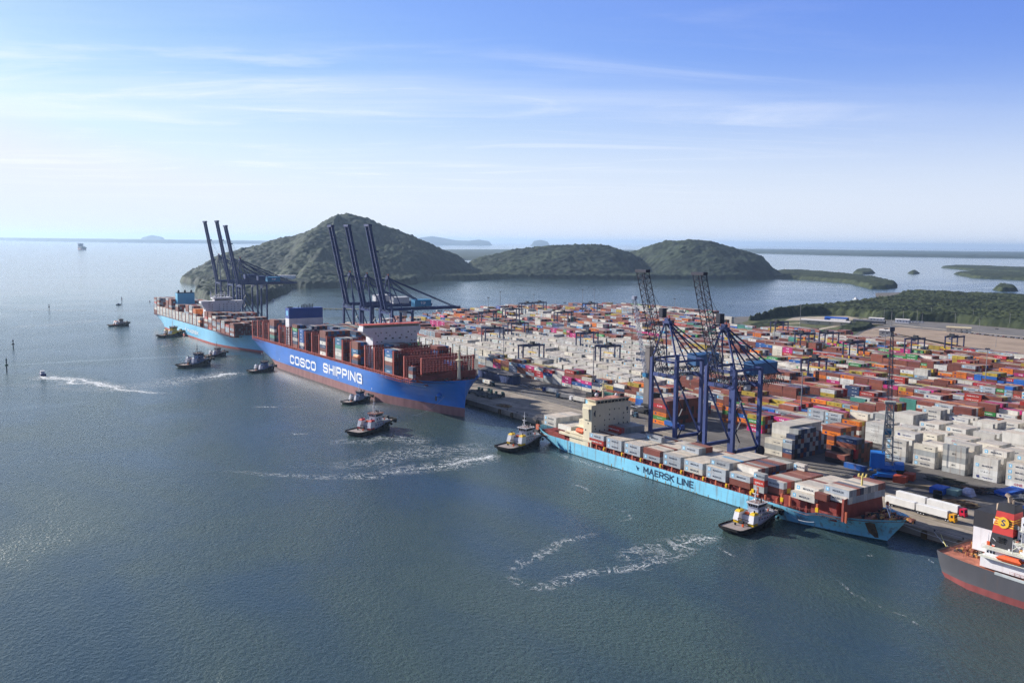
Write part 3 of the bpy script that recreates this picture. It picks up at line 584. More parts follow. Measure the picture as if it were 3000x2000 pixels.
def exposed_emit(dct,b):
    # neighbour test by geometry inside a block
    rows={}
    for (i,r),v in dct.items(): rows.setdefault(r,[]).append(v)
    for r in rows: rows[r].sort(key=lambda v:v[0])
    def top_at(r,x0,x1,mode):
        hs=[]
        for v in rows.get(r,[]):
            if v[0]<x1-0.5 and v[0]+v[3]>x0+0.5: hs.append((v[2]+v[5]*len(v[4]),max(v[0],x0),min(v[0]+v[3],x1)))
        if not hs: return -1
        cov=sum(q[2]-q[1] for q in hs)
        return min(q[0] for q in hs) if cov>(x1-x0)*0.8 else -1
    for r,vs in rows.items():
        for i,(x,y,z0,Lc,ks,H) in enumerate(vs):
            n=len(ks); up=top_at(r-1,x,x+Lc,0); dn=top_at(r+1,x,x+Lc,0)
            rt=-1; lf=-1
            if i+1<len(vs) and vs[i+1][0]-(x+Lc)<2.2: rt=vs[i+1][2]+vs[i+1][5]*len(vs[i+1][4])
            if i>0 and x-(vs[i-1][0]+vs[i-1][3])<2.2: lf=vs[i-1][2]+vs[i-1][5]*len(vs[i-1][4])
            sc=len(vs)-1-i
            for t,k in enumerate(ks):
                zt=z0+H*(t+1)-0.3; fl=(t==n-1,up<zt,rt<zt,dn<zt,lf<zt)
                if not any(fl): continue
                BOX.append(dict(x=x,y=y,z=z0+H*t,L=Lc,W=2.44,H=H,k=k,ex=fl,lab=('yard',b*6+r,sc,t,n)))
for b in allc: exposed_emit(allc[b],b)
# ---- small blocks between the cranes and the yard
def blk(x,y0,nr,hs,liv,name,H=2.62,Lc=12.19,pitch=2.5,z0=GZ+0.05,P=None):
    """one bay, nr rows going inland; liv = seaward faces bottom up"""
    d={}
    for r in range(nr):
        h=hs(r); ks=[(liv[t] if (r==0 and t<len(liv)) else pick(P or PC)) for t in range(h)]
        d[(0,r)]=(x,y0+r*pitch,z0,Lc,ks,H)
    emit(d,where=lambda ix,iy,t,n:('blk',name,iy,t,n))
PD=dict(cma=.2,drk=.22,gry=.22,nav=.15,brn=.12,mg=.09)
blk(-329.5,399.2,2,lambda r:3,['cmw','gry','cmw'],'cream stack right of the near blue crane',2.9)
blk(-329.2,404.4,11,lambda r:6,['cmw','cmw','cmw','cmw','wht','wht'],'pale stack behind the cream stack',2.75,P=dict(wht=.6,cmw=.4))
blk(-317.0,399.2,3,lambda r:[4,5,6][r],['br2','cma','gry','mg'],'dark ended block beside the cream stack',2.6,6.0,P=PD)
blk(-316.8,406.7,9,lambda r:6 if r<5 else 5-(r-5)//2,['br2','nav','gry','br2'],'dark ended block beside the pale stack',2.6,6.0,P=PD)
blk(-299.0,412.0,3,lambda r:[2,2,3][r],['drk','brn'],'low red stack left of the harbour crane',2.6,P=dict(brn=.7,drk=.3))
blk(-297.8,419.6,6,lambda r:5 if r<3 else 4,['drk','kl','kl','br2','cma'],'tall red stack left of the harbour crane',2.6,P=dict(brn=.6,drk=.3,cma=.1))
blk(-321.0,438.5,6,lambda r:5,['brn','hl','brn','hl','brn'],'orange and brown stack behind the dark ended block',2.62)
blk(-334.5,441.5,6,lambda r:4,['brn','msc','br2','mg'],'mustard and grey stack behind the pale stack',2.62)
blk(-425.5,404.5,12,lambda r:6,['hl','uag','hl','brn','kl','brn'],'orange green stack behind left blue crane',2.62,P=dict(drk=.3,brn=.7))
blk(-391.0,446.0,6,lambda r:4,['br2','hl','apl','br2'],'brown and orange stack between the blue cranes',2.62)
blk(-376.5,438.5,7,lambda r:4,['one','hs','ev','msc'],'mustard and green stack right of the blue cranes',2.62)
blk(-404.0,446.0,6,lambda r:4,['hl','brn','uag','hl'],'green and orange stack between the blue cranes',2.62)
blk(-440.0,446.0,6,lambda r:3,['mg','mb','mg'],'grey and pale blue stack left of the blue cranes',2.62)
blk(-454.0,446.0,6,lambda r:4,['wht','brn','nav','wht'],'white and brown stack left of the blue cranes',2.62)
blk(-467.0,446.0,6,lambda r:4,['wht','br2','nav','wht'],'striped stack beside the grey harbour crane',2.62)
for i,xx in enumerate((-362,-349)): blk(xx,446.0,6,lambda r:4,[['hl','brn','hl','one'],['brn','saf','mg','saf']][i],['magenta topped','grey and blue'][i]+' stack behind the right blue crane',2.62)
# ---- the near turquoise ship
JX=[-382.5+14.6*i for i in range(8)]; JY0=316.0; RP=2.5
def jbay(x,rows,name,z0,Lc=12.19,H=2.9):
    d={}
    for r,ks in rows.items(): d[(0,r)]=(x,JY0+r*RP,z0,Lc,ks,H)
    emit(d,where=lambda ix,iy,t,n:('jai',name,iy,t,n))
def fill(a,b,ks): return {r:list(ks) for r in range(a,b)}
def rk(a,b,n,P=None,keep=None):
    return {r:[pick(P or dict(mw=.45,wht=.2,mg=.2,brn=.15)) for _ in range(n)] for r in range(a,b)}
NJ=12
q=rk(1,NJ,2); q[0]=['hs','mg']; q[5]=['mg','mg','hs']; q[6]=['mg','mg','gry']; [q.__setitem__(r,['mg','mg','gry']) for r in range(7,NJ)]; jbay(JX[0],q,'first bay',9.5)
q=rk(1,NJ,2,dict(mw=.7,wht=.3)); q[0]=['mg','mg']; [q.__setitem__(r,['brn','drk']) for r in (9,10,11)]; jbay(JX[1],q,'second bay',9.5)  # dark far rows put the shade of the deckhouse into the box colours
q=rk(1,NJ,2,dict(mw=.7,wht=.3)); q[0]=['mg','mg']; q[6]=['mw','mw','mg']; q[10]=['brn','brn']; jbay(JX[2],q,'third bay',9.5)
q=rk(1,NJ,2,dict(mw=.6,wht=.3,brn=.1)); q[0]=['mg','brn']; jbay(JX[3],q,'fourth bay',9.5)
q=rk(1,NJ,2,dict(mw=.7,wht=.3)); q[0]=['mg','mg']; q[5]=['mg','mg','mg']; q[6]=['mg','mg','gry']; q[7]=['mg','mg','br2']; q[8]=['mg','mg','br2']; jbay(JX[4],q,'fifth bay',9.5)
q=rk(1,NJ,2,dict(mw=.7,wht=.3)); q[0]=['mw','mg']; q[11]=['brn','br2']; jbay(JX[5],q,'sixth bay',9.5)
q=rk(1,NJ,3,dict(mw=.5,wht=.3,gry=.2)); q[0]=['mg','mg']; q[1]=['mg','mg','mg']; q[4]=['mg','mg','mb']; jbay(JX[6],q,'seventh bay',9.5)
q={r:[pick(PC),pick(PC),['br2','brn','wht','br2','gry','brn','br2','cma','brn','br2','wht','gry'][r]] for r in range(2,NJ)}; q[0]=['brn','mg']; q[1]=['mg','mg']; jbay(JX[7],q,'eighth bay',9.6)
jbay(-266.1,{0:['gry','hs','mg']},'narrow near edge stack',9.6,6.0)
q={r:[pick(PC),['mg','wht','hs','br2','gry','wht','br2','br2','brn','br2','br2','br2'][r]] for r in range(1,NJ)}; q[1]=['brn','mg']; jbay(-263.7,q,'ninth bay',10.3)
jbay(-266.0,{11:['mw','mw','mw']},'lone far edge stack',10.3,6.0)
q={r:['mw',['wht','wht','mw','wht','brn','wht','mw','wht','wht','wht','wht'][r-1]] for r in range(1,NJ-1)}; q[0]=['mw']; q[1]=['mg','mw']; jbay(-245.6,q,'tenth bay',11.8)
q={r:['mg',['mg','mg','br2','nav','wht','gry','wht','mw','br2','brn'][r-1]] for r in range(1,NJ-1)}; q[1]=['mw','mg']; jbay(-230.9,q,'foremost bay',14.6)
jbay(-233.5,{0:['brn']},'near edge spot',14.0,6.0)
q={r:['mw','mw'] for r in range(1,9)}; jbay(-428.5,q,'aftmost reefer bay',11.5,12.19,2.9)
q={r:['brn' if r<2 else 'wht','brn' if r<1 else 'wht'] for r in range(1,8)}; jbay(-414.5,q,'stern bay',8.6,12.19,2.9)
# ---- the blue ship
CX0=-888.0; CP=15.72; CY0=295.8; CR=2.52
def cbay(x,rows,name,z0=23.6,H=2.9,Lc=12.19):
    d={(0,r):(x,CY0+r*CR,z0,Lc,ks,H) for r,ks in rows.items()}
    emit(d,where=lambda ix,iy,t,n:('cos',name,iy,t,n))
PB_=dict(brn=.34,cos=.14,nav=.12,cma=.1,gry=.12,apl=.08,msw=.06,tea=.04)
def cr(a,b,n,first=None):
    q={r:[pick(PB_) for _ in range(n)] for r in range(a,b)}
    if first: q[a]=first+[pick(PB_) for _ in range(n-len(first))]
    return q
cbay(-838.0,{**cr(0,4,7,['nav','tea','brn','msw','nav','brn','brn']),**cr(4,9,7)},'third bay',23.6)
cbay(-779.5,{**cr(0,3,7,['brn','nav','msw','cma','cos','ev','brn'])},'sixth bay')
cbay(-764.5,{**cr(0,3,6,['cma','wht','apl','apl','apl','apl']),**cr(3,19,7)},'seventh bay')
cbay(-747.5,cr(8,19,7),'eighth bay'); cbay(-731.5,cr(10,19,7),'ninth bay')
cbay(-716.0,{**cr(0,4,7,['msw','brn','cma','msw','nav','brn','brn']),**cr(4,12,7)},'tenth bay')
cbay(-700.0,cr(8,19,7),'eleventh bay')
cbay(-684.2,{**cr(0,6,6,['gry','msw','uas','tea','cos','cos'])},'twelfth bay')
cbay(-668.5,cr(9,18,7),'thirteenth bay')
cbay(-653.0,{**cr(0,6,6,['nav','brn','cos','cos','br2','brn']),**cr(6,10,6)},'fourteenth bay')
cbay(-626.5,{**cr(6,13,6),**cr(13,17,4)},'sixteenth bay')
cbay(-595.0,{**cr(0,4,6,['cos','nav','brn','wht','cos','apl']),**cr(4,7,4)},'seventeenth bay')
cbay(-595.5,{**cr(15,19,5)},'far side bay',27.0)
cbay(-557.5,{0:['gry','brn','nav']},'forward post stack',24.5,2.6,6.0)
cbay(-562.0,{**cr(12,16,3,['brn','br2','blu'])},'far forward stack',26.5,2.6)
# ---- the far turquoise ship
MZ=[37.6,37,27,31,40,41,27,36,27,31.5,37,39,36,27,37,35.5,36,34,31,30,28,30]
for i,zt in enumerate(MZ):
    x=-1300.5+15.95*i
    if 1072<-x<1092: continue
    d={}; n=max(3,int(round((zt-16.2)/2.75)))
    white=1<=i<=13
    for r in range(19):
        nn=n if r<7 else max(3,n+random.Random(i).choice([-1,0,1])); nn=min(nn,9)
        if i<6 and r>10: nn=min(nn,8)
        if 303<297.5+r*2.5<324 and i in(5,6): nn=min(nn,8)
        ks=[]
        for t in range(nn):
            k=pick(dict(brn=.3,mg=.34,br2=.1,gry=.1,hs=.05,nav=.05,hl=.03,wht=.03)) if not(white and r<2 and t<4) else 'mw'
            if i==12 and t>=nn-2 and r<12: k='hl'
            ks.append(k)
        if white and r==0 and nn>4 and i in (2,3,6,8,9,13): ks=['mw']*4
        d[(0,r)]=(x,297.3+r*2.5,16.4,12.19,ks,2.75)
    emit(d,where=lambda ix,iy,t,n,i=i:('far',od(i)+' bay',iy,t,n))
# yard trucks' loose boxes
def loose(x,y,k,lab,z=GZ+0.05,Lc=12.19,H=2.6): BOX.append(dict(x=x,y=y,z=z,L=Lc,W=2.44,H=H,k=k,ex=(True,)*5,lab=('lone',lab)))
loose(-285.0,409.0,'blu','blue container on the ground beside the blue base of the harbour crane')
loose(-477.5,436.5,'blu','blue container standing beside the base of the grey harbour crane',H=5.2)
# ---- choose the largest seen, build them one by one, the rest as one mass
bvv=[];bvf=[]
def quads(b,full=False):
    x0,y0,z0=b['x'],b['y'],b['z']+0.01; x1,y1,z1=x0+b['L'],y0+b['W'],z0+b['H']-0.03
    Q=[((x0,y0,z1),(x1,y0,z1),(x1,y1,z1),(x0,y1,z1)),((x0,y0,z0),(x1,y0,z0),(x1,y0,z1),(x0,y0,z1)),((x1,y0,z0),(x1,y1,z0),(x1,y1,z1),(x1,y0,z1)),((x1,y1,z0),(x0,y1,z0),(x0,y1,z1),(x1,y1,z1)),((x0,y1,z0),(x0,y0,z0),(x0,y0,z1),(x0,y1,z1))]
    return [q for q,e in zip(Q,b['ex']) if e or full]
for b in BOX:
    for q in quads(b):
        n=len(bvv); bvv+=q; bvf.append((n,n+1,n+2,n+3))
bvh=BVHTree.FromPolygons(bvv,bvf); CP0=Vector((0,0,CAMH))
for b in BOX:
    sc=0
    Q=quads(b,True)
    for i in (0,1,2):
        if not b['ex'][i]: continue
        q=Q[i]; pp=[proj(*p) for p in q]; a=abs(sum(pp[j][0]*pp[(j+1)%4][1]-pp[(j+1)%4][0]*pp[j][1] for j in range(4)))/2
        c=[sum(p[j] for p in q)/4 for j in range(3)]; hit=0
        for f in (0,0.55,-0.55):
            tp=Vector([c[0]+(q[1][0]-q[0][0])*f*0.5,c[1]+(q[1][1]-q[0][1])*f*0.5,c[2]+(0.9 if i else 0)]); u,v=proj(*tp)
            if not(0<u<3000 and 0<v<2000): continue
            d=tp-CP0; D=d.length; d.normalize(); h=bvh.ray_cast(CP0,d,D-1.2)
            if h[0] is None: hit+=1
        sc+=a*hit/3
    b['s']=sc
BOX.sort(key=lambda b:-b['s'])
# ships' own structures hide some of the boxes behind them: those lie on the far ships only
NIND=300
def labelof(b):
    L_=b['lab']; w=LIV[b['k']][2]; sh=LIV[b['k']][2].split(' with')[0].replace(' container','')
    if L_[0]=='lone': return L_[1]
    if L_[0]=='jai': return '%s container, %s, row %d from water, %s, turquoise ship'%(sh,tw(L_[3],L_[4]),L_[2]+1,L_[1])
    if L_[0]=='cos': return '%s container, %s, row %d from the water, %s, blue ship'%(sh,tw(L_[3],L_[4]),L_[2]+1,L_[1])
    if L_[0]=='far': return '%s container, %s, row %d from the water, %s, far ship'%(sh,tw(L_[3],L_[4]),L_[2]+1,L_[1])
    if L_[0]=='blk': return '%s container, %s, row %d, %s'%(sh,tw(L_[3],L_[4]),L_[2]+1,L_[1])
    return '%s container, %s, yard row %d, stack %d from the right frame edge'%(sh,tw(L_[3],L_[4]),L_[1]+1,L_[2]+1)
GRP={'jai':'containers on the near turquoise ship','cos':'containers on the blue ship','far':'containers on the far turquoise ship','blk':'stacked containers behind the quay','yard':'containers stacked in the yard','lone':'loose containers on the quay'}
PROTO={}
def sub(q,name,ok):
    n=MB()
    for f,m in zip(q.f,q.m):
        if ok(m): k=len(n.v); n.v+=[q.v[i] for i in f]; n.f.append(tuple(range(k,k+len(f)))); n.m.append(m)
    return n.mesh(name,LETM) if n.f else None
M_ROD=mat('door_rods',(150,150,148),0.5,0.1); M_GAP=mat('door_gap',(60,55,52),0.8,0.1)
def proto(k,Lc,H):
    key=(k,Lc,H)
    if key not in PROTO:
        x,y,z,h=Lc,2.44,0.0,H-0.03; mb=MB(); mb.box(0,0,0,Lc,2.44,h,0)
        for zz in (0.0,h-0.12): mb.box(0,-0.03,zz,Lc,-0.002,zz+0.12,0); 
        for xx in (0,Lc-0.15): mb.box(xx,-0.03,0.12,xx+0.15,-0.002,h-0.12,0)
        body=mb.mesh('shipping_container',[LM[LI[k]]])
        d=MB(); d.box(Lc+0.002,0.12,0.12,Lc+0.03,2.32,h-0.12,0)
        for yy in (0.5,0.95,1.5,1.95): d.box(Lc+0.032,yy-0.03,0.1,Lc+0.07,yy+0.03,h-0.1,1)
        d.box(Lc+0.032,1.2,0.1,Lc+0.04,1.24,h-0.1,2)
        door=d.mesh('door_end',[LM[LI[k]],M_ROD,M_GAP]); lt=None
        if LIV[k][3]:
            q=MB(); letter(q,k,0,-0.03,0,Lc,H); eset={LETI[M_STAR.name],LETI[M_WHT.name],LETI[M_NAVY.name]}; lt=[sub(q,'lettering',lambda m:m not in eset),sub(q,'emblem',lambda m:m in eset)]
        PROTO[key]=(body,door,lt)
    return PROTO[key]
for b in BOX[:NIND]:
    body,door,lt=proto(b['k'],b['L'],b['H'])
    o=bpy.data.objects.new('shipping_container',body); COL.objects.link(o); o.location=(b['x'],b['y'],b['z']+0.01)
    lab=labelof(b)
    tag(o,lab,'container',GRP[b['lab'][0]])
    c=bpy.data.objects.new('door_end',door); COL.objects.link(c); c.parent=o
    for l_ in (lt or []):
        if l_: c=bpy.data.objects.new(l_.name.split('.')[0],l_); COL.objects.link(c); c.parent=o
co=[];fc=[];mi=[];rn=[]
for b in BOX[NIND:]:
    v=random.random()
    for q in quads(b):
        n=len(co); co+=q; fc.append((n,n+1,n+2,n+3)); mi.append(LI[b['k']]); rn.append(v)
me=raw_mesh('container_mass',co,fc,LM,mi)
at=me.attributes.new('rnd','FLOAT','FACE'); at.data.foreach_set('value',np.array(rn,np.float32))
o=bpy.data.objects.new('container_mass',me); COL.objects.link(o)
tag(o,'mass of stacked shipping containers of many colours filling the yard and far ships','containers',kind='stuff')
q=MB()
for b in BOX[NIND:]:
    if b['ex'][1] and b['s']>12 and LIV[b['k']][3]: letter(q,b['k'],b['x'],b['y'],b['z'],b['L'],b['H'],False)
if q.v: q.build('lettering',LETM,parent=o)
print('boxes',len(BOX),'letter verts',len(q.v),'min score',BOX[NIND]['s'])
# ------------------------------------------------------------------ ships
def hull(name,Lh,B,D,col,boot,zr,parent,rake=0,oh=0,ubd=0.88,ubw=0.72,usw=0.12,sheer=None,pd=2.2,pw=1.8,ts=0.85,tw_=0.35,n=60,zlo=-3.0,flare=2.0,mats=None):
    """closed hull, stern at x=0, bow at x=Lh, centred on y"""
    sheer=sheer or (lambda u:0.0)
    lev=[zlo,0.0,zr,zr+0.01]+[zr+(D-zr)*t for t in (0.3,0.55,0.78,1.0)]
    us=[0]+[0.01,0.03]+[0.06+0.66*i/12 for i in range(13)]+[0.74+0.26*(1-(1-i/20)**1.7) for i in range(1,21)]
    us=sorted(set(round(u,5) for u in us))
    def hb(u,t):
        d=1.0 if u<ubd else max(0,1-((u-ubd)/(1-ubd))**pd)**(1/1.6)
        if u<0.05: d*=ts+(1-ts)*(u/0.05)**0.5
        w=1.0 if u<ubw else max(0,1-((u-ubw)/(1-ubw))**pw)
        if u<usw: w*=tw_+(1-tw_)*(math.sin(u/usw*PI/2))**1.2
        t=max(0,min(1,t)); f=t**flare if u>0.5 else t**0.7
        return B/2*(w+(d-w)*f)
    V=[];Fc=[];Mi=[]
    nu=len(us); nl=len(lev)
    for sgn in (-1,1):
        for u in us:
            for li,z in enumerate(lev):
                t=(z-0)/D; tt=max(0,min(1,t)); zz=z+(sheer(u)*max(0,t) if t>0.05 and z>zr+0.005 else 0)
                xe=Lh-rake*(1-tt)-(0 if z>=0 else 2); xs=oh*(1-tt)**1.6; xx=xs+(xe-xs)*u
                V.append((xx,sgn*hb(u,t),zz))
    def vid(s,i,l): return s*nu*nl+i*nl+l
    for s in (0,1):
        for i in range(nu-1):
            for l in range(nl-1):
                a=(vid(s,i,l),vid(s,i+1,l),vid(s,i+1,l+1),vid(s,i,l+1))
                Fc.append(a if s==0 else a[::-1]); Mi.append(1 if l<2 else 0)
    for l in range(nl-1): Fc.append((vid(0,0,l+1),vid(1,0,l+1),vid(1,0,l),vid(0,0,l))); Mi.append(1 if l<2 else 0)
    me=bpy.data.meshes.new(name); me.from_pydata(V,[],Fc); me.materials.append(col); me.materials.append(boot); me.polygons.foreach_set('material_index',Mi); me.update()
    for p in me.polygons: p.use_smooth=True
    o=bpy.data.objects.new(name,me); COL.objects.link(o); o.parent=parent
    me.set_sharp_from_angle(angle=math.radians(35)) if hasattr(me,'set_sharp_from_angle') else None
    return us,hb
def deck(parent,us,hb,Lh,D,m,drop=1.2,sheer=None,inset=0.25,oh=0,umax=1.0,umin=0.0,name='deck',extra=0):
    sheer=sheer or (lambda u:0.0); mb=MB(); P=[]
    for u in us:
        if umin<=u<=umax: P.append((Lh*u,max(0,hb(u,1)-inset),D+sheer(u)-drop))
    for a,b in zip(P,P[1:]): mb.poly([(a[0],-a[1],a[2]),(b[0],-b[1],b[2]),(b[0],b[1],b[2]),(a[0],a[1],a[2])])
    return mb.build(name,m,parent)
def rail(mb,pts,h=1.1,step=2.0,m=0,r=0.06):
    for a,b in zip(pts,pts[1:]):
        a=Vector(a); b=Vector(b); mb.beam(a+Vector((0,0,h)),b+Vector((0,0,h)),r,r,m); mb.beam(a+Vector((0,0,h*.5)),b+Vector((0,0,h*.5)),r*.7,r*.7,m)
        n=max(1,int((b-a).length/step))
        for i in range(n+1): p=a+(b-a)*i/n; mb.beam(p,p+Vector((0,0,h)),r,r,m)
M_RED=mat('deck_red',(132,52,46),0.7,0.25,scale=0.3); M_LASH=mat('lashing_grid_red',(116,34,42),0.75,0.3,scale=0.6); M_POST=mat('lashing_post_red',(186,92,80),0.65,0.15)
M_BOOT=mat('antifouling_mauve',(148,104,104),0.75,0.2,scale=0.2,rust=0.3); M_BOOT2=mat('antifouling_red',(178,82,72),0.75,0.2,scale=0.2,rust=0.3)
M_CBLUE=mat('hull_blue',(12,112,204),0.42,0.10,scale=0.08,rust=0.12,spec=0.4,panel=0.05); M_TURQ=mat('hull_turquoise',(128,204,232),0.5,0.10,scale=0.1,rust=0.6,spec=0.4,panel=0.05); M_TURQ2=mat('hull_pale_turquoise',(118,196,230),0.5,0.08,scale=0.08,rust=0.25,spec=0.4,panel=0.05)
M_SHIPW=mat('ship_white',(226,224,226),0.5,0.08,rust=0.15); M_CREAM=mat('house_cream',(220,208,180),0.6,0.1,scale=0.2,rust=0.25); M_GLS=mat('dark_glass',(25,32,44),0.15,0.1,spec=0.6)
M_DKST=mat('dark_steel',(52,52,56),0.7,0.2); M_BLK=mat('black_paint',(26,27,30),0.6,0.2); M_RUBB=mat('rubber',(22,22,24),0.85,0.2); M_YEL=mat('yellow_paint',(222,182,30),0.55,0.12); M_ORG=mat('orange_paint',(226,92,40),0.5,0.1)
M_ODK=mat('oxide_deck',(176,112,90),0.75,0.25,scale=0.5,rust=0.3)
def windows(parent,pts,w,h,face='x',m=None,nm='window'):
    """each window its own mesh, sharing data; pts local points on the face"""
    mb=MB()
    if face=='x': mb.box(0,-w/2,-h/2,0.08,w/2,h/2)
    else: mb.box(-w/2,-0.08,-h/2,w/2,0,h/2)
    me=mb.mesh(nm,[m or M_GLS])
    for p in pts[:95]:
        o=bpy.data.objects.new(nm,me); COL.objects.link(o); o.parent=parent; o.location=p
def lashing_bridge(x,y0,y1,z0,z1,parent,m1=None,m2=None,step=2.52,post=1):
    mb=MB(); m1=m1 or M_POST; m2=m2 or M_LASH
    ny=int((y1-y0)/step)
    mb.box(x-0.6,y0,z0,x+0.6,y0+0.9,z1,0); mb.box(x-0.6,y1-0.9,z0,x+0.6,y1,z1,0)
    zs=[z0+3,z0+6,z0+9,z0+12,z0+15]; zs=[z for z in zs if z<z1-0.8]+[z1-1.2]
    zs=sorted(set(zs+[z+1.5 for z in zs[:-1]]))
    for z in zs: mb.box(x-0.7,y0+0.9,z,x+0.7,y1-0.9,z+0.3,1); mb.beam((x+0.7,y0+.9,z+1.2),(x+0.7,y1-.9,z+1.2),0.12,0.12,1)
    for i in range(1,ny):
        yy=y0+i*step; mb.box(x-0.35,yy-0.22,z0,x+0.35,yy+0.22,z1-0.6,1)
        if i%2: mb.beam((x+0.4,yy,z0),(x+0.4,yy+step,zs[min(1,len(zs)-1)]),0.2,0.2,1); mb.beam((x+0.4,yy+step,zs[0]),(x+0.4,yy,zs[-1]),0.2,0.2,1)
    for i in range(int((y1-y0)/1.26)): mb.box(x+0.36,y0+i*1.26+.2,z1-2.0,x+0.55,y0+i*1.26+.7,z1-0.2,0)
    return mb.build('lashing_bridge',[m1,m2],parent)
# ---- blue container ship
X0=-888.0; YC=320.0
cs=thing('container_ship','long blue container ship with tall white bridge and many red lashing bridges','container ship',(X0,YC,0))
shr=lambda u:(0.0 if u<0.86 else 3.6*((u-0.86)/0.14)**0.5) if u<0.995 else 3.6
us,hb=hull('hull',367,51,21.6,M_CBLUE,M_BOOT,6.2,cs,rake=0.6,oh=14,ubd=0.86,ubw=0.70,usw=0.2,sheer=lambda u:0 if u<0.885 else (1.4+2.6*((u-0.885)/0.115)),pd=3.6,pw=1.5,ts=0.97,tw_=0.25,flare=2.4)
cshr=lambda u:0 if u<0.885 else (1.4+2.6*((u-0.885)/0.115))
deck(cs,us,hb,367,21.6,M_RED,1.6,cshr)
mb=MB(); # hatch covers
for j in range(23):
    x=4+j*15.72
    if x>335 or 249<x<256: continue
    wd=24.2 if x<300 else 24.2-(x-300)*0.16
    MB().box(x,-wd,20.2,x+12.6,wd,22.9).build('hatch_cover',[M_RED],cs)
lb=[0,1,2,3,4.78,5.8,6.85,7.9,8.87,9.82,10.82,11.84,12.84,13.86,14.86,16.53,17.57,18.55]
for j in lb: lashing_bridge(0.5+j*CP,-24.6,24.6,20.4,40.3 if j>0.5 else 38.8,cs)
lashing_bridge(306.8,-24.2,24.2,20.6,40.6,cs); lashing_bridge(321.8,-23.4,23.4,21,38.6,cs); lashing_bridge(343.5,-21.5,21.5,22,39.4,cs)
lashing_bridge(332.0,-22.5,22.5,21,33.0,cs)
# side gallery under the outer boxes
mb=MB()
for i in range(115):
    x=3+i*2.9
    if x>336: break
    mb.box(x,-25.1,20.2,x+0.35,-24.7,23.5,0); mb.box(x,24.7,20.2,x+0.35,25.1,23.5,0)
mb.box(2,-25.1,23.3,336,-24.5,23.6,0); mb.box(2,24.5,23.3,336,25.1,23.6,0); mb.box(2,-25.2,21.9,338,-25.1,22.1,0)
mb.build('side_gallery',[M_POST],cs)
# bridge tower
x=-630.0-X0
hs=MB(); hs.box(x-12,-16.6,20.5,x,22,50.2); hs.box(x-9,-25,50.2,x+0.3,25,52.4); hs.box(x-8,-24.5,52.4,x,24.5,52.6)
hs.taper((x-8,-18.6,x-0.1,-16.5),(x-8,-25,x-0.1,-16.5),45.5,50.2); hs.taper((x-8,22,x-0.1,23),(x-8,22,x-0.1,25),47,50.2)
dh=hs.build('deckhouse',[M_SHIPW],cs)
wh=MB(); wh.box(x-7.5,-24.6,52.6,x-0.2,24.6,54.8,0); wh.build('wheelhouse',[M_SHIPW],cs)
b_=MB(); b_.box(x-0.19,-23.5,53.0,x-0.1,23.5,54.4,0); b_.box(x-8.2,-25,54.8,x+0.6,25,55.3,1); b_.build('bridge_window_band',[M_GLS,mat('orange_red_trim',(206,84,60),0.5,0.05)],cs)
pts=[]
for zz,ys in ((48.6,(-14,-9.5,-5,3,14,20)),(46.4,(-12,-2,8,17)),(44.2,(-6,-5,0,1,6,7,12,13)),(41.8,(-13,-9,17,20)),(39.2,(4,5,9,16,20)),(37,(-13,-12,-9,-8,3,17,20)),(33.5,(-13,-8,18,20))):
    for yy in ys: pts.append((x+0.01,yy,zz))
windows(dh,pts,0.9,1.0)
mb=MB()
for yy in (-8,-3,3,8): mb.cyl((x-4,yy,55.3),(x-4,yy,58+abs(yy)*0.3),0.3,0.15)
mb.cyl((x-4,0,55.3),(x-4,0,63),0.5,0.2); mb.box(x-6,-2.5,59,x-2,2.5,59.3); mb.sphere((x-3,6,56.5),1.0); mb.sphere((x-3,-6,56.3),0.8)
rail(mb,[(x-8,-24.5,55.3),(x+0.4,-24.5,55.3),(x+0.4,24.5,55.3),(x-8,24.5,55.3)],1.0,3)
mb.build('radar_mast',[M_SHIPW],cs)
# funnel casing
x=-798.0-X0
fb=MB(); fb.box(x-9,-20,20.5,x,13,47.2,0); fb.box(x-8.9,-19.9,47.2,x-0.1,12.9,56.6,1); fb.build('funnel_casing',[M_SHIPW,mat('funnel_blue',(16,64,150),0.5,0.06)],cs)
fp=MB()
for i in range(8): fp.cyl((x-4,-6+i*1.5,56.6),(x-3.6,-6+i*1.5,59.5+0.5*(i%3)),0.45,0.4)
for i in range(5): fp.cyl((x-7,-8+i*3,56.6),(x-7,-8+i*3,58.2),0.35)
fp.box(x-8.5,-19,56.6,x-6,-14,57.6); fp.build('exhaust_pipe_cluster',[M_DKST],cs)
em=MB(); em.cyl((x-4.5,-20.0,52),(x-4.5,-20.06,52),2.6,n=20); em.build('funnel_emblem',[M_STAR],cs)
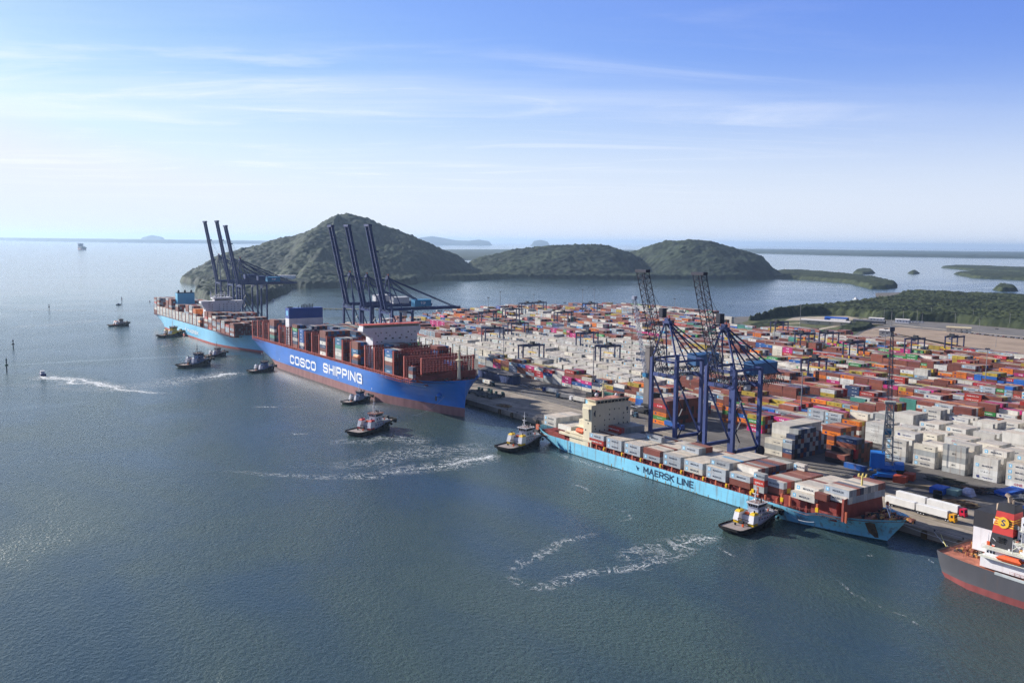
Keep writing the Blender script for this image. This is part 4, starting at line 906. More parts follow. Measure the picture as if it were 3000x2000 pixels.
# bow
bw=MB(); x=342.5
bw.poly([(x,-24.6,22.5),(x+5,-20,22.5),(x+8.5,0,22.5),(x+8.5,0,30),(x+5,-20,29.2),(x,-24.6,27)]); bw.poly([(x,24.6,22.5),(x+5,20,22.5),(x+8.5,0,22.5),(x+8.5,0,30),(x+5,20,29.2),(x,24.6,28)][::-1])
bw.build('breakwater',[M_RED],cs)
mm=MB(); x=-531-X0; mm.cyl((x,1,23.5),(x,1,45.5),1.2,0.7,10); mm.cyl((x,1,38),(x,1,38.5),2.4,2.4,12); mm.box(x-0.3,-1.4,44.5,x+0.3,3.4,44.9); mm.cyl((x,1,45.5),(x,1,47.5),0.3)
mm.build('foremast',[mat('cream_mast',(226,214,180),0.6,0.08)],cs)
wn=MB(); rr=random.Random(5)
for i in range(46):
    px=350+rr.random()*14; py=(rr.random()-0.5)*max(2,(367-px)*2.2); wn.cyl((px,py-0.8,24.6),(px,py+0.8,24.6),0.5+0.4*rr.random(),n=8,m=rr.choice([0,0,1]))
    wn.box(px-0.6,py-0.6,23.2,px+0.6,py+0.6,24.3,rr.choice([0,1]))
wn.build('mooring_gear',[M_RED,M_DKST],cs)
ac=MB(); ac.sphere((353,-12.5,14),1.9,0); ac.box(352.2,-15.2,10.5,353.2,-14.4,13.6,1); ac.build('anchor_pocket',[M_CBLUE,M_DKST],cs)
GL={'M':(1.1,[[(0,0),(0,1)],[(0,1),(.5,.35),(1,1)],[(1,1),(1,0)]]),'A':(1.0,[[(0,0),(.5,1),(1,0)],[(.2,.33),(.8,.33)]]),'E':(.8,[[(1,1),(0,1),(0,0),(1,0)],[(0,.5),(.85,.5)]]),
'R':(.9,[[(0,0),(0,1),(.75,1),(1,.85),(1,.6),(.75,.45),(0,.45)],[(.55,.45),(1,0)]]),'S':(.9,[[(1,.85),(.85,1),(.15,1),(0,.85),(0,.62),(.15,.5),(.85,.5),(1,.38),(1,.15),(.85,0),(.15,0),(0,.15)]]),
'K':(.9,[[(0,0),(0,1)],[(1,1),(.05,.48)],[(.3,.6),(1,0)]]),'L':(.75,[[(0,1),(0,0),(1,0)]]),'I':(.0,[[(0,0),(0,1)]]),'N':(.95,[[(0,0),(0,1),(1,0),(1,1)]]),
'C':(.85,[[(1,.82),(.82,1),(.18,1),(0,.82),(0,.18),(.18,0),(.82,0),(1,.18)]]),'O':(.9,[[(.18,1),(0,.82),(0,.18),(.18,0),(.82,0),(1,.18),(1,.82),(.82,1),(.18,1)]]),'H':(.9,[[(0,0),(0,1)],[(1,0),(1,1)],[(0,.5),(1,.5)]]),
'P':(.85,[[(0,0),(0,1),(.8,1),(1,.85),(1,.58),(.8,.42),(0,.42)]]),'G':(.9,[[(1,.82),(.82,1),(.18,1),(0,.82),(0,.18),(.18,0),(1,0),(1,.48),(.55,.48)]])}
def stroke_text(txt,parent,x0,x1,z0,z1,th,ys,m,gap=0.42):
    h=z1-z0-th; tot=0; n=0
    for c in txt: tot+=(0.55 if c==' ' else GL[c][0]+gap)
    sc=(x1-x0-th)/(tot-gap); mb=MB(); x=x0+th/2; k=0
    for c in txt:
        if c==' ': x+=0.55*sc; continue
        w,st=GL[c]
        for pl in st:
            P=[Vector((x+a*w*sc,0,z0+th/2+b*h)) for a,b in pl]
            for i,(a,b) in enumerate(zip(P,P[1:])):
                d=(b-a).normalized(); nn=Vector((-d.z,0,d.x))*th/2; e=d*th*(0.42 if True else 0); k+=1
                q=[a-e-nn,b+e-nn,b+e+nn,a-e+nn]
                mb.poly([(v.x,ys(v.x,v.z)-0.006*(k%9),v.z) for v in q])
        x+=(w+gap)*sc
    return mb.build('lettering',[m],parent)
def hull_text(txt,parent,x0,x1,z0,z1,ys,m,name='lettering',strch=None):
    mb=MB(); h=z1-z0; V,Fc,Wd=text2d(txt); st=(x1-x0)/(Wd*h)
    mb.text(txt,(x0,0,z0),(1,0,0),(0,0,1),h,0,'l',st)
    V2=[]
    for v in mb.v: V2.append((v[0],ys(v[0],v[2]),v[2]))
    mb.v=V2; return mb.build(name,[m],parent)
M_LW=mat('white_lettering',(238,240,242),0.6,0.04); M_LD=mat('dark_blue_lettering',(24,56,84),0.6,0.04); M_LG=mat('pale_lettering',(190,205,225),0.6,0.04)
fl=lambda x,z:-25.62
stroke_text('COSCO',cs,-782-X0,-722-X0,8.3,16.3,1.75,fl,M_LW,0.36); stroke_text('SHIPPING',cs,-706.0-X0,-630.5-X0,9.8,17.8,1.75,fl,M_LW,0.40)
def bow_y(us,hb,Lh,D,off=0.12):
    def f(x,z):
        u=max(0,min(0.999,x/Lh)); return -(hb(u,z/D))-off
    return f
hull_text('COSCO SHIPPING VOLGA',cs,-567-X0,-540-X0,19.3,20.8,bow_y(us,hb,367,21.6,0.2),M_LG)
mk=MB()
for xx in (30,78,150,212,274): mk.box(xx,-25.6,8,xx+0.5,-25.55,9.6)
mk.build('draft_mark',[M_LW],cs)
lf=MB(); lf.cyl((-634-X0-11.5,-24.3,30),(-634-X0-4.5,-24.3,30),1.5,1.5,10); lf.sphere((-634-X0-11.5,-24.3,30),1.5); lf.sphere((-634-X0-4.5,-24.3,30),1.5); lf.build('lifeboat',[mat('lifeboat_orange',(236,150,100),0.5,0.05)],cs)
# ---- near turquoise ship
X1=-433.0; Y1=330.5
js=thing('container_ship','shorter turquoise container ship with cream house and pale containers in two tiers','container ship',(X1,Y1,0))
jsh=lambda u:0 if u<0.855 else (3.2 if u>0.93 else 3.2*(u-0.855)/0.075)
jsh2=lambda u:3.4*max(0,1-max(0,u-0.012)/0.03)+(0 if u<0.84 else min(1,(u-0.84)/0.03)*2.0)+(0 if u<0.90 else min(1,(u-0.90)/0.1)*2.6)
us,hb=hull('hull',233.5,30.2,7.0,M_TURQ,mat('waterline_dark',(40,72,78),0.8,0.3),0.35,js,rake=9.0,oh=6,ubd=0.86,ubw=0.74,usw=0.12,sheer=jsh2,pd=2.0,pw=1.5,ts=0.96,tw_=0.5,flare=1.3)
jdk=lambda u:jsh2(u)-3.4*max(0,1-max(0,u-0.012)/0.03)
deck(js,us,hb,233.5,7.0,M_ODK,1.0,jdk)
mb=MB()
for i in range(11):
    xa=JX[0]-X1+14.6*i-0.2
    z=9.3 if i<8 else [10.1,11.6,14.4][i-8]
    yh=13.2 if i<9 else 12.2
    MB().box(xa,-yh,5.9,xa+12.6,yh,z-0.5).build('hatch_cover',[M_RED],js)
MB().box(4,-13,5.9,32,13,8.4).build('hatch_cover',[M_RED],js)
M_ORP=mat('orange_brown_post',(190,100,70),0.65,0.2)
for i in range(9):
    ps=MB(); xa=JX[0]-X1+14.6*i
    for dx_ in (-0.7,6.0,12.4):
        for s in (-1,1): ps.box(xa+dx_,s*14.6-0.35 if s>0 else -14.7,5.9,xa+dx_+0.8,s*14.6+0.35 if s>0 else -14.0,9.35,0)
    ps.box(xa-1.3,-14.5,8.9,xa-0.4,14.5,9.3,0); ps.build('container_support_frame',[M_ORP],js)
ps=MB()
for xa in (-264-X1,-251-X1,-246.5-X1,-232.5-X1,-218.5-X1): ps.box(xa,-14.6,7.5,xa+0.9,-13.9,12.0,0); ps.box(xa,13.9,7.5,xa+0.9,14.6,12.0,0)
ps.box(-2+2,-14.6,6,3,-13.6,11,0); ps.build('container_support_frame',[M_ORP],js)
yl=MB()
for i in range(1,9): xa=JX[0]-X1+14.6*i-2.0; yl.box(xa,-14.95,7.6,xa+1.1,-14.4,9.3,0); yl.cyl((xa+.5,-15,8.4),(xa+.5,-15.15,8.4),0.5)
for xa in (-250.8-X1,-232.6-X1,-266.9-X1): yl.box(xa,-14.9,8.6,xa+1.4,-14.2,10.4,0)
yl.build('lashing_locker',[M_YEL],js)
rl=MB(); rail(rl,[(JX[0]-X1,-14.95,6.1),(-256-X1,-14.95,6.1)],1.1,2.4); rail(rl,[(-256-X1,-14.9,6.3),(-240-X1,-14.7,7.3),(-222-X1,-14.0,8.6)],1.1,2.0)
for i in range(60): xx=JX[0]-X1+i*2.2; rl.box(xx,-14.2,6.0,xx+0.2,-13.6,7.2+0.8*((i*7)%3)/2)
rl.build('railing',[mat('pink_red_rail',(196,116,104),0.7,0.15)],js)
x=-381.0-X1
hs=MB(); hs.box(x-7,-14.4,6,x,14.2,30.2); hs.box(x-7.4,-14.9,28.2,x+0.25,14.6,30.4); hs.box(x-14,-12,6,x-7,10,20.5); hs.box(x-20,-13.9,6,x-7,12,12.5); hs.taper((x-7,-15.1,x-1.5,-14.4),(x-7,-15.6,x-1.5,-14.4),22,28.2)
hs.box(x-24,-14.3,11.6,x-7,-12.4,12.1); hs.box(x-16,-13.6,16.2,x-7,-11,16.6); hs.box(x-29,-14.6,9.6,x+0.5,-13.2,10.9); hs.box(x-13,-10,20.5,x-11,-8,25)
dh=hs.build('deckhouse',[M_CREAM],js)
pts=[]
for zi,zz in enumerate((27,24.2,21.4,18.6,15.8,13.2)):
    for yi,yy in enumerate((-12,-8.5,-5,-1.5,2,5.5,9,12)):
        if (zi*5+yi*3)%7 in (0,1,2,5): pts.append((x+0.01,yy,zz))
pts+=[(x+0.01,-11.5,17.0),(x+0.01,-9,13.4),(x+0.01,3,13.8),(x+0.01,8,13.4)]
windows(dh,pts,0.6,0.8); windows(dh,[(x+0.01,-12.3,25.6),(x+0.01,11.6,26.4)],1.1,2.0)
windows(dh,[(x-3,-14.41,20),(x-5,-14.41,16),(x-4,-14.41,25)],0.8,0.8,'y')
wh=MB(); wh.taper((x-7,-11.5,x,12),(x-7,-12.2,x+0.7,12.7),30.4,32.9); wh.box(x-7.6,-13,32.9,x+1,13.4,33.3); wh.build('wheelhouse',[M_CREAM],js)
b_=MB()
for i in range(9): yy=-11+i*2.6; b_.taper((x+0.32,yy,x+0.42,yy+2.1),(x+0.68,yy,x+0.78,yy+2.1),31.1,32.5)
b_.build('bridge_window_band',[M_GLS],js)
ro=MB(); rail(ro,[(x-7.3,-12.6,33.3),(x+0.8,-12.6,33.3),(x+0.8,13,33.3),(x-7.3,13,33.3)],1.0,1.6); ro.box(x-7.4,-12.8,33.3,x+0.8,13.2,33.35,0)
ro.build('monkey_deck',[mat('dusty_pink_deck',(186,128,112),0.8,0.2)],js)
mm=MB(); mm.cyl((x-4,-3,33.3),(x-4,-3,43),0.6,0.3); 
for zz,ww in ((37,2.4),(39.2,1.8),(41,2.2)): mm.box(x-4.4,-3-ww,zz,x-3.6,-3+ww,zz+0.35)
mm.sphere((x-5,-7,35),1.1,1); mm.box(x-4.6,-4.4,38,x-3.4,-1.6,38.8,0); mm.sphere((x-2,5,34.6),0.9,1); mm.box(x-3,7,33.4,x-1,10,35,2)
mm.build('radar_mast',[mat('cream_mast',(226,214,180),0.6,0.08),M_SHIPW,M_DKST],js)
fn=MB(); fn.box(x-14,-7.5,12,x-8.5,0,31,0); fn.box(x-13.9,-7.4,31,x-8.6,-0.1,35,1); fn.cyl((x-11.2,-5,35),(x-11.2,-5,36.6),0.6,m=1); fn.cyl((x-11.2,-2,35),(x-11.2,-2,36.4),0.6,m=1); fn.build('funnel',[mat('funnel_pale_blue',(150,205,228),0.5,0.06),M_BLK],js)
lf=MB(); lf.cyl((x-13,-13.4,14.2),(x-7.5,-13.4,14.2),1.35,1.35,10); lf.sphere((x-13,-13.4,14.2),1.35); lf.sphere((x-7.5,-13.4,14.2),1.35); lf.build('lifeboat',[M_ORG],js)
mb=MB(); rr=random.Random(3)
for i in range(40): px=x-26+rr.random()*22; mb.cyl((px,-13.6+rr.random()*2,6.2),(px,-13.6+rr.random()*2,8+rr.random()*2.5),0.25+0.2*rr.random(),m=rr.choice([0,1,2]))
for i in range(30): px=2+rr.random()*26; py=-13+rr.random()*6; mb.box(px,py,6.1,px+0.6+rr.random(),py+0.7,6.9+rr.random()*1.5,rr.choice([0,2,3]))
mb.build('stern_deck_gear',[M_RED,M_CREAM,M_DKST,M_ORP],js)
bw=MB(); x=-219.3-X1; bw.poly([(x,-14.2,7.6),(x,13.4,8.2),(x-1.5,13.4,16.8),(x-1.2,2,17.4),(x,-11,17.3),(x,-14.2,16.9)]); bw.box(x-0.8,-14.6,7.6,x+0.2,-14.0,16.9)
bw.poly([(x,13.4,8.2),(x-6,14,8.2),(x-6,14,16),(x-1.5,13.4,16.8)]); bw.build('breakwater',[mat('breakwater_red',(150,72,62),0.7,0.2,scale=0.5)],js)
mm=MB(); x=-221.5-X1; mm.cyl((x,0.5,9),(x,0.5,24.6),0.55,0.35,8); mm.cyl((x,0.5,19),(x,0.5,19.4),1.1,1.1,10)
for a in range(6): t=a*PI/3; mm.beam((x,0.5,23.6),(x+1.7*math.cos(t),0.5+1.7*math.sin(t),24.2),0.25); mm.box(x+1.7*math.cos(t)-.25,0.5+1.7*math.sin(t)-.25,24,x+1.7*math.cos(t)+.25,0.5+1.7*math.sin(t)+.25,25,0)
mm.build('foremast',[mat('yellow_mast',(220,200,120),0.6,0.1)],js)
wn=MB(); rr=random.Random(8)
for i in range(60):
    px=x+4+rr.random()*20; yy=(rr.random()-0.45)*max(2,(233.5-px)*1.1); yy=max(-9,min(11,yy)); zz=8.6+2.4*min(1,max(0,(px/233.5-0.90)/0.1))
    if px>225: yy*=0.5
    wn.cyl((px,yy-0.8,zz+0.6),(px,yy+0.8,zz+0.6),0.4+0.35*rr.random(),m=rr.choice([0,0,1,2])); wn.box(px-.4,yy-.4,zz-0.7,px+.5,yy+.4,zz+0.5+rr.random()*.8,rr.choice([0,0,1,2]))
wn.cyl((x+17,-4,10.2),(x+17,-1.4,10.2),1.1,m=2,n=12); wn.beam((228,-4,11.5),(222,2,14.2),0.25,m=3); wn.beam((228,4,11.5),(222,2,14.2),0.25,m=3); wn.beam((224,2,10),(224,2,14),0.3,m=3)
wn.build('mooring_gear',[M_DKST,M_ODK,mat('gear_ochre',(190,140,80),0.7,0.2),M_SHIPW],js)
by=bow_y(us,hb,233.5,7.0,0.10)
stroke_text('MAERSK LINE',js,-337.6-X1,-302.2-X1,2.2,5.6,0.62,lambda x,z:-15.2,M_LD)
hull_text('MAERSK',js,-230.2-X1,-224.2-X1,7.15,8.0,lambda x,z:by(x,8)-0.25,M_LD); hull_text('JAIPUR',js,-221.6-X1,-216.0-X1,7.5,8.4,lambda x,z:by(x,8.5)-0.25,M_LD)
ap=MB(); xa=-211.5-X1; zz=[(0,9.0),(2.0,9.3),(3.4,9.1),(3.4,4.6),(2.6,2.2),(1.2,2.0),(0,4.6)]
ap.poly([(xa+dx_,by(xa+dx_,z)-0.18,z) for dx_,z in zz][::-1]); ap.build('anchor_stain',[mat('anchor_rust',(74,58,44),0.9,0.5,scale=0.9,rust=0.6)],js)
sm_=MB(); sm_.beam((-343-X1,-15.2,4.9),(-342.1-X1,-15.2,3.2),0.3,0.1); sm_.beam((-342-X1,-15.2,4.3),(-341.7-X1,-15.2,2.6),0.5,0.1); sm_.beam((-341-X1,-15.2,4.2),(-342-X1,-15.2,3.4),0.25,0.1); sm_.build('scrape_mark',[M_LD],js)
st=MB(); rr=random.Random(2)
for i in range(26):
    xx=60+rr.random()*120; MB().box(xx,-15.17,0.2,xx+0.25+0.3*rr.random(),-15.13,0.8+1.6*rr.random()**2).build('rust_streak',[mat('rust_streaks',(150,128,84),0.9,0.4)],js)
# ---- far turquoise ship
X2=-1302.0; Y2=321.5
ms=thing('container_ship','large turquoise container ship behind the blue one with white tower and full deck','container ship',(X2,Y2,0))
us,hb=hull('hull',372,49,16.0,M_TURQ2,M_BOOT2,2.0,ms,rake=3,oh=14,ubd=0.84,ubw=0.70,usw=0.14,sheer=lambda u:0 if u<0.87 else 3.0*(u-0.87)/0.13,pd=2.3,pw=1.5,ts=0.95,tw_=0.3,flare=2.2)
deck(ms,us,hb,372,16.0,M_RED,1.4,lambda u:0 if u<0.87 else 3.0*(u-0.87)/0.13)
mb=MB()
for i in range(120):
    x=3+i*2.9
    if x>345: break
    mb.box(x,-24.3,14.6,x+0.5,-23.9,16.9,0); mb.box(x,23.9,14.6,x+0.5,24.3,16.9,0)
mb.box(2,-24.3,16.3,345,-23.7,16.6,0); mb.box(2,23.7,16.3,345,24.3,16.6,0); mb.box(6,-22,14.6,345,22,16.2,0); mb.build('side_gallery',[M_RED],ms)
for j in range(23): lashing_bridge(-1.4+15.95*j+0.0,-24.1,24.1,15,28 if j!=14 else 24,ms,M_RED,M_LASH)
x=-1070-X2
hs=MB(); hs.box(x-10,-20,15,x,20,44.0); hs.taper((x-9,-21,x-0.1,-20),(x-9,-24.6,x-0.1,-20),38,44); hs.taper((x-9,20,x-0.1,21),(x-9,20,x-0.1,24.4),36,44); hs.box(x-9.5,-24.8,44,x+0.2,24.4,46.6); dh=hs.build('deckhouse',[M_SHIPW],ms)
wh=MB(); wh.box(x-9,-9,46.6,x-0.3,10,49.0,0); wh.box(x-10,-11,49.0,x+0.8,12,50.6,0); wh.build('wheelhouse',[M_SHIPW],ms)
b_=MB(); b_.box(x-0.28,-8.6,47.2,x-0.2,9.6,48.6); b_.build('bridge_window_band',[M_GLS],ms)
windows(dh,[(x+0.01,yy,zz) for zz in (42.4,39.6,36.8,34) for yy in (-16,-12,-4,1,5,10,14,18)],0.8,0.8)
windows(dh,[(x+0.21,yy,45.3) for yy in (-15.5,-13.8,7,16)],1.2,0.9)
mm=MB()
for yy,hh in ((-12,8),(-6,4),(-3,5),(0,7),(4,6),(10,8.5)): mm.cyl((x-5,yy,50.6),(x-5,yy,50.6+hh),0.9,0.25)
mm.box(x-6,-5,53,x-4,5,53.4); mm.sphere((x-4,-8,52),1.2); mm.sphere((x-4,7,52),1.2); mm.build('radar_mast',[M_SHIPW],ms)
x=-1200-X2; fb=MB(); fb.box(x-10,-18.5,15,x,3,49,0); fb.box(x-9.9,-18.4,49,x-0.1,2.9,49.8,1)
for i in range(3): fb.cyl((x-4,-16+i*8,49.8),(x-4,-16+i*8,51.8),1.3,m=1); fb.sphere((x-4,-16+i*8,51.8),1.3,1)
fb.build('funnel_casing',[mat('funnel_sky_blue',(86,176,216),0.5,0.05),M_BLK],ms)
stroke_text('MAERSK',ms,-1133-X2,-1085.8-X2,5.4,9.8,1.0,lambda x,z:-24.62,M_LW)
sp=MB(); cx,cz=-1142-X2,8.6
sp.poly([((cx+(2.6 if i%2==0 else 1.1)*math.cos(PI/2+i*PI/7)),-24.62,cz+(2.6 if i%2==0 else 1.1)*math.sin(PI/2+i*PI/7)) for i in range(14)]); sp.build('star_emblem',[M_LW],ms)
lf=MB(); lf.cyl((-1084-X2,-23.6,22),(-1077-X2,-23.6,22),1.6); lf.build('lifeboat',[mat('lifeboat_orange',(236,150,100),0.5,0.05)],ms)
# ---- grey bulk carrier at the right edge
X3=-174.5; Y3=325.5
bs=thing('bulk_carrier','grey hulled ship with white superstructure and striped funnel at the right edge','ship',(X3,Y3,0))
us,hb=hull('hull',190,38,9.4,mat('hull_grey',(82,82,88),0.6,0.1,scale=0.2,rust=0.12),mat('antifouling_rose',(132,68,68),0.75,0.2,scale=0.3,rust=0.3),2.4,bs,rake=4,oh=1.5,ubd=0.88,ubw=0.74,usw=0.09,ts=0.90,tw_=0.70,sheer=lambda u:1.2*max(0,1-u/0.1))
deck(bs,us,hb,190,9.4,M_ODK,0.8,lambda u:1.2*max(0,1-u/0.1))
rr=random.Random(4); wn=MB()
for i in range(5): px=6+1.8*i; wn.cyl((px,3+i,11.2),(px,5+i,11.2),0.95,n=12,m=0); wn.cyl((px,3.2+i,11.2),(px,4.8+i,11.2),0.7,n=10,m=3)
for i in range(130): px=2+rr.random()*15; py=(rr.random()-0.42)*26; py=max(-15,min(14,py)); wn.box(px,py,9.4,px+0.3+rr.random()*.9,py+0.3+rr.random()*.8,10.1+rr.random()*1.2*(0.4 if py<-2 else 1),rr.choice([0,1,2,0]))
wn.beam((8,6,10),(8,6,17),0.15,m=0); wn.beam((13,8,10),(13,8,19),0.3,m=3); wn.build('mooring_gear',[mat('winch_rust',(140,80,62),0.8,0.3),M_DKST,mat('gear_ochre',(190,140,80),0.7,0.2),M_SHIPW],bs)
rl=MB(); rail(rl,[(1.5,-11,9.9),(8,-13.6,9.5),(16,-16,9.3),(60,-18.6,9.3)],1.1,1.6); rl.build('railing',[M_ODK],bs)
fn=MB(); fn.taper((20.0,-19+2.2,27.0,-9),(21.2,-16.2,26.4,-9.8),14.5,34,0); funn=MB()
x=-162-X3
hs=MB()
hs.box(15.5,-16.6,9.4,46,16,13.4,0); hs.box(7.4,-7,11.4,16,9,19.9,0); hs.box(16.5,-15.8,13.4,25,-11,16.2,0); hs.box(17,-12.5,16.2,46,14,19.4,0); hs.box(28.5,-14.5,13.4,46,-12.4,19.2,0)
hs.box(24.9,-11,19.4,46,13,24,0); hs.box(26.3,-12.2,24,46,13,28.6,0); hs.box(28,-11,28.6,46,12,33,0); hs.box(24.6,-16,9.4,46,-14.5,16.4,0)
dh=hs.build('superstructure',[M_SHIPW],bs)
for i in range(5): MB().box(56+i*24,-11,8.6,76+i*24,11,11.2).build('hatch_cover',[M_ODK],bs)
dk=MB()
for (xa,ya,xb,yb,z) in ((15.4,-18.2,34,-16.2,13.3),(16,-17.2,46,-12,16.2),(25.2,-14.6,46,-11,19.45),(26.5,-13.6,46,-11,24.05)): dk.box(xa,ya,z,xb,yb,z+0.25,0); rail(dk,[(xa,ya+.1,z+.2),(xb,ya+.1,z+.2)],1.1,1.3,0); rail(dk,[(xa,ya+.1,z+.2),(xa,yb,z+.2)],1.1,1.3,0)
for k in range(3): dk.beam((24+k*3.5,-13.2,16.3+k*3.0),(27+k*3.5,-13.2,19.4+k*3.0),0.8,0.2,0)
dk.build('walkway',[mat('walkway_white',(214,214,200),0.6,0.1)],bs)
windows(dh,[(17.5+1.1*i,-15.82,15.0) for i in range(3)]+[(26.2+2.0*i,-16.02,14.6) for i in range(4)]+[(27.2+1.6*i,-12.22,26.4) for i in range(4)]+[(26+1.6*i,-11.02,21.8) for i in range(4)],0.6,0.8,'y')
cg=MB(); cg.box(7.3,-7.1,19.9,17.0,9.2,25.8,0); cg.box(7.5,-7,25.8,16.8,9,25.9,1); cg.cyl((12.5,0,25.9),(12.5,0,28.2),0.9,m=2); cg.build('engine_casing',[mat('casing_black',(52,52,58),0.7,0.12),M_DKST,mat('tan_pipe',(170,150,130),0.7,0.2)],bs)
# funnel: tapered, banded
def band(mb,z0,z1,m,e=0.0):
    t0=(z0-16)/18; t1=(z1-16)/18
    def rc(t): return (16.6+1.5*t-e,-13.6+2.4*t-e,24.6-1.4*t+e,-5.2-1.0*t+e)
    mb.taper(rc(t0),rc(t1),z0,z1,m)
fb=MB(); band(fb,15.2,21.2,0); band(fb,21.2,29.0,1); band(fb,29.0,31.9,0)
for k in range(4): band(fb,24.0+k*0.8,24.35+k*0.8,2,0.04)
fb.build('funnel',[mat('casing_black',(52,52,58),0.7,0.12),mat('funnel_red',(196,62,58),0.55,0.08),mat('funnel_yellow',(235,190,60),0.5,0.05)],bs)
eb=MB(); tt=(25.4-16)/18; yy=-13.6+2.4*tt-0.12
eb.cyl((20.6,yy-0.05,25.4),(20.6,yy-0.3,25.4),1.95,n=24,m=0); eb.text('S',(20.6,yy-0.34,24.2),(1,0,0),(0,0,1),2.4,1,'c',1.1); eb.build('funnel_emblem',[mat('funnel_yellow',(235,190,60),0.5,0.05),M_NAVY],bs)
ex=MB(); ex.cyl((20.5,-8.5,31.9),(20.2,-8.5,33.7),0.9,0.8); ex.cyl((20.2,-8.5,33.7),(18.8,-8.5,34.5),0.8,0.7); ex.cyl((22.0,-9.5,31.9),(22.0,-9.5,33.2),0.35); ex.build('exhaust_pipe',[mat('tan_pipe',(170,150,130),0.7,0.2)],bs)
sg=MB(); rr=random.Random(17)
for i in range(60):
    px=15.5+rr.random()*15; lv=rr.choice([(13.4,-16,-12),(16.3,-15,-11.5),(19.5,-13,-11),(24.1,-12.5,-11)]); py=lv[1]+rr.random()*(lv[2]-lv[1]); hh_=0.4+rr.random()*1.4
    sg.box(px,py,lv[0],px+0.3+rr.random()*.8,py+0.3+rr.random()*.5,lv[0]+hh_,rr.choice([0,0,0,1,2,3]))
for px,py,z0_,z1_ in ((15.8,-12.5,16.2,21),(25.6,-15.4,16.4,21),(27.5,-13.5,19.4,27),(9.0,-6,19.9,23)): sg.cyl((px,py,z0_),(px,py,z1_),0.16,0.1,m=0); sg.beam((px,py,z1_-.6),(px+3.0,py-1.0,z1_-2.4),0.14,0.14,0)
sg.build('deck_gear',[M_SHIPW,M_ORG,M_DKST,mat('gear_ochre',(190,140,80),0.7,0.2)],bs)
fr=MB(); [fr.box(19.4,-13.5,18.4+i*0.75,21.8,-12.95,18.75+i*0.75) for i in range(3)]; fr.build('vent_grille',[M_BLK],bs)
lf=MB(); lf.taper((22.6,-18.4,29.6,-16.8),(21.8,-18.8,30.4,-16.4),13.9,14.8); lf.taper((21.8,-18.8,30.4,-16.4),(24,-18.2,29,-17),14.8,15.7); lf.build('lifeboat',[M_ORG],bs)
gw=MB(); gw.beam((22,-18.9,9.2),(60,-18.9,8.4),0.5,0.9,0); gw.build('gangway',[mat('gangway_grey',(190,196,196),0.6,0.2)],bs)
# ------------------------------------------------------------------ ship to shore cranes
M_CR=mat('crane_blue',(28,50,104),0.5,0.12,scale=0.15,rust=0.05); M_CR2=mat('crane_violet_blue',(58,72,124),0.55,0.14,scale=0.15,rust=0.08); M_CRD=mat('crane_dark_truss',(40,42,62),0.6,0.2); M_TEAL=mat('machinery_teal',(46,126,170),0.5,0.08); M_GREY=mat('light_grey_paint',(196,196,200),0.6,0.1)
def truss(mb,p,q,w,h,n,r=0.3,m=0,mode='box'):
    """lattice between p and q: width w along x, depth h across"""
    p=Vector(p); q=Vector(q); d=(q-p).normalized(); X=Vector((1,0,0)); X=(X-d*X.dot(d)).normalized(); U=d.cross(X).normalized()
    C=[(-w/2,-h/2),(w/2,-h/2),(w/2,h/2),(-w/2,h/2)]
    def P(i,c): return p+(q-p)*i/n+X*c[0]+U*c[1]
    for c in C: mb.beam(P(0,c),P(n,c),r,r,m)
    for i in range(n+1):
        for k in range(4): mb.beam(P(i,C[k]),P(i,C[(k+1)%4]),r*.6,r*.6,m)
    for i in range(n):
        for k in range(4):
            a,b=(k,(k+1)%4) if i%2 else ((k+1)%4,k); mb.beam(P(i,C[a]),P(i+1,C[b]),r*.55,r*.55,m)
def leg(mb,a,b,w,d): mb.beam(a,b,w,d)
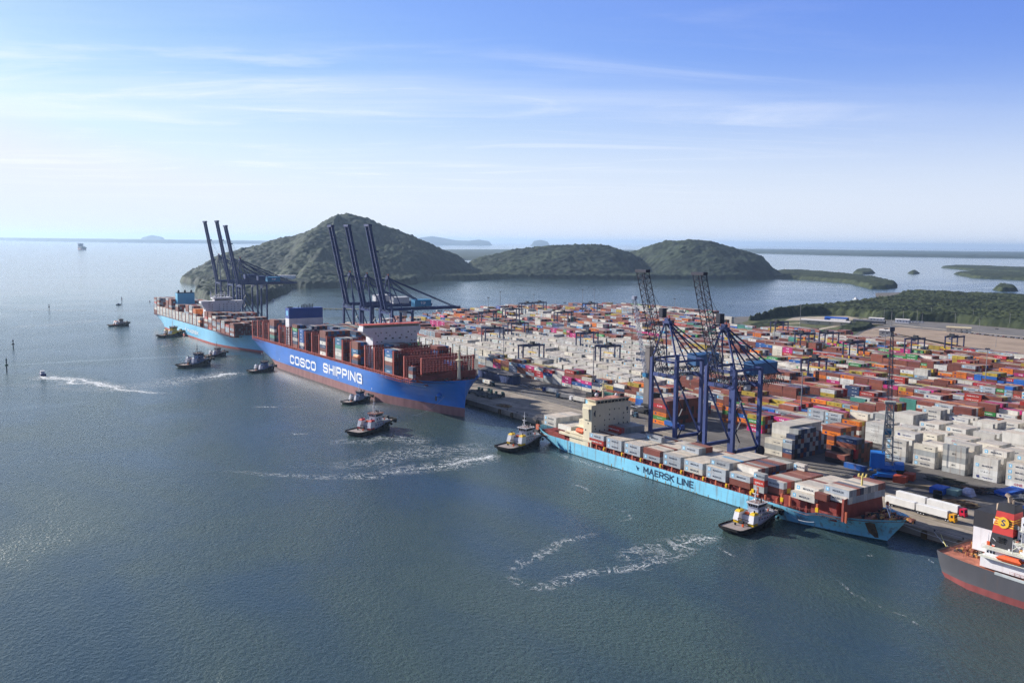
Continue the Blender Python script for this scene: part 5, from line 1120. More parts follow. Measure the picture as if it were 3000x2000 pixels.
def sts(lab,cx,gauge,half,zg,ztop,apexz,boom,back,house,kind,group,hmat):
    """x along the quay, y inland from the water rail, z above the quay"""
    t=thing('quay_crane',lab,'crane',(cx,350.0,GZ),0,group)
    m=M_CR2 if kind=='lattice' else M_CR
    for sx in (-1,1):
        for y in (0,gauge):
            q=MB(); top=ztop if (y==0 or kind=='lattice') else zg+1
            q.box(sx*half-0.95,y-0.85,1.8,sx*half+0.95,y+0.85,top); q.build('leg',m,t)
        q=MB(); q.box(sx*half-0.6,0.85,9.6,sx*half+0.6,gauge-0.85,11.4); q.build('portal_beam',m,t)
        q=MB(); q.beam((sx*half,1.2,zg-3),(sx*half,gauge-1.0,11.6),0.8,0.8); q.build('diagonal_brace',m,t)
    for y in (0,gauge):
        q=MB(); q.box(-half+0.95,y-0.7,1.9 if y==0 else 2.0,half-0.95,y+0.7,3.6)
        for sx in (-1,1):
            q.box(sx*half-4,y-0.6,0.9,sx*half+4,y+0.6,1.75)
            for i in range(8): q.cyl((sx*half-3.6+i,y-0.4,0.45),(sx*half-3.6+i,y+0.4,0.45),0.42,n=8)
        q.build('sill_beam',m,t)
        q=MB(); q.box(-half+0.95,y-0.6,zg-2.6,half-0.95,y+0.6,zg-0.6); q.build('cross_beam',m,t)
    g=MB()
    if kind=='lattice': truss(g,(0,-1,zg),(0,back,zg),6.4,4.0,18,0.35)
    else:
        for sx in (-1,1): g.box(sx*3.4-0.7,-1.0,zg,sx*3.4+0.7,back,zg+2.3)
        for i in range(10): g.box(-2.7,-0.5+i*(back)/9.5,zg+0.4,2.7,0.1+i*(back)/9.5,zg+1.4)
        rail(g,[(4.2,0,zg+2.3),(4.2,back,zg+2.3)],1.1,3)
    g.build('girder',M_CRD if kind=='lattice' else m,t)
    by,bz=boom; b=MB(); hz=(0,-1.6,zg+1.0); tp=(0,by,bz)
    if kind=='lattice':
        truss(b,hz,tp,5.6,3.6,17,0.34); b.box(-4.2,by-1.6,bz-0.6,4.2,by+1.4,bz+0.9); b.box(1.6,-8+1.2,zg+31,4.4,-8+4.4,zg+36)
    else:
        d=(Vector(tp)-Vector(hz))
        for sx in (-1,1): b.beam((sx*3.2,hz[1],hz[2]),(sx*3.2,by,bz),1.3,2.4)
        for i in range(1,16): c=Vector(hz)+d*i/16; b.beam((-2.6,c.y,c.z),(2.6,c.y,c.z),0.4,0.6)
        b.box(-4.6,by-1.5,bz-1.5,4.6,by+1.8,bz+0.4)
        for f in (0.35,0.68): c=Vector(hz)+d*f; b.box(3.9,c.y+0.4,c.z,5.1,c.y+2.6,c.z+1.4)
    b.build('boom',M_CRD if kind=='lattice' else m,t)
    a=MB()
    for sx in (-1,1):
        a.beam((sx*half,0,ztop-0.5),(sx*1.6,1.5,apexz),0.8,0.8); a.beam((sx*half*0.9,gauge*0.55,zg+1),(sx*1.6,1.7,apexz),0.7,0.7)
    a.box(-2.6,0.2,apexz-0.8,2.6,2.6,apexz+0.6); a.box(-1.5,0.6,apexz+.6,1.5,2.2,apexz+2.2); a.build('apex_frame',m,t)
    s=MB()
    for sx in (-1,1):
        s.beam((sx*2.2,1.6,apexz),(sx*3.4,back*0.93,zg+2.0),0.65,0.65); s.beam((sx*1.8,1.6,apexz-0.5),(sx*3.4,gauge+ (back-gauge)*0.35,zg+2.0),0.6,0.6)
    s.build('backstay',M_CR if kind=='lattice' else m,t)
    fy=MB(); d=Vector(tp)-Vector(hz)
    for f in (0.45,0.85): c=Vector(hz)+d*f; fy.beam((1.5,1.4,apexz),(3.0,c.y,c.z),0.12,0.12); fy.beam((-1.5,1.4,apexz),(-3.0,c.y,c.z),0.12,0.12)
    fy.build('forestay',M_CRD,t)
    h0,h1,hw=house; h=MB(); h.box(-hw,h0,zg+(3.0 if kind!='lattice' else 2.6),hw,h1,zg+8.6); h.taper((-hw-.2,h0-.2,hw+.2,h1+.2),(-hw-.2,h0-.2,0.4,h1+.2),zg+8.6,zg+9.1)
    hh=h.build('machinery_house',hmat,t)
    if hmat is M_TEAL: q=MB(); q.text('TCP',(hw+0.06,(h0+h1)/2,zg+5),(0,1,0),(0,0,1),2.0,0,'c'); q.build('lettering',M_LW,hh)
    q=MB(); q.box(2.6,gauge-5,zg-4.6,5.0,gauge-2,zg-2.0); q.box(-2.4,gauge-6,zg-1.6,2.4,gauge+1,zg-0.5); q.box(-3.2,back*0.7,zg-2.2,3.2,back*0.7+3,zg-1.2); 
    q.build('trolley_cab',M_GREY,t)
    q=MB()
    for i in range(14):
        y0=gauge+2+i*(back-gauge-4)/14; dy=(back-gauge-4)/14
        q.beam((3.9,y0,zg-0.4),(3.9,y0+dy/2,zg-3.2),0.14,0.14); q.beam((3.9,y0+dy/2,zg-3.2),(3.9,y0+dy,zg-0.4),0.14,0.14)
    q.build('festoon_cable',M_BLK,t)
    q=MB(); 
    for i in range(8): q.beam((half+1.2,(0.8 if i%2 else 4.0),4+i*5.5),(half+1.2,(4.0 if i%2 else 0.8),4+(i+1)*5.5),0.8,0.15)
    q.box(half+0.9,gauge-1.5,2,half+2.4,gauge+1.5,4.6); q.build('stairway',M_CRD,t)
    if kind=='lattice':
        q=MB(); q.cyl((half+1.8,gauge-0.5,9),(half+2.6,gauge-0.5,9),3.0,3.0,24); q.cyl((half+2.65,gauge-0.5,9),(half+2.9,gauge-0.5,9),1.6,1.6,16); q.box(half+1,gauge-4,6,half+6,gauge,6.4); q.build('cable_reel',M_CRD,t)
        q=MB(); q.box(-half,0.9,ztop-2.2,half,2.0,ztop-0.8)
        for y in (1.5,gauge): q.beam((-half,y,ztop),(half,y,ztop),0.5,0.5)
        for sx in (-1,1): q.beam((sx*half,0,ztop-.6),(sx*half,gauge,ztop-.6),0.9,1.2)
        q.build('top_frame',m,t)
    q=MB(); [q.cyl((sx*1.2,1.5,apexz+2.2),(sx*1.2,1.5,apexz+3.6),0.25) for sx in (-1,1)]; q.build('aviation_lamp',M_ORG,t)
    return t
for i,(cx,l) in enumerate(((-360.3,'left blue lattice boom crane standing over the near turquoise ship'),(-319.0,'right blue lattice boom crane standing over the near turquoise ship'))):
    sts(l,cx,19.5,9.6,45.0,52.6,73.0,(-18.0,101.0),46,(21,40,3.4),'lattice','lattice boom quay cranes',mat('machinery_blue',(52,98,146),0.55,0.15))
for i,cx in enumerate((-777.6,-741.3,-700.0)):
    sts(['leftmost','middle','rightmost'][i]+' of the three tall blue cranes with raised box booms behind the blue ship',cx,19.5,10.8,55.5,57.0,83.5,(-17,128.6),[64,66,72][i],(26,42,3.6),'box','raised boom cranes behind the blue ship',[M_GREY,M_GREY,M_TEAL][i])
for i,(cx,tz,ap) in enumerate(((-1181,137,93),(-1130,137,92),(-1096,131,90))):
    sts(['leftmost','middle','rightmost'][i]+' of the three far blue cranes with raised booms behind the far turquoise ship',cx,30.5,10.0,60.0,61,ap,(-15.5,tz),72,(34,50,3.6),'box','raised boom cranes behind the far turquoise ship',[M_CR,M_CR,M_TEAL][i])
# ------------------------------------------------------------------ yard gantry cranes
M_RTG=mat('gantry_dark_blue',(34,40,84),0.55,0.12); 
def rtg(yellow):
    t=thing('yard_gantry_crane','x','gantry crane',(0,0,GZ),0,'rubber tyred yard gantry cranes')
    for sx in (-3.6,3.6):
        for y in (0,23.6):
            q=MB(); q.box(sx-0.55,y-0.5,9 if yellow else 1.6,sx+0.55,y+0.5,20.4,0)
            if yellow: q.box(sx-0.6,y-0.55,1.6,sx+0.6,y+0.55,9,1)
            q.build('leg',[M_RTG,M_YEL],t)
        q=MB(); q.box(sx-0.6,-0.8,20.4,sx+0.6,24.4,22.0); q.build('girder',M_RTG,t)
    for y in (0,23.6):
        q=MB(); q.box(-5.4,y-0.5,1.0,5.4,y+0.5,1.9,0)
        for x in (-4.9,-3.6,3.6,4.9): q.cyl((x,y-0.4,0.75),(x,y+0.4,0.75),0.75,n=10,m=1)
        q.box(-2.4,y-0.7,1.9,1.6,y+0.7,4.0,0); q.build('sill_beam_and_wheels',[M_RTG,M_RUBB],t)
    q=MB(); yy=6 if yellow else 13; q.box(-3.8,yy-2.5,22.1,3.8,yy+3,22.7,1); q.box(-2.2,yy-1.6,22.7,2.2,yy+1.4,24.6,1); q.cyl((-1.5,yy-1,24.6),(-1.5,yy-1,25.8),0.2,m=1); q.box(-1.2,yy-3.9,18.6,1.2,yy-2,20.4,0); q.beam((0,yy,22),(0,yy,15),0.2,0.2,1); q.box(-6,yy-1.2,14.4,6,yy+1.2,14.9,2); q.build('trolley',[M_GREY,M_DKST,M_YEL],t)
    q=MB(); rail(q,[(-4.3,-.6,22.0),(-4.3,24.2,22.0)],1.1,3); rail(q,[(4.3,-.6,22.0),(4.3,24.2,22.0)],1.1,3); q.build('catwalk',M_DKST,t)
    return t
RT0=rtg(False); RT1=rtg(True); used=[False,False]
def snap(y): return min(YB,key=lambda q:abs(q-2.6-y))-2.8
RTL=[(-1021,664.6,0,'farthest left by the water'),(-1051,702.5,0,'second from the left by the water'),(-1138,784,0,'left of the pair at the far left shore'),(-1146,823,0,'right of the pair at the far left shore'),(-970,729.3,0,'beside the tall lamp mast behind the white stacks'),(-1092,884.1,0,'alone on the far shore edge before the low hill'),
 (-864,603.7,0,'over brown stacks between the shore and the white band'),(-828,527.1,0,'half hidden by the white bridge of the blue ship'),(-736.5,587.6,0,'at the back edge of the white band'),(-673,471.8,0,'over the front of the white band at left'),(-634,531.8,0,'amid the white band with a trolley at its middle'),
 (-726,895.3,1,'beyond the yard beside the scrubby corner'),(-620,799.4,1,'left of two behind the right lattice boom crane'),(-611,833.2,1,'right of two behind the right lattice boom crane'),(-539,766.3,1,'just left of the tall lattice harbour boom'),(-474,607.5,0,'over brown and orange stacks right of the lattice booms'),(-529,856.9,0,'nearer of the two at the empty lot edge'),(-520,904.8,1,'farther of the two at the empty lot edge')]
for x,y,yl_,l in RTL:
    src=(RT0,RT1)[yl_]
    if not used[yl_]: o=src; used[yl_]=True
    else: o=copy_tree(src)
    o.location=(x,snap(y),GZ); o['label']='%s gantry crane %s'%('yellow legged' if yl_ else 'dark blue',l)
# ------------------------------------------------------------------ harbour mobile cranes
def harbour(lab,x,y,th,tw_,mats,boomtip,rz,body,slew,lat):
    t=thing('harbour_crane',lab,'crane',(x,y,GZ),rz)
    q=MB(); q.box(-9,-4.5,1.2,9,4.5,3.0,0)
    for i in range(8): 
        for s in (-1,1): q.cyl((-7.4+i*2.1,s*3.6,0.8),(-7.4+i*2.1,s*4.4,0.8),0.8,n=10,m=1)
    for sx in (-1,1):
        for sy in (-1,1): q.box(sx*8-1.2,sy*6.8-1,0.0,sx*8+1.2,sy*6.8+1,0.6,0); q.beam((sx*7.5,sy*4,2),(sx*8,sy*6.8,1.2),0.9,0.9,0)
    q.build('chassis',[body,M_RUBB],t)
    q=MB(); q.cyl((0,0,3),(0,0,4.2),2.8,n=20); q.box(-4,-3.4,4.2,slew,3.4,6.0); q.build('slewing_platform',body,t)
    q=MB()
    if lat: q.box(-5.0,1.2,4.6,2.6,8.0,12.0); q.box(-4.4,-8.0,4.3,3.0,-3.5,7.0)
    else: q.box(-slew-3.0,-4.4,4.4,-slew+3.2,4.4,13.2)
    q.build('counterweight_house',mats[1],t)
    q=MB()
    if lat:
        for sx in (-1,1):
            for sy in (-1,1): q.beam((sx*tw_*1.0,sy*tw_,6),(sx*tw_*0.62,sy*tw_*0.62,th),0.55,0.55)
        for i in range(7):
            z0=6+(th-6)*i/7; z1=6+(th-6)*(i+1)/7; w0=tw_*(1-.38*i/7); w1=tw_*(1-.38*(i+1)/7)
            for s in (-1,1): q.beam((-w0,s*w0,z0),(w1,s*w1,z1),0.3,0.3); q.beam((s*w0,-w0,z0),(s*w1,w1,z1),0.3,0.3); q.beam((-w1,s*w1,z1),(w1,s*w1,z1),0.35,0.35); q.beam((s*w1,-w1,z1),(s*w1,w1,z1),0.35,0.35)
    else: q.taper((-tw_,-tw_,tw_,tw_),(-tw_*.85,-tw_*.8,tw_*.85,tw_*.8),6,th); q.box(-tw_,-tw_,th,tw_,tw_,th+0.6)
    q.box(-tw_*1.1,-tw_,th,tw_*.9,tw_,th+1.2); q.build('tower',mats[0],t)
    q=MB(); q.box(tw_,-1.6,th*0.55,tw_+2.4,1.6,th*0.55+2.6); q.build('cab',M_TEAL,t)
    q=MB(); bx,bz=boomtip; p=Vector((tw_+0.5,0,th*0.55)); e=Vector((bx,0,bz)); n=22; d=(e-p).normalized(); U=Vector((0,1,0)); V_=d.cross(U)
    def P(i,a,b):
        f=i/n; w=(1.3 if f<0.6 else 1.3-0.7*(f-0.6)/0.4)*(0.5+0.5*min(1,f*8)); return p+(e-p)*f+U*a*w+V_*b*w
    for a in (-1,1):
        for b in (-1,1): q.beam(P(0,a,b),P(n,a,b),0.28,0.28)
    for i in range(n):
        for a in (-1,1): q.beam(P(i,a,-1),P(i+1,a,1),0.16,0.16); q.beam(P(i,-1,a),P(i+1,1,a),0.16,0.16)
    q.box(bx-1.4,-1.2,bz-0.5,bx+1.4,1.2,bz+1.6); q.build('lattice_boom',mats[2],t)
    q=MB(); q.beam((-0.8,-.6,th+1),(bx,-.6,bz+1),0.12,0.12); q.beam((-0.8,.6,th+1),(bx,.6,bz+1),0.12,0.12); q.beam((bx+1.3,0.4,bz),(bx+1.3,0.4,16),0.12,0.12); q.beam((bx+1.3,-0.4,bz),(bx+1.3,-0.4,16),0.12,0.12); q.build('hoist_ropes',M_BLK,t)
    return t
HX,HY=loc(2596,1392,GZ)
M_TWR=mat('tower_grey_green',(150,152,148),0.7,0.25,rust=0.3)
harbour('harbour crane with grey lattice tower on a bright blue base among the white stacks',HX,HY,37,2.6,[M_TWR,mat('bright_blue',(24,110,190),0.5,0.1),mat('boom_grey',(86,88,100),0.6,0.2)],(25.6,72),math.atan2(FWD.y*24+RGT.y*9,FWD.x*24+RGT.x*9),mat('bright_blue',(24,110,190),0.5,0.1),4.5,True)
HX2,HY2=loc(1898,1206,GZ)
harbour('harbour crane with solid grey tower behind the cream house of the near ship',HX2,HY2,45,2.5,[mat('tower_grey',(128,122,120),0.7,0.15),M_BLK,mat('boom_pale_grey',(150,156,176),0.6,0.2)],(16.2,79),math.atan2(-RGT.y*12.6-FWD.y*10,-RGT.x*12.6-FWD.x*10),M_DKST,3.5,False)
# ------------------------------------------------------------------ lamp masts
def mastlamp(h,r):
    t=thing('lamp_mast','x','lamp mast',(0,0,GZ),0,'tall lamp masts')
    MB().cyl((0,0,0),(0,0,h),r,r*0.55,8).build('pole',mat('mast_grey',(150,150,152),0.6,0.15),t)
    q=MB(); q.cyl((0,0,h-0.6),(0,0,h-0.2),1.5,1.5,10)
    for i in range(8): a=i*PI/4; q.box(1.5*math.cos(a)-.35,1.5*math.sin(a)-.35,h-0.9,1.5*math.cos(a)+.35,1.5*math.sin(a)+.35,h-0.1)
    q.build('lamp_ring',M_DKST,t); return t
mh=mastlamp(34,0.42); mt_=mastlamp(22,0.28)
ML=[(1430,938,'at the left back corner of the yard'),(1465,915,'on the far left shore'),(1563,925,'between two gantry cranes on the far shore'),(1653,957,'among brown stacks left of centre'),(1475,1088,'beside the blue shed'),(1737,1140,'just left of the cream ship house'),(1975,940,'behind the left lattice boom'),(2266,1045,'between the lattice booms and the yard'),(2345,1228,'right of the blue lattice boom cranes'),(2343,965,'at the scrubby far corner'),(2590,1060,'left of the tall harbour boom'),(2885,1140,'among orange stacks at right'),(2609,990,'at the near edge of the empty lot'),(1706,905,'on the far shore beside the lone gantry'),(1740,903,'on the far shore right of the lone gantry')]
for i,(px,py,l) in enumerate(ML):
    x,y=loc(px,py,GZ); o=mh if i==0 else copy_tree(mh); o.location=(x,y,GZ); o['label']='tall lamp mast with ring of lights '+l
for i,(px,py,l) in enumerate([(2917,1017,'on the empty lot at right'),(2797,960,'beside the gate building'),(2589,945,'left of the parked cars'),(2686,948,'right of the parked cars'),(2727,938,'at the left end of the dark lot'),(2850,948,'at the forest edge right of the gate building'),(2957,960,'at the forest edge near the right frame edge'),(2868,980,'on the road behind the parked car row'),(2645,952,'at the road bend'),(2700,962,'on the road behind the gantry cranes')]):
    x,y=loc(px,py,GZ); o=mt_ if i==0 else copy_tree(mt_); o.location=(x,y,GZ); o['label']='slim lamp post '+l; o['group']='slim lamp posts'; o['category']='lamp post'
# ------------------------------------------------------------------ tugs
def tug(lab,px0,px1,hullc,housec,stackc,trim,wheel,stackh=None,deckc=None,pz=1.0):
    a=Vector(loc(*px0,pz)); b=Vector(loc(*px1,pz)); c_=(a+b)/2; a,b=c_+(a-c_)*0.80,c_+(b-c_)*0.80; d=b-a; Lg=d.length; rz=math.atan2(d.y,d.x); k=Lg/32.0
    t=thing('tugboat',lab,'tugboat',(a.x,a.y,0),rz,'harbour tugs'); t.scale=(k,k,k)
    us,hb=hull('hull',32,11.6,2.5,hullc,hullc,0.3,t,rake=1.5,oh=1.5,ubd=0.66,ubw=0.5,usw=0.12,ts=0.8,tw_=0.6,pd=2.2,pw=1.8,sheer=lambda u:0 if u<0.42 else 2.6*min(1,((u-0.42)/0.3))**1.2,flare=1.5,zlo=-2)
    sh=lambda u:0 if u<0.42 else 2.6*min(1,((u-0.42)/0.3))**1.2
    deck(t,us,hb,32,2.5,deckc or mat('tug_deck',(150,138,134),0.8,0.2,scale=0.6),0.5,sh)
    q=MB(); pts=[(32*u,-(hb(u,1)+0.05),2.2+sh(u)) for u in us if u<0.995]; 
    for s in (-1,1):
        for p1,p2 in zip(pts,pts[1:]): q.beam((p1[0],s*-p1[1],p1[2]),(p2[0],s*-p2[1],p2[2]),0.5,0.6)
    q.box(-0.5,-4.4,1.6,0.1,4.4,2.5)
    for i in range(9): an=-1.25+i*2.5/8; q.cyl((29.2+2.6*math.cos(an),5.0*math.sin(an)-0.0,3.4),(29.2+2.6*math.cos(an),5.0*math.sin(an),5.5),0.85,n=8)
    for i in range(7):
        for s in (-1,1): q.cyl((6+i*3.2,s*6.0,1.1+sh((6+i*3.2)/32)*0.9),(6+i*3.2,s*6.35,1.1+sh((6+i*3.2)/32)*0.9),0.75,n=10)
    q.build('rubber_fender',M_RUBB,t)
    q=MB(); q.taper((11.8,-4.5,26.0,4.5),(12.0,-4.3,25.2,3.9),2.2,5.4); q.taper((25.2,-3.6,27.6,3.6),(25.2,-3.3,26.8,3.3),3.8,5.4); hs=q.build('deckhouse',housec,t)
    windows(hs,[(14.5+1.9*i,-4.35,4.2) for i in range(6)],0.55,0.55,'y'); q=MB(); q.box(12.1,-4.2,5.41,25.2,4.2,5.46); q.build('upper_deck',mat('tug_upper_deck',(96,98,100),0.8,0.2),hs); q=MB(); q.box(13.5,-1.8,5.46,15.6,-0.4,6.5,0); q.box(13.2,0.6,5.46,14.4,2.0,6.2,1); q.cyl((23.4,2.2,5.5),(23.4,2.2,6.6),0.35,m=0); q.cyl((24,-2,5.5),(24,-2,6.4),0.3,m=1); [q.cyl((12.8+i*1.3,-4.3,4.9),(12.8+i*1.3,-4.42,4.9),0.28,m=1) for i in (2,6)]; q.build('deck_gear',[M_SHIPW,M_ORG],hs)
    q=MB(); q.taper((16.2,-2.6,21.6,2.6),(16.4,-2.3,21.4,2.3),5.4,7.9,0); q.taper((16.0,-2.3,21.6,2.3),(15.6,-2.9,22.2,2.9),7.9,9.7,0); q.box(15.4,-3.1,9.7,22.4,3.1,9.95,1); q.box(16.0,-2.5,9.95,21.8,2.5,10.0,2); wh=q.build('wheelhouse',[wheel,trim,mat('tug_roof_grey',(150,128,124),0.8,0.2)],t)
    windows(wh,[(17.6,-2.5,6.7),(19.6,-2.5,6.7)],0.7,0.9,'y'); q=MB(); rail(q,[(15.6,-3,9.95),(22.2,-3,9.95),(22.2,3,9.95),(15.6,3,9.95),(15.6,-3,9.95)],0.9,1.4); q.cyl((19,-1.8,10),(19,-1.8,11.3),0.35); q.cyl((21,1.2,10),(21,1.2,11),0.3); q.build('roof_gear',M_DKST,wh)
    g=MB()
    for i in range(5): g.taper((16.3+1.05*i,-2.52,17.15+1.05*i,-2.4),(16.2+1.15*i,-2.92,17.1+1.15*i,-2.8),8.3,9.4); g.taper((16.3+1.05*i,2.4,17.15+1.05*i,2.52),(16.2+1.15*i,2.8,17.1+1.15*i,2.92),8.3,9.4)
    for i in range(4): g.taper((15.82,-2.1+1.08*i,15.95,-1.3+1.08*i),(15.6,-2.4+1.22*i,15.75,-1.45+1.22*i),8.3,9.4)
    g.build('wheelhouse_windows',M_GLS,wh)
    q=MB(); q.cyl((17.6,0,9.9),(17.6,0,18),0.25,0.1); q.box(17.3,-1.3,13.4,17.9,1.3,13.6); q.box(17.4,-.8,15.4,17.8,.8,15.6); q.sphere((19.6,1.4,10.4),0.5); q.cyl((20.6,-1.5,9.9),(20.6,-1.5,11.4),0.12); q.beam((17.6,0,14.5),(15.6,0,9.9),0.12,0.12); q.cyl((16.4,-2.3,9.9),(16.4,-2.3,11),0.1); q.build('mast',M_SHIPW if trim is not M_BLK else M_DKST,t)
    for s in (-1,1):
        q=MB(); q.taper((9.6,s*3.7-1.25,12.6,s*3.7+1.25),(9.7,s*3.7-1.2,12.7,s*3.7+1.2),2.1,3.2,1); q.taper((9.3,s*3.7-1.3,12.9,s*3.7+1.3),(10.2,s*3.6-1.15,13.2,s*3.6+1.15),3.2,6.5,0); q.taper((10.1,s*3.6-1.2,13.3,s*3.6+1.2),(10.9,s*3.5-0.9,13.3,s*3.5+0.9),6.5,7.3,1); q.cyl((12.0,s*3.6,7.3),(11.8,s*3.6,8.2),0.28,m=2); q.build('funnel',[stackh or M_SHIPW,stackc,M_BLK],t)
    q=MB(); q.cyl((28,-1.2,6.3),(28,1.2,6.3),0.9,n=12,m=0); q.box(27,-1.8,5.0,29,1.8,5.6,1); q.cyl((8.6,-.9,3.1),(8.6,.9,3.1),0.7,n=10,m=1); q.box(6.5,-2.2,2.1,7.1,-1.5,3.0,2); q.box(6.4,1.5,2.1,7.0,2.1,2.9,1); q.beam((9.5,-2.5,2.2),(9.5,-2.5,4.2),0.2,0.2,1); q.beam((9.5,2.5,2.2),(9.5,2.5,4.2),0.2,0.2,1); q.beam((9.5,-2.5,4.2),(9.5,2.5,4.2),0.2,0.2,1)
    q.build('towing_winch',[M_DKST,M_BLK,M_ORG],t)
    q=MB(); rail(q,[(13,-4.2,5.4),(25.0,-3.8,5.4),(26.6,0,5.4),(25.0,3.8,5.4),(13,4.2,5.4)],0.9,1.6); q.build('railing',M_SHIPW if trim is not M_BLK else M_DKST,t)
    return t
M_TUGW=mat('tug_pale_blue_white',(172,176,192),0.5,0.08); M_TUGG=mat('tug_grey',(150,160,172),0.55,0.1); M_TUGB=mat('tug_slate_blue',(84,112,150),0.55,0.12); M_TUGR=mat('tug_red',(190,40,44),0.5,0.08)
M_HULLB=mat('tug_black_hull',(28,30,36),0.55,0.2); M_HULLN=mat('tug_dark_green_hull',(26,44,48),0.55,0.2)
tug('white and yellow tug with black hull pushing the bow of the near turquoise ship',(2117,1562),(2285,1508),M_HULLB,M_TUGW,M_YEL,M_SHIPW,M_TUGW)
tug('white and yellow tug with black hull at the stern of the near turquoise ship',(1455,1322),(1600,1285),M_HULLB,M_TUGW,M_YEL,M_SHIPW,M_TUGW)
tug('tug with red funnels and orange wheelhouse roof in open water',(1015,1276),(1160,1241),M_HULLB,M_TUGW,M_TUGR,mat('tug_rust_roof',(176,104,72),0.7,0.2),M_SHIPW)
tug('slate blue tug pushing the blue ship near its lettering end',(997,1182),(1097,1166),M_HULLN,M_TUGG,M_TUGB,M_DKST,M_TUGB)
tug('dark slate tug pushing the stern quarter of the blue ship',(720,1090),(815,1078),M_HULLN,M_TUGB,M_TUGB,M_BLK,M_TUGB)
tug('slate blue tug with tall mast waiting left of the blue ship stern',(513,1076),(632,1060),M_HULLN,M_TUGB,M_TUGB,M_BLK,M_TUGB)
tug('beige grey tug just behind the slate blue one',(590,1045),(673,1036),M_HULLN,mat('tug_beige',(170,156,156),0.6,0.1),M_TUGG,M_BLK,mat('tug_beige',(170,156,156),0.6,0.1))
tug('yellow housed tug pushing the far turquoise ship',(455,987),(548,978),M_HULLN,M_YEL,M_YEL,M_DKST,mat('tug_mustard',(196,166,40),0.6,0.12))
tug('beige and dark tug alone in the channel at left',(309,954),(388,950),M_HULLN,mat('tug_beige',(170,156,156),0.6,0.1),M_ORG,M_BLK,mat('tug_beige',(170,156,156),0.6,0.1))
# ------------------------------------------------------------------ small craft and marks
def boat(lab,p0,p1,k,col,cat='boat',name='motor_boat'):
    a=Vector(loc(*p0,0)); b=Vector(loc(*p1,0)); d=b-a; t=thing(name,lab,cat,(a.x,a.y,0),math.atan2(d.y,d.x)); t.scale=(k/10,)*3
    hull('hull',10,3.2,1.3,col,col,0.2,t,rake=1.5,oh=0.3,ubd=0.5,ubw=0.4,usw=0.05,ts=0.9,tw_=0.9,zlo=-0.6,flare=1.2)
    q=MB(); q.taper((0.4,-1.4,8,1.4),(0.4,-1.4,9.0,0.3),1.0,1.15); q.build('deck',M_GREY,t)
    q=MB(); q.taper((2.5,-1.1,6.6,1.1),(2.8,-1.0,5.4,1.0),1.2,2.9,0); q.box(2.4,-1.2,2.9,5.6,1.2,3.05,0); q.cyl((3.2,0,3),(3.2,0,4.6),0.06); q.build('cabin',M_SHIPW,t)
    q=MB(); q.box(2.9,-1.14,2.0,5.3,1.14,2.6); q.build('cabin_windows',M_GLS,t); return t
boat('white and blue speedboat racing left ahead of a long double wake',(128,1101),(108,1090),13,mat('boat_blue',(34,56,120),0.5,0.05))
boat('small boat with a white trail beyond the far cranes',(800,882),(812,878),12,M_SHIPW)
boat('low grey boat in the channel beyond the yard',(2500,878),(2520,880),18,M_TUGG)
boat('tiny boat near the tip of the round hill',(2300,789),(2312,790),16,M_DKST)
boat('small white boat left of the far turquoise ship',(438,883),(446,889),8,M_SHIPW)
boat('small dark boat beside the dark buoy',(340,893),(350,893),10,M_DKST)
# distant ship
a=Vector(loc(235,730,0)); t=thing('cargo_ship','distant hazy cargo ship seen end on near the left horizon','ship',(a.x,a.y,0),math.atan2(-a.y,-a.x)+0.15); t.scale=(1.6,1.6,1.6)
hull('hull',150,32,13,M_DKST,M_RED,4,t,rake=8,oh=8); q=MB(); q.box(12,-14,11,26,14,30); q.box(14,-16,30,22,16,33); q.cyl((18,0,33),(18,0,41),1.0); q.build('deckhouse',M_TUGG,t); q=MB(); [q.box(40+i*22,-10,12,54+i*22,10,17) for i in range(4)]; q.build('hatch_cover',M_DKST,t)
def beacon(px,py,h,lab,c):
    x,y=loc(px,py,0); t=thing('channel_beacon',lab,'beacon',(x,y,0),0,'channel beacons'); q=MB(); q.cyl((0,0,-2),(0,0,h),0.55,0.45,8); q.build('pile',M_DKST,t); q=MB(); q.cyl((0,0,h*0.5),(0,0,h*0.5+1.4),1.5,1.2,8); q.cyl((0,0,h),(0,0,h+1.8),0.9,0.3,6); q.cyl((0,0,h+1.8),(0,0,h+3.0),0.35,m=1); q.build('topmark',[c,M_SHIPW],t)
beacon(20,1088,10,'green channel beacon with white collar at the left frame edge',mat('beacon_green',(40,90,70),0.6,0.1)); beacon(39,1019,7,'slim channel beacon up and right of the green one',M_DKST); beacon(144,905,6,'thin channel beacon left of the lone tug',M_DKST); beacon(357,883,7,'dark channel beacon left of the far turquoise ship',M_RED)
# ------------------------------------------------------------------ quay furniture
for yy,l in ((350.0,'waterside'),(369.5,'landside')):
    q=MB(); q.box(-1330,yy-0.10,GZ+0.006,255,yy-0.03,GZ+0.07); q.box(-1330,yy+0.03,GZ+0.006,255,yy+0.10,GZ+0.07); o=q.build('crane_rail',M_DKST); tag(o,l+' steel crane rail along the quay','rail','crane rails')
fm=MB(); fm.box(-0.9,-0.9,-3.4,0.9,0,0.2); fm.box(-1.2,-1.25,-2.6,1.2,-0.9,-0.3); fme=fm.mesh('dock_fender',[mat('fender_brown',(96,78,52),0.85,0.3)])
k=0
for i in range(36):
    x=-516+i*15.0
    if -436<x<-205 or x>-150: continue
    o=bpy.data.objects.new('dock_fender',fme); COL.objects.link(o); o.location=(x,345.6,GZ-0.2); k+=1
    tag(o,('%s brown fender on the quay wall, counting right from the blue ship bow'%od(k-1)) if x<-300 else ('%s brown fender on the quay wall right of the turquoise bow'%od(int((x+205)//15))),'fender','fenders on the quay wall')
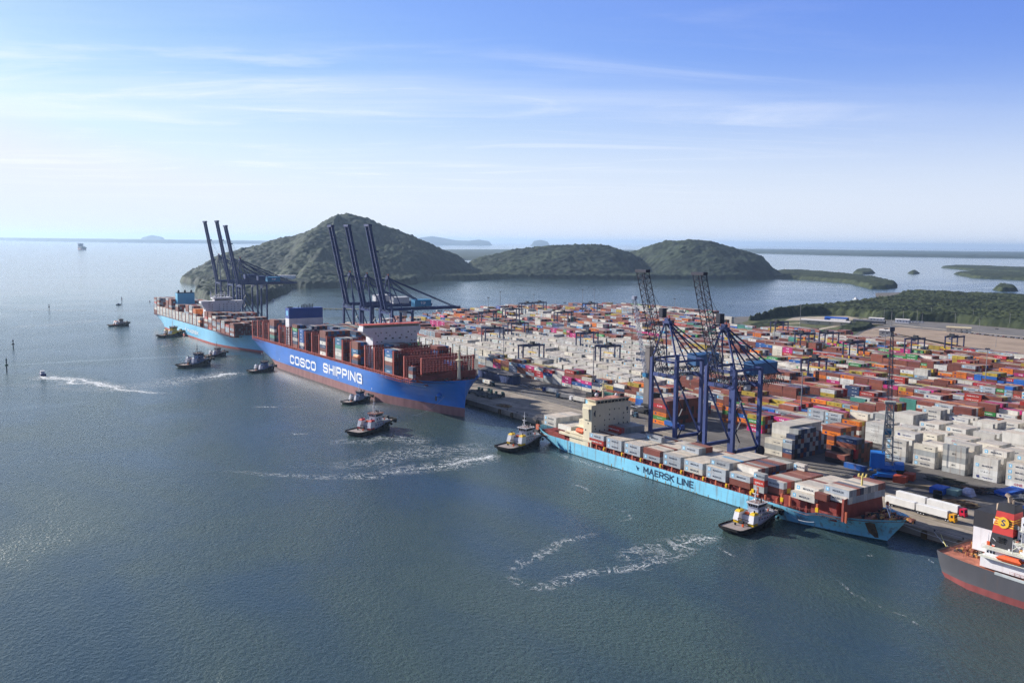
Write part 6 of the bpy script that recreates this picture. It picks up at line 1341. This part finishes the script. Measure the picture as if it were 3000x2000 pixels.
bo=MB(); bo.cyl((0,0,0),(0,0,0.5),0.28,0.22,10); bo.cyl((0,0,0.5),(0,0,0.8),0.42,0.36,10); bme=bo.mesh('bollard',[M_DKST])
for i in range(28):
    x=-510+i*12.0
    if -440<x<-206: continue
    o=bpy.data.objects.new('bollard',bme); COL.objects.link(o); o.location=(x,347.3,GZ+0.01); tag(o,'%s black bollard along the quay edge counted from the blue ship bow'%od(i),'bollard','bollards along the quay')
q=MB()
for yy,w_ in ((352.6,.18),(357,.15),(363,.15),(372.5,.2),(378,.15),(384,.15),(390,.2)): q.poly([(-1250,yy,GZ+0.012),(150,yy,GZ+0.012),(150,yy+w_,GZ+0.012),(-1250,yy+w_,GZ+0.012)])
for i in range(60): q.poly([(-700+i*9,394.5,GZ+0.012),(-696+i*9,394.5,GZ+0.012),(-696+i*9,394.8,GZ+0.012),(-700+i*9,394.8,GZ+0.012)])
o=q.build('lane_markings',mat('worn_lane_paint',(190,178,130),0.8,0.4,scale=0.5)); tag(o,'worn lane lines painted along the quay',kind='structure')
# blue shed
t=thing('warehouse','low blue shed with grey sloping roof on the quay right of the blue bow','shed',(-652,413.5,GZ))
q=MB(); q.box(0,0,0,52,8.0,6.6); sh=q.build('wall',mat('shed_blue',(44,74,128),0.6,0.35,scale=0.12),t); q=MB(); q.taper((-0.8,-0.9,52.8,8.8),(-0.8,-0.9,52.8,8.8),6.9,7.2); q.poly([(-0.8,-0.9,6.6),(52.8,-0.9,6.6),(52.8,9,8.4),(-0.8,9,8.4)]); q.build('roof',mat('shed_roof',(84,80,84),0.8,0.25),t)
q=MB(); [q.box(2+i*8,-0.06,0,8.5+i*8,-0.01,5.6) for i in range(6)]; q.build('door_panel',mat('shed_blue_dark',(30,52,104),0.6,0.3,scale=0.2),t)
q=MB(); [q.box(4+i*14,-1.3,6.5,5+i*14,-0.9,6.9) for i in range(4)]; q.build('lamp',M_SHIPW,t)
# trucks
def truck(lab,x,y,rz,cabc,boxk,box=True,n=1,word='truck',grp='container trucks'):
    t=thing('truck',lab,word,(x,y,GZ),rz,grp)
    q=MB(); q.taper((0,-1.2,2.3,1.2),(0.0,-1.2,1.9,1.2),1.0,3.6,0); q.box(-0.2,-1.15,0.7,2.4,1.15,1.15,0); cb_=q.build('cab',cabc,t)
    q=MB(); q.taper((1.98,-1.05,2.12,1.05),(1.80,-1.0,1.94,1.0),2.1,3.2); q.box(0.6,-1.23,2.1,1.6,-1.2,3.0); q.build('windscreen',M_GLS,cb_)
    q=MB(); q.box(-14.6,-0.5,0.95,0,0.5,1.3); q.box(-14.4,-1.2,1.25,-2.0,1.2,1.4); q.build('chassis',M_DKST,t)
    for wx in (1.4,-1.2,-2.3,-11.0,-12.2,-13.4):
        q=MB(); 
        for s in (-1,1): q.cyl((wx,s*0.85,0.52),(wx,s*1.22,0.52),0.52,n=12,m=0); q.cyl((wx,s*1.22,0.52),(wx,s*1.25,0.52),0.25,n=8,m=1)
        q.build('wheel_pair',[M_RUBB,M_GREY],t)
    if box: b_=MB(); b_.box(-14.3,-1.22,1.42,-2.1,1.22,4.1,0); bb=b_.build('trailer_body',[LM[LI[boxk]]],t)
    if box and LIV[boxk][3]:
        q=MB(); letter(q,boxk,-14.3,-1.24,1.42,12.2,2.68); q.build('lettering',LETM,bb)
    return t
xx,yy=loc(1602,1149,GZ); truck('truck with blue cab hauling a white box lettered in green left of the ship house',xx-2,yy,math.radians(184),mat('cab_blue',(30,60,130),0.4,0.05),'evw')
xx,yy=loc(1645,1168,GZ); truck('second truck in the queue with a plain white box',xx-3,yy,math.radians(200),mat('cab_teal',(60,90,110),0.4,0.05),'wht')
xx,yy=loc(1684,1176,GZ); truck('white cab truck with white box just left of the cream house',xx-3,yy,math.radians(184),M_SHIPW,'wht')
xx,yy=loc(1860,1222,GZ); truck('trailer truck with cream box between the cream house and the left crane',xx,yy,math.radians(4),mat('cab_teal',(60,90,110),0.4,0.05),'wht')
xx,yy=loc(1442,1131,GZ); truck('truck with grey lettered box beside the blue shed',xx,yy,math.radians(-4),mat('cab_dark_teal',(30,60,70),0.4,0.05),'mw')
xx,yy=loc(1995,1260,GZ); truck('blue boxed truck passing beneath the left lattice boom crane',xx,yy,math.radians(-2),mat('cab_blue',(30,60,130),0.4,0.05),'blu')
xx,yy=loc(1760,1160,GZ); truck('green boxed truck behind the cream ship house',xx,yy,math.radians(183),mat('cab_red',(150,30,40),0.4,0.05),'tea')
xx,yy=loc(2512,1418,GZ); truck('truck with red cab and brown box in front of the blue harbour crane base',xx-1,yy+1.6,math.radians(176),mat('cab_red',(190,30,50),0.4,0.05),'br2')
# white road trains
def roadtrain(lab,xf,yf,cabc,nb):
    t=thing('articulated_lorry',lab,'lorry',(xf,yf,GZ),0,'white articulated lorries')
    q=MB(); q.taper((-2.6,-1.25,0,1.25),(-2.5,-1.25,-0.35,1.25),0.9,3.7,0); q.box(-2.6,-1.2,0.5,0.15,1.2,1.1,0); c=q.build('cab',cabc,t)
    q=MB(); q.taper((-0.28,-1.1,-0.1,1.1),(-0.5,-1.05,-0.32,1.05),2.2,3.3); q.box(-1.8,-1.28,2.1,-0.8,-1.25,3.1); q.build('windscreen',M_GLS,c)
    for j in range(nb):
        x1=-3.3-j*15.0; q=MB(); q.box(x1-14.2,-1.3,1.35,x1,1.3,4.3,0); q.taper((x1-14.2,-1.3,x1,1.3),(x1-14.0,-1.1,x1-.2,1.1),4.3,4.42,0); q.build('trailer_body',mat('trailer_white',(222,220,216),0.55,0.08,rust=0.1),t)
        q=MB(); q.box(x1-14,-0.5,0.9,x1,0.5,1.35); q.box(x1-9.5,-1.2,0.6,x1-5,-1.1,1.3); q.build('chassis',M_DKST,t)
        for wx in (x1-10.6,x1-11.9,x1-13.2)+((x1-0.6,x1+0.5) if j==0 else ()):
            q=MB()
            for s in (-1,1): q.cyl((wx,s*0.85,0.52),(wx,s*1.24,0.52),0.52,n=12,m=0); q.cyl((wx,s*1.24,0.52),(wx,s*1.27,0.52),0.26,n=8,m=1)
            q.build('wheel_pair',[M_RUBB,M_GREY],t)
    q=MB()
    for s in (-1,1): q.cyl((-0.9,s*0.85,0.52),(-0.9,s*1.24,0.52),0.52,n=12)
    q.build('wheel_pair',M_RUBB,t)
xx,yy=loc(2796,1533,GZ); roadtrain('white road train with yellow cab parked nearest the quay edge',xx,yy+1.2,mat('cab_yellow',(226,160,30),0.4,0.05),2)
xx,yy=loc(2826,1517,GZ); roadtrain('white road train with crimson cab beside the yellow one',xx,yy+1.2,mat('cab_crimson',(200,24,60),0.4,0.05),2)
xx,yy=loc(2760,1494,GZ); 
# row of terminal tractors near the blue bow
def tractor():
    t=thing('terminal_tractor','x','tractor',(0,0,GZ),0,'terminal tractors parked near the blue bow')
    q=MB(); q.box(-3.5,-1.2,0.7,2.0,1.2,1.2,0); q.box(0.2,-1.1,1.2,1.8,0.3,3.1,1); q.build('cab',[M_DKST,mat('tractor_green',(36,78,80),0.6,0.1)],t)
    q=MB()
    for wx in (1.0,-2.6):
        for s in (-1,1): q.cyl((wx,s*0.7,0.5),(wx,s*1.2,0.5),0.5,n=8)
    q.build('wheels',M_RUBB,t); q=MB(); q.box(-14,-1.2,1.2,-3,1.2,1.5); q.cyl((-12,-1,0.5),(-12,1,0.5),0.5,n=8); q.build('empty_trailer',M_DKST,t); return t
tr0=tractor()
for i in range(8):
    o=tr0 if i==0 else copy_tree(tr0); o.location=(-556-4.6*i,374+2.2*math.sin(i*1.7),GZ); o.rotation_euler=(0,0,math.radians(100)); o['label']='%s dark terminal tractor from the right in the row by the blue bow'%od(i)
# person on quay
def person(px,py,lab,shirt,legs):
    x,y=loc(px,py,GZ); t=thing('person',lab,'person',(x,y,GZ),0.5); 
    V=[(0,0,.95),(0,0,1.15),(0,0,1.42),(0,0,1.52),(0,0,1.66),(0,0,1.76),(0.1,0,.9),(0.12,0.06,.5),(0.13,0.1,.06),(0.14,-.02,.03),(-0.1,0,.9),(-0.12,-0.08,.5),(-0.13,-.14,.06),(-0.13,-.26,.03),(.2,0,1.4),(.27,0.02,1.13),(.29,-.06,.88),(-.2,0,1.4),(-.27,0.02,1.13),(-.29,-.08,.88)]
    Ed=[(0,1),(1,2),(2,3),(3,4),(4,5),(0,6),(6,7),(7,8),(8,9),(0,10),(10,11),(11,12),(12,13),(2,14),(14,15),(15,16),(2,17),(17,18),(18,19)]
    Rr=[.15,.15,.16,.06,.105,.09,.09,.07,.045,.045,.09,.07,.045,.045,.065,.045,.035,.065,.045,.035]
    me=bpy.data.meshes.new('body'); me.from_pydata(V,Ed,[]); me.materials.append(shirt); o=bpy.data.objects.new('body',me); COL.objects.link(o); o.parent=t
    me.skin_vertices.new(name='') if hasattr(me.skin_vertices,'new') else None
    md=o.modifiers.new('skin','SKIN'); sb=o.modifiers.new('sub','SUBSURF'); sb.levels=1; sb.render_levels=1
    if me.skin_vertices:
        for i,r in enumerate(Rr): me.skin_vertices[0].data[i].radius=(r,r)
        me.skin_vertices[0].data[0].use_root=True
    q=MB(); q.taper((-.17,-.13,.17,.13),(-.13,-.1,.13,.1),.52,1.0); q.build('trousers',legs,t); q=MB(); q.sphere((0,0,1.74),0.13,0,8,6,0.8); q.build('helmet',M_YEL,t)
person(1553,1186,'person in a green vest walking alone on the open quay',mat('vest_green',(80,150,110),0.8,0.1),M_DKST)
# scattered stores at right and by the near quay
rr=random.Random(31)
def pile(name,lab,cat,px,py,w,d,h,cols,n,rz=0.1,kind=None):
    x,y=loc(px,py,GZ); t=MB()
    for i in range(n):
        a=(rr.random()-.5)*w; b=(rr.random()-.5)*d; L_=1.5+rr.random()*w*0.35; zz=rr.random()*h*(1-abs(a)/w)*(1-abs(b)/d)
        an=rz+rr.gauss(0,0.25); t.beam((a-math.cos(an)*L_/2,b-math.sin(an)*L_/2,0.2+zz),(a+math.cos(an)*L_/2,b+math.sin(an)*L_/2,0.2+zz+rr.random()*.3),0.25+rr.random()*.3,0.25,rr.randrange(len(cols)))
    t.box(-w*.35,-d*.3,0,w*.35,d*.3,h*0.35,0)
    o=t.build(name,cols,loc=(x,y,GZ)); tag(o,lab,cat); return o
M_RUST=mat('rusty_steel',(112,84,66),0.85,0.3); M_OLV=mat('olive_netting',(58,64,56),0.9,0.3); M_TIM=mat('timber',(168,142,104),0.85,0.25)
pile('steel_pile','dark olive netting and steel pile before the white stacks','pile',2770,1412,16,9,2.2,[M_OLV,M_DKST],160)
pile('steel_pile','rusty bent steel pile right of the netting pile','pile',2850,1436,13,10,1.6,[M_RUST,M_DKST],140)
pile('scrap_pile','scrap and machinery heap below the harbour crane','scrap',2630,1385,10,6,2.5,[M_RUST,M_OLV],90)
pile('timber_pile','stacked pale timber planks left of the striped funnel','timber',2820,1478,14,4.5,2.0,[M_TIM,M_RUST],80,0.75)
pile('steel_pile','grid of steel frames at the right edge','pile',2960,1450,20,12,1.6,[mat('galvanised',(150,152,156),0.6,0.2),M_DKST],180,0.75)
pile('bundle','brown heap of mooring timbers on the quay between the ships','pile',1478,1190,11,5,1.6,[M_RUST,M_TIM],70)
pile('equipment_pile','low tangle of trailers and gear right of the blue shed','equipment',1560,1135,26,6,1.8,[M_DKST,M_TIM,M_GREY],90)
pile('scrap_pile','dark equipment heap behind the cream trailer','equipment',1872,1198,18,6,3.2,[M_DKST,M_GREY],110)
def crate(name,lab,cat,px,py,L_,W_,H_,m,rz=0.0,ribs=True,z=0):
    x,y=loc(px,py,GZ); t=thing(name,lab,cat,(x,y,GZ+z),rz); q=MB(); q.box(0,0,0.15,L_,W_,H_); q.taper((0,0,L_,W_),(0.15,0.15,L_-.15,W_-.15),H_,H_+0.1); q.build('body',m,t)
    q=MB(); n=max(2,int(L_/1.2))
    for i in range(n+1): q.box(i*(L_-.12)/n,-0.06,0.15,i*(L_-.12)/n+.12,-0.005,H_-.02)
    q.box(0,0.1,0,L_,0.3,0.15); q.box(0,W_-.3,0,L_,W_-.1,0.15); q.build('ribs',m,t); return t
M_BB=mat('tarp_blue',(34,92,186),0.6,0.15,scale=0.6)
crate('crate','blue covered crate at the left of the scattered stores','crate',2722,1442,6.5,7.5,2.9,M_BB,0.1)
crate('crate','pale teal crate with tan top among the stores','crate',2766,1446,6,6,2.5,mat('crate_teal',(150,176,160),0.7,0.15),0.1)
crate('crate','long blue tarpaulined load right of the white wrapped bundle','crate',2912,1448,7,15,2.2,M_BB,-0.05)
crate('crate','blue crate behind the striped funnel','crate',2955,1498,12,6,2.6,M_BB,0.0)
crate('hopper','left rust orange hopper in front of the harbour crane','hopper',2615,1412,6,5,3.3,mat('hopper_orange',(186,78,50),0.7,0.25,scale=0.6),0.35)
crate('hopper','right rust orange hopper beside the flat trailer','hopper',2645,1405,5,5,3.3,mat('hopper_orange',(186,78,50),0.7,0.25,scale=0.6),0.35)
crate('flat_trailer','tan flat trailer beside the orange hoppers','trailer',2650,1424,12,2.5,1.0,M_TIM,0.55)
x,y=loc(2836,1450,GZ); q=MB(); q.sphere((0,0,1.4),3.0,0,9,6,0.75); q.taper((-3,-2,3,2),(-1.5,-1,1.8,1),0,3.4); o=q.build('wrapped_bundle',mat('white_sheet',(205,200,214),0.8,0.2,scale=0.8),loc=(x,y,GZ)); tag(o,'white sheet wrapped bundle among the stores','bundle')
for i in range(4):
    x,y=loc(2742+9*(i%2),1450+5*(i//2)+2*i,GZ); q=MB(); [q.cyl((0,0,0.15+0.45*k),(0,0,0.55+0.45*k),1.35,n=14) for k in range(5)]; o=q.build('tyre_stack',M_RUBB,loc=(x,y,GZ)); tag(o,'%s black tyre stack beside the blue crate'%['near left','near right','far left','far right'][i],'tyres','tyre stacks')
x,y=loc(2470,1330,GZ)
# reach stacker (orange) between cranes
t=thing('reach_stacker','orange reach stacker working between the lattice boom cranes','reach stacker',loc(2160,1238,GZ)+(GZ,),math.radians(20)); q=MB(); q.box(-4,-1.8,1,4,1.8,2.4); q.box(-1,-.8,2.4,1,.8,4.2); q.build('body',M_ORG,t); q=MB(); q.beam((-3,0,3),(6,0,9),0.9,0.9); q.box(5,-5,8,7,5,8.6); q.build('boom',M_ORG,t); q=MB(); [q.cyl((x_,s*1.4,0.9),(x_,s*2.1,0.9),0.9,n=10) for x_ in (-3,3) for s in (-1,1)]; q.build('wheels',M_RUBB,t)
# low buildings beyond the yard
def building(lab,p,L_,W_,H_,wallm,roofm,rz=0.3,name='low_building',nw=4):
    x,y=loc(*p,GZ); t=thing(name,lab,'building',(x,y,GZ),rz); q=MB(); q.box(0,0,0,L_,W_,H_); w=q.build('wall',wallm,t); q=MB(); q.poly([(-.6,-.6,H_),(L_+.6,-.6,H_),(L_+.6,W_/2,H_+1.4),(-.6,W_/2,H_+1.4)]); q.poly([(L_+.6,W_+.6,H_),(-.6,W_+.6,H_),(-.6,W_/2,H_+1.4),(L_+.6,W_/2,H_+1.4)]); q.build('roof',roofm,t)
    windows(w,[(L_*(i+.7)/(nw+.4),0,H_*.55) for i in range(nw)],1.6,1.3,'y')
M_RFW=mat('roof_pale',(206,200,196),0.6,0.12); M_RFG=mat('roof_grey',(110,110,116),0.7,0.15); M_WLB=mat('wall_beige',(196,184,160),0.8,0.12)
building('long white roofed warehouse by the service road',(2345,948),70,14,6,M_WLB,M_RFW,0.35)
building('white tent shaped hall right of the warehouse',(2432,944),22,12,4,M_SHIPW,M_RFW,0.3,'hall')
building('dark grey long hut at the middle of the clearing',(2498,944),46,9,4,M_RFG,M_RFG,0.3,'hut')
building('small white office right of the dark hut',(2545,939),22,8,4,M_SHIPW,M_RFW,0.3,'office')
building('blue sheeted shelter behind the warehouse',(2415,937),34,12,4,M_BB,M_BB,0.3,'shelter')
building('open canopy shelter at the left end of the empty lot',(2575,983),14,10,7,mat('canopy_grey',(150,150,150),0.7,0.1),M_RFW,0.3,'canopy_shelter',2)
building('white box truck like hut at the left of the parked cars',(2622,945),20,7,5,M_SHIPW,M_RFW,0.3,'hut')
building('cream gate building on the access road',(2772,972),30,9,6.5,mat('gate_cream',(222,212,188),0.7,0.1),mat('gate_roof',(200,184,150),0.7,0.1),0.42,'gatehouse')
# parked cars
def car(c):
    t=thing('parked_car','x','car',(0,0,GZ),0,'parked cars beyond the yard'); q=MB(); q.taper((-2.2,-.9,2.2,.9),(-2.15,-.85,2.1,.85),0.35,0.95); q.taper((-1.5,-.82,1.3,.82),(-1.1,-.7,.7,.7),0.95,1.5); q.build('body',c,t)
    q=MB(); [q.cyl((x_,s*.7,.33),(x_,s*.92,.33),.33,n=8) for x_ in (-1.4,1.4) for s in (-1,1)]; q.build('wheels',M_RUBB,t); q=MB(); q.taper((-1.45,-.83,1.25,-.8),(-1.1,-.72,.7,-.69),1.0,1.42); q.build('side_window',M_GLS,t); return t
CC=[M_SHIPW,M_DKST,M_GREY,mat('car_red',(150,40,40),0.4,0.05),M_CBLUE]; c0=[car(c) for c in CC]; cu=[0]*5
carlist=[]
for i in range(26):
    u=i/25; carlist.append((2812+u*190,974+u*19.5,[1,1,2,1,0,1,2,3,1,0][i%10],'%s car from the left in the row along the access road'%od(i)))
for i in range(12): carlist.append((2655+(i%6)*9.5,941.5+(i//6)*2.6+ (i%6)*0.35,[0,0,2,0][i%4],'%s from left, %s row of the car cluster'%(od(i%6),['back','front'][i//6])))
for i in range(12): carlist.append((2545+i*8,993-i*1.1,[0,0,1,0,3,0][i%6],'%s vehicle from the left in the line beside the canopy shelter'%od(i)))
for px,py,c,l in carlist:
    x,y=loc(px,py,GZ); src=c0[c]; o=src if not cu[c] else copy_tree(src); cu[c]=1; o.location=(x,y,GZ); o.rotation_euler=(0,0,0.45+rr.random()*.15); o['label']=['white','dark','grey','red','blue'][c]+' parked car, '+l
for i,c in enumerate(c0):
    if not cu[i]: 
        for ch in list(c.children): bpy.data.objects.remove(ch)
        bpy.data.objects.remove(c)
# white depot on the hill shore
t=thing('shore_depot','white sloping depot on the shore at the foot of the hill','building',(*loc(740,833,0),0),math.radians(60)); q=MB(); q.box(0,0,-2,120,30,4); q.build('dock',M_CONC,t); q=MB(); q.taper((0,5,110,25),(20,5,110,25),4,24); q.build('hall',M_SHIPW,t); q=MB(); q.taper((-60,5,0,25),(-40,8,0,22),2,10); q.build('barge',M_GREY,t)
# jetty between the ships
q=MB(); 
for i in range(24): q.box(i*5,0,0.5 if i%2 else 1.2,i*5+4.6,4,1.6,0); q.cyl((i*5+2,2,-3),(i*5+2,2,0.6),0.4)
rail(q,[(0,0,1.6),(120,0,1.6)],1.2,4); x,y=loc(905,906,0); o=q.build('floating_jetty',mat('jetty_ochre',(176,158,110),0.8,0.2),loc=(x,y,0)); o.rotation_euler=(0,0,math.radians(55)); tag(o,'ochre floating jetty in the water behind the blue funnel','jetty')
# ------------------------------------------------------------------ mooring lines
def line(lab,p,q_,sag,m,r=0.07):
    q=MB(); p=Vector(p); e=Vector(q_); pr=None
    for i in range(13):
        f=i/12; c=p+(e-p)*f; c.z-=sag*4*f*(1-f)
        if pr is not None: q.beam(pr,c,r*2,r*2)
        pr=c
    o=q.build('mooring_line',m); tag(o,lab,'rope','mooring lines')
M_ROPE=mat('rope_yellow',(210,200,120),0.8,0.1); M_ROPE2=mat('rope_pale',(180,184,190),0.8,0.1)
line('yellow mooring line from the grey ship to the quay',(-173,314,10),(-194,345,4.6),1,M_ROPE); line('pale mooring line beside the yellow one at the grey ship',(-171,316,10),(-197,345.4,4.5),1.4,M_ROPE2)
line('pale tow line from the tug along the turquoise bow',(-254,318.5,5),(-232,314.6,4.5),2.0,M_ROPE2); line('thin bow line hanging from the blue ship into the water',(-529,308,22-8),(-545,291,0),3,M_ROPE2,0.05)
line('thin line from the turquoise bow to the quay edge',(-203,330,9),(-165,345,4.6),1.5,M_ROPE2,0.05)
# ------------------------------------------------------------------ foam
def foam_mat():
    m=bpy.data.materials.new('foam'); m.use_nodes=True; N=m.node_tree.nodes; L=m.node_tree.links; b=N['Principled BSDF']; b.inputs['Base Color'].default_value=(0.75,0.78,0.80,1); b.inputs['Roughness'].default_value=0.9
    geo=N.new('ShaderNodeNewGeometry'); at=N.new('ShaderNodeAttribute'); at.attribute_name='dens'
    def nz(s,d,dist,rg):
        n=N.new('ShaderNodeTexNoise'); n.inputs['Scale'].default_value=s; n.inputs['Detail'].default_value=d; n.inputs['Distortion'].default_value=dist; n.inputs['Roughness'].default_value=rg; L.new(geo.outputs['Position'],n.inputs['Vector']); return n.outputs[0]
    a=nz(0.10,8,2.2,0.62); c=nz(0.55,6,1.4,0.68)
    # ridged filaments
    s1=N.new('ShaderNodeMath'); s1.operation='SUBTRACT'; L.new(a,s1.inputs[0]); s1.inputs[1].default_value=0.5
    ab=N.new('ShaderNodeMath'); ab.operation='ABSOLUTE'; L.new(s1.outputs[0],ab.inputs[0])
    rd=N.new('ShaderNodeMapRange'); rd.inputs[1].default_value=0.0; rd.inputs[2].default_value=0.040; rd.inputs[3].default_value=1; rd.inputs[4].default_value=0; L.new(ab.outputs[0],rd.inputs[0])
    cc=N.new('ShaderNodeMapRange'); cc.inputs[1].default_value=0.38; cc.inputs[2].default_value=0.56; L.new(c,cc.inputs[0])
    ml=N.new('ShaderNodeMath'); ml.operation='MULTIPLY'; L.new(rd.outputs[0],ml.inputs[0]); L.new(cc.outputs[0],ml.inputs[1])
    # dense foam where dens>0.6
    dn=N.new('ShaderNodeMath'); dn.operation='MULTIPLY_ADD'; L.new(at.outputs['Fac'],dn.inputs[0]); dn.inputs[1].default_value=1.25; dn.inputs[2].default_value=-1.06
    d2=N.new('ShaderNodeMath'); d2.operation='ADD'; L.new(dn.outputs[0],d2.inputs[0]); L.new(c,d2.inputs[1])
    d3=N.new('ShaderNodeMapRange'); d3.inputs[1].default_value=0.5; d3.inputs[2].default_value=0.72; L.new(d2.outputs[0],d3.inputs[0])
    m3=N.new('ShaderNodeMath'); m3.operation='MULTIPLY'; L.new(ml.outputs[0],m3.inputs[0]); L.new(at.outputs['Fac'],m3.inputs[1])
    m4=N.new('ShaderNodeMath'); m4.operation='MAXIMUM'; L.new(m3.outputs[0],m4.inputs[0]); L.new(d3.outputs[0],m4.inputs[1])
    L.new(m4.outputs[0],b.inputs['Alpha']); return m
FOAM=foam_mat(); FZ=[0.05]
def foam(pts,name='wake',label=None,d0=None):
    """pts: (px,py,width m,density)"""
    FZ[0]+=0.004; z=FZ[0]; P=[]
    base=[(Vector(loc(a,b,0)),max(1.5,w*Vector(loc(a,b,0)).length_squared/(F_PX*CAMH)),min(1,d*1.12)) for a,b,w,d in pts]
    for i in range(len(base)-1):
        for k in range(6):
            f=k/6; P.append((base[i][0].lerp(base[i+1][0],f),base[i][1]*(1-f)+base[i+1][1]*f,base[i][2]*(1-f)+base[i+1][2]*f))
    P.append(base[-1]); V=[];D=[];Fc=[]
    for i,(p,w,d) in enumerate(P):
        t=(P[min(i+1,len(P)-1)][0]-P[max(i-1,0)][0]).normalized(); n=Vector((-t.y,t.x)); wob=(mnoise.noise((p.x*.05,p.y*.05,0)))*w*.35
        e=min(1,i/3,(len(P)-1-i)/3) if len(P)>6 else 1
        for s,q in ((-1,0),(-.5,.7),(0,1),(.5,.7),(1,0)): c=p+n*(w/2*s+wob); V.append((c.x,c.y,z)); D.append(q*d*e)
    for i in range(len(P)-1):
        for k in range(4): a=i*5+k; Fc.append((a,a+1,a+6,a+5))
    me=raw_mesh(name,V,Fc,[FOAM]); at=me.attributes.new('dens','FLOAT','POINT'); at.data.foreach_set('value',np.array(D,np.float32)); o=bpy.data.objects.new(name,me); COL.objects.link(o); tag(o,label,kind='stuff')
foam([(112,1098,8,1.0),(150,1106,14,1.0),(220,1120,15,.95),(300,1130,14,.97),(400,1146,10,.93),(510,1156,7,.85)],label='dense lower arm of the speedboat wake')
foam([(128,1100,6,1.0),(180,1105,9,1.0),(250,1117,10,.97),(330,1128,10,.92),(410,1137,8,.8)],label='upper arm of the speedboat wake')
foam([(725,1092,10,1.0),(660,1098,22,.9),(580,1108,26,.78),(480,1122,30,.62),(360,1140,24,.45),(200,1138,12,.4),(0,1124,10,.35)],label='long churned wake trailing left from the tug at the blue stern')
foam([(1452,1326,14,1.0),(1400,1340,34,.88),(1320,1358,38,.82),(1240,1376,34,.78),(1120,1392,28,.7),(1000,1396,22,.6),(850,1393,14,.5),(640,1378,10,.4)],label='foamy wake trailing left from the stern tug')
foam([(1440,1300,20,.55),(1330,1320,50,.62),(1220,1330,50,.6),(1100,1350,40,.55),(950,1372,24,.45)],label='thin swirling foam beside the stern tug wake')
foam([(1260,1300,24,.5),(1180,1290,34,.6),(1130,1280,34,.6),(1050,1292,24,.5),(960,1300,14,.4)],label='light foam around the red funnelled tug')
foam([(2120,1572,16,1.0),(2060,1584,40,.80),(2010,1605,40,.74),(1950,1632,34,.72),(1880,1658,30,.74),(1790,1675,26,.72),(1700,1688,28,.72),(1600,1716,34,.74),(1540,1712,26,.6),(1490,1680,20,.5)],label='curving foam trail from the bow tug')
foam([(1490,1672,22,.6),(1530,1650,24,.66),(1570,1640,24,.68),(1620,1612,20,.74),(1640,1592,16,.7),(1700,1570,16,.5),(1760,1560,12,.45)],label='upper rim of the foam ring in open water')
foam([(2020,1585,30,.55),(1930,1600,40,.5),(1850,1620,34,.55),(1830,1650,24,.45)],label='scattered foam inside the ring')
foam([(2100,1600,5,.7),(2140,1625,4,.8),(2180,1640,3,.7)],label='short bright foam streak below the bow tug')
foam([(1670,1416,3,.7),(1710,1428,4,.65),(1735,1445,3,.6)],label='short foam streak beside the turquoise hull')
foam([(1790,1485,5,.5),(1830,1500,6,.6),(1850,1520,4,.5),(1790,1530,5,.4)],label='small foam patch below the turquoise hull')
foam([(730,1190,4,.5),(790,1192,5,.75),(850,1192,4,.6),(900,1190,3,.4)],label='short foam line below the blue ship lettering')
foam([(815,1270,3,.5),(860,1272,5,.6),(920,1270,4,.4)],label='faint foam line left of the red funnelled tug')
foam([(2440,1690,4,.5),(2500,1740,5,.55),(2560,1770,4,.5),(2640,1800,4,.4),(2720,1850,5,.45)],label='broken foam line in the lower right water')
foam([(2760,1660,2,.9),(2795,1693,3,1.0),(2850,1720,3,.7),(2930,1755,2,.6)],label='white wash along the grey ship waterline')
foam([(2695,1625,1.5,.7),(2720,1637,2,.75),(2750,1656,1.5,.6)],label='thin wash curling off the grey ship stern')
foam([(2520,1630,3,.6),(2560,1628,3,.6),(2545,1610,2,.4)],label='small foam curl below the turquoise bow')
foam([(1640,1330,8,.6),(1700,1352,10,.62),(1760,1368,8,.55),(1850,1385,5,.4)],label='churned foam along the stern of the turquoise hull')
foam([(2150,1450,3,.3),(2000,1420,3,.3),(1900,1400,4,.4)],label='thin wash along the turquoise hull')
foam([(445,1020,4,.4),(500,1012,5,.7),(560,1008,3,.5)],label='short foam streak left of the beige tug')
foam([(690,888,6,.6),(740,884,8,.75),(795,881,4,.9)],label='white trail of the small boat beyond the far cranes')
foam([(0,905,6,.55),(150,908,6,.6),(300,911,6,.55),(440,909,5,.45)],label='long pale wake line across the left channel')
foam([(0,965,7,.4),(100,955,8,.45),(220,945,8,.4),(330,932,6,.3)],label='pale wake line below the lone tug')
# ------------------------------------------------------------------ haze
q=MB(); q.box(-56000,-19000,-12,19000,56000,262); hz=q.build('haze',[]); hm=bpy.data.materials.new('haze'); hm.use_nodes=True; N=hm.node_tree.nodes; L=hm.node_tree.links
N.remove(N['Principled BSDF']); pv=N.new('ShaderNodeVolumePrincipled'); pv.inputs['Color'].default_value=(0.52,0.72,1.0,1); pv.inputs['Density'].default_value=0.000037; pv.inputs['Anisotropy'].default_value=0.3
L.new(pv.outputs[0],N['Material Output'].inputs['Volume']); hz.data.materials.clear(); hz.data.materials.append(hm); tag(hz,'thin blue white haze over the bay',kind='stuff')
for o in list(S.objects):
    if o.type=='MESH' and len(o.data.polygons)==0 and not o.modifiers: print('empty mesh',o.name)
    if o.parent is not None:
        for k in ('category','group'):
            if k in o: del o[k]
for o in S.objects:
    if 'label' in o and len(o['label'].replace(',',' ').split())>16: print('LONG',o['label'])
print('objects',len(S.objects))
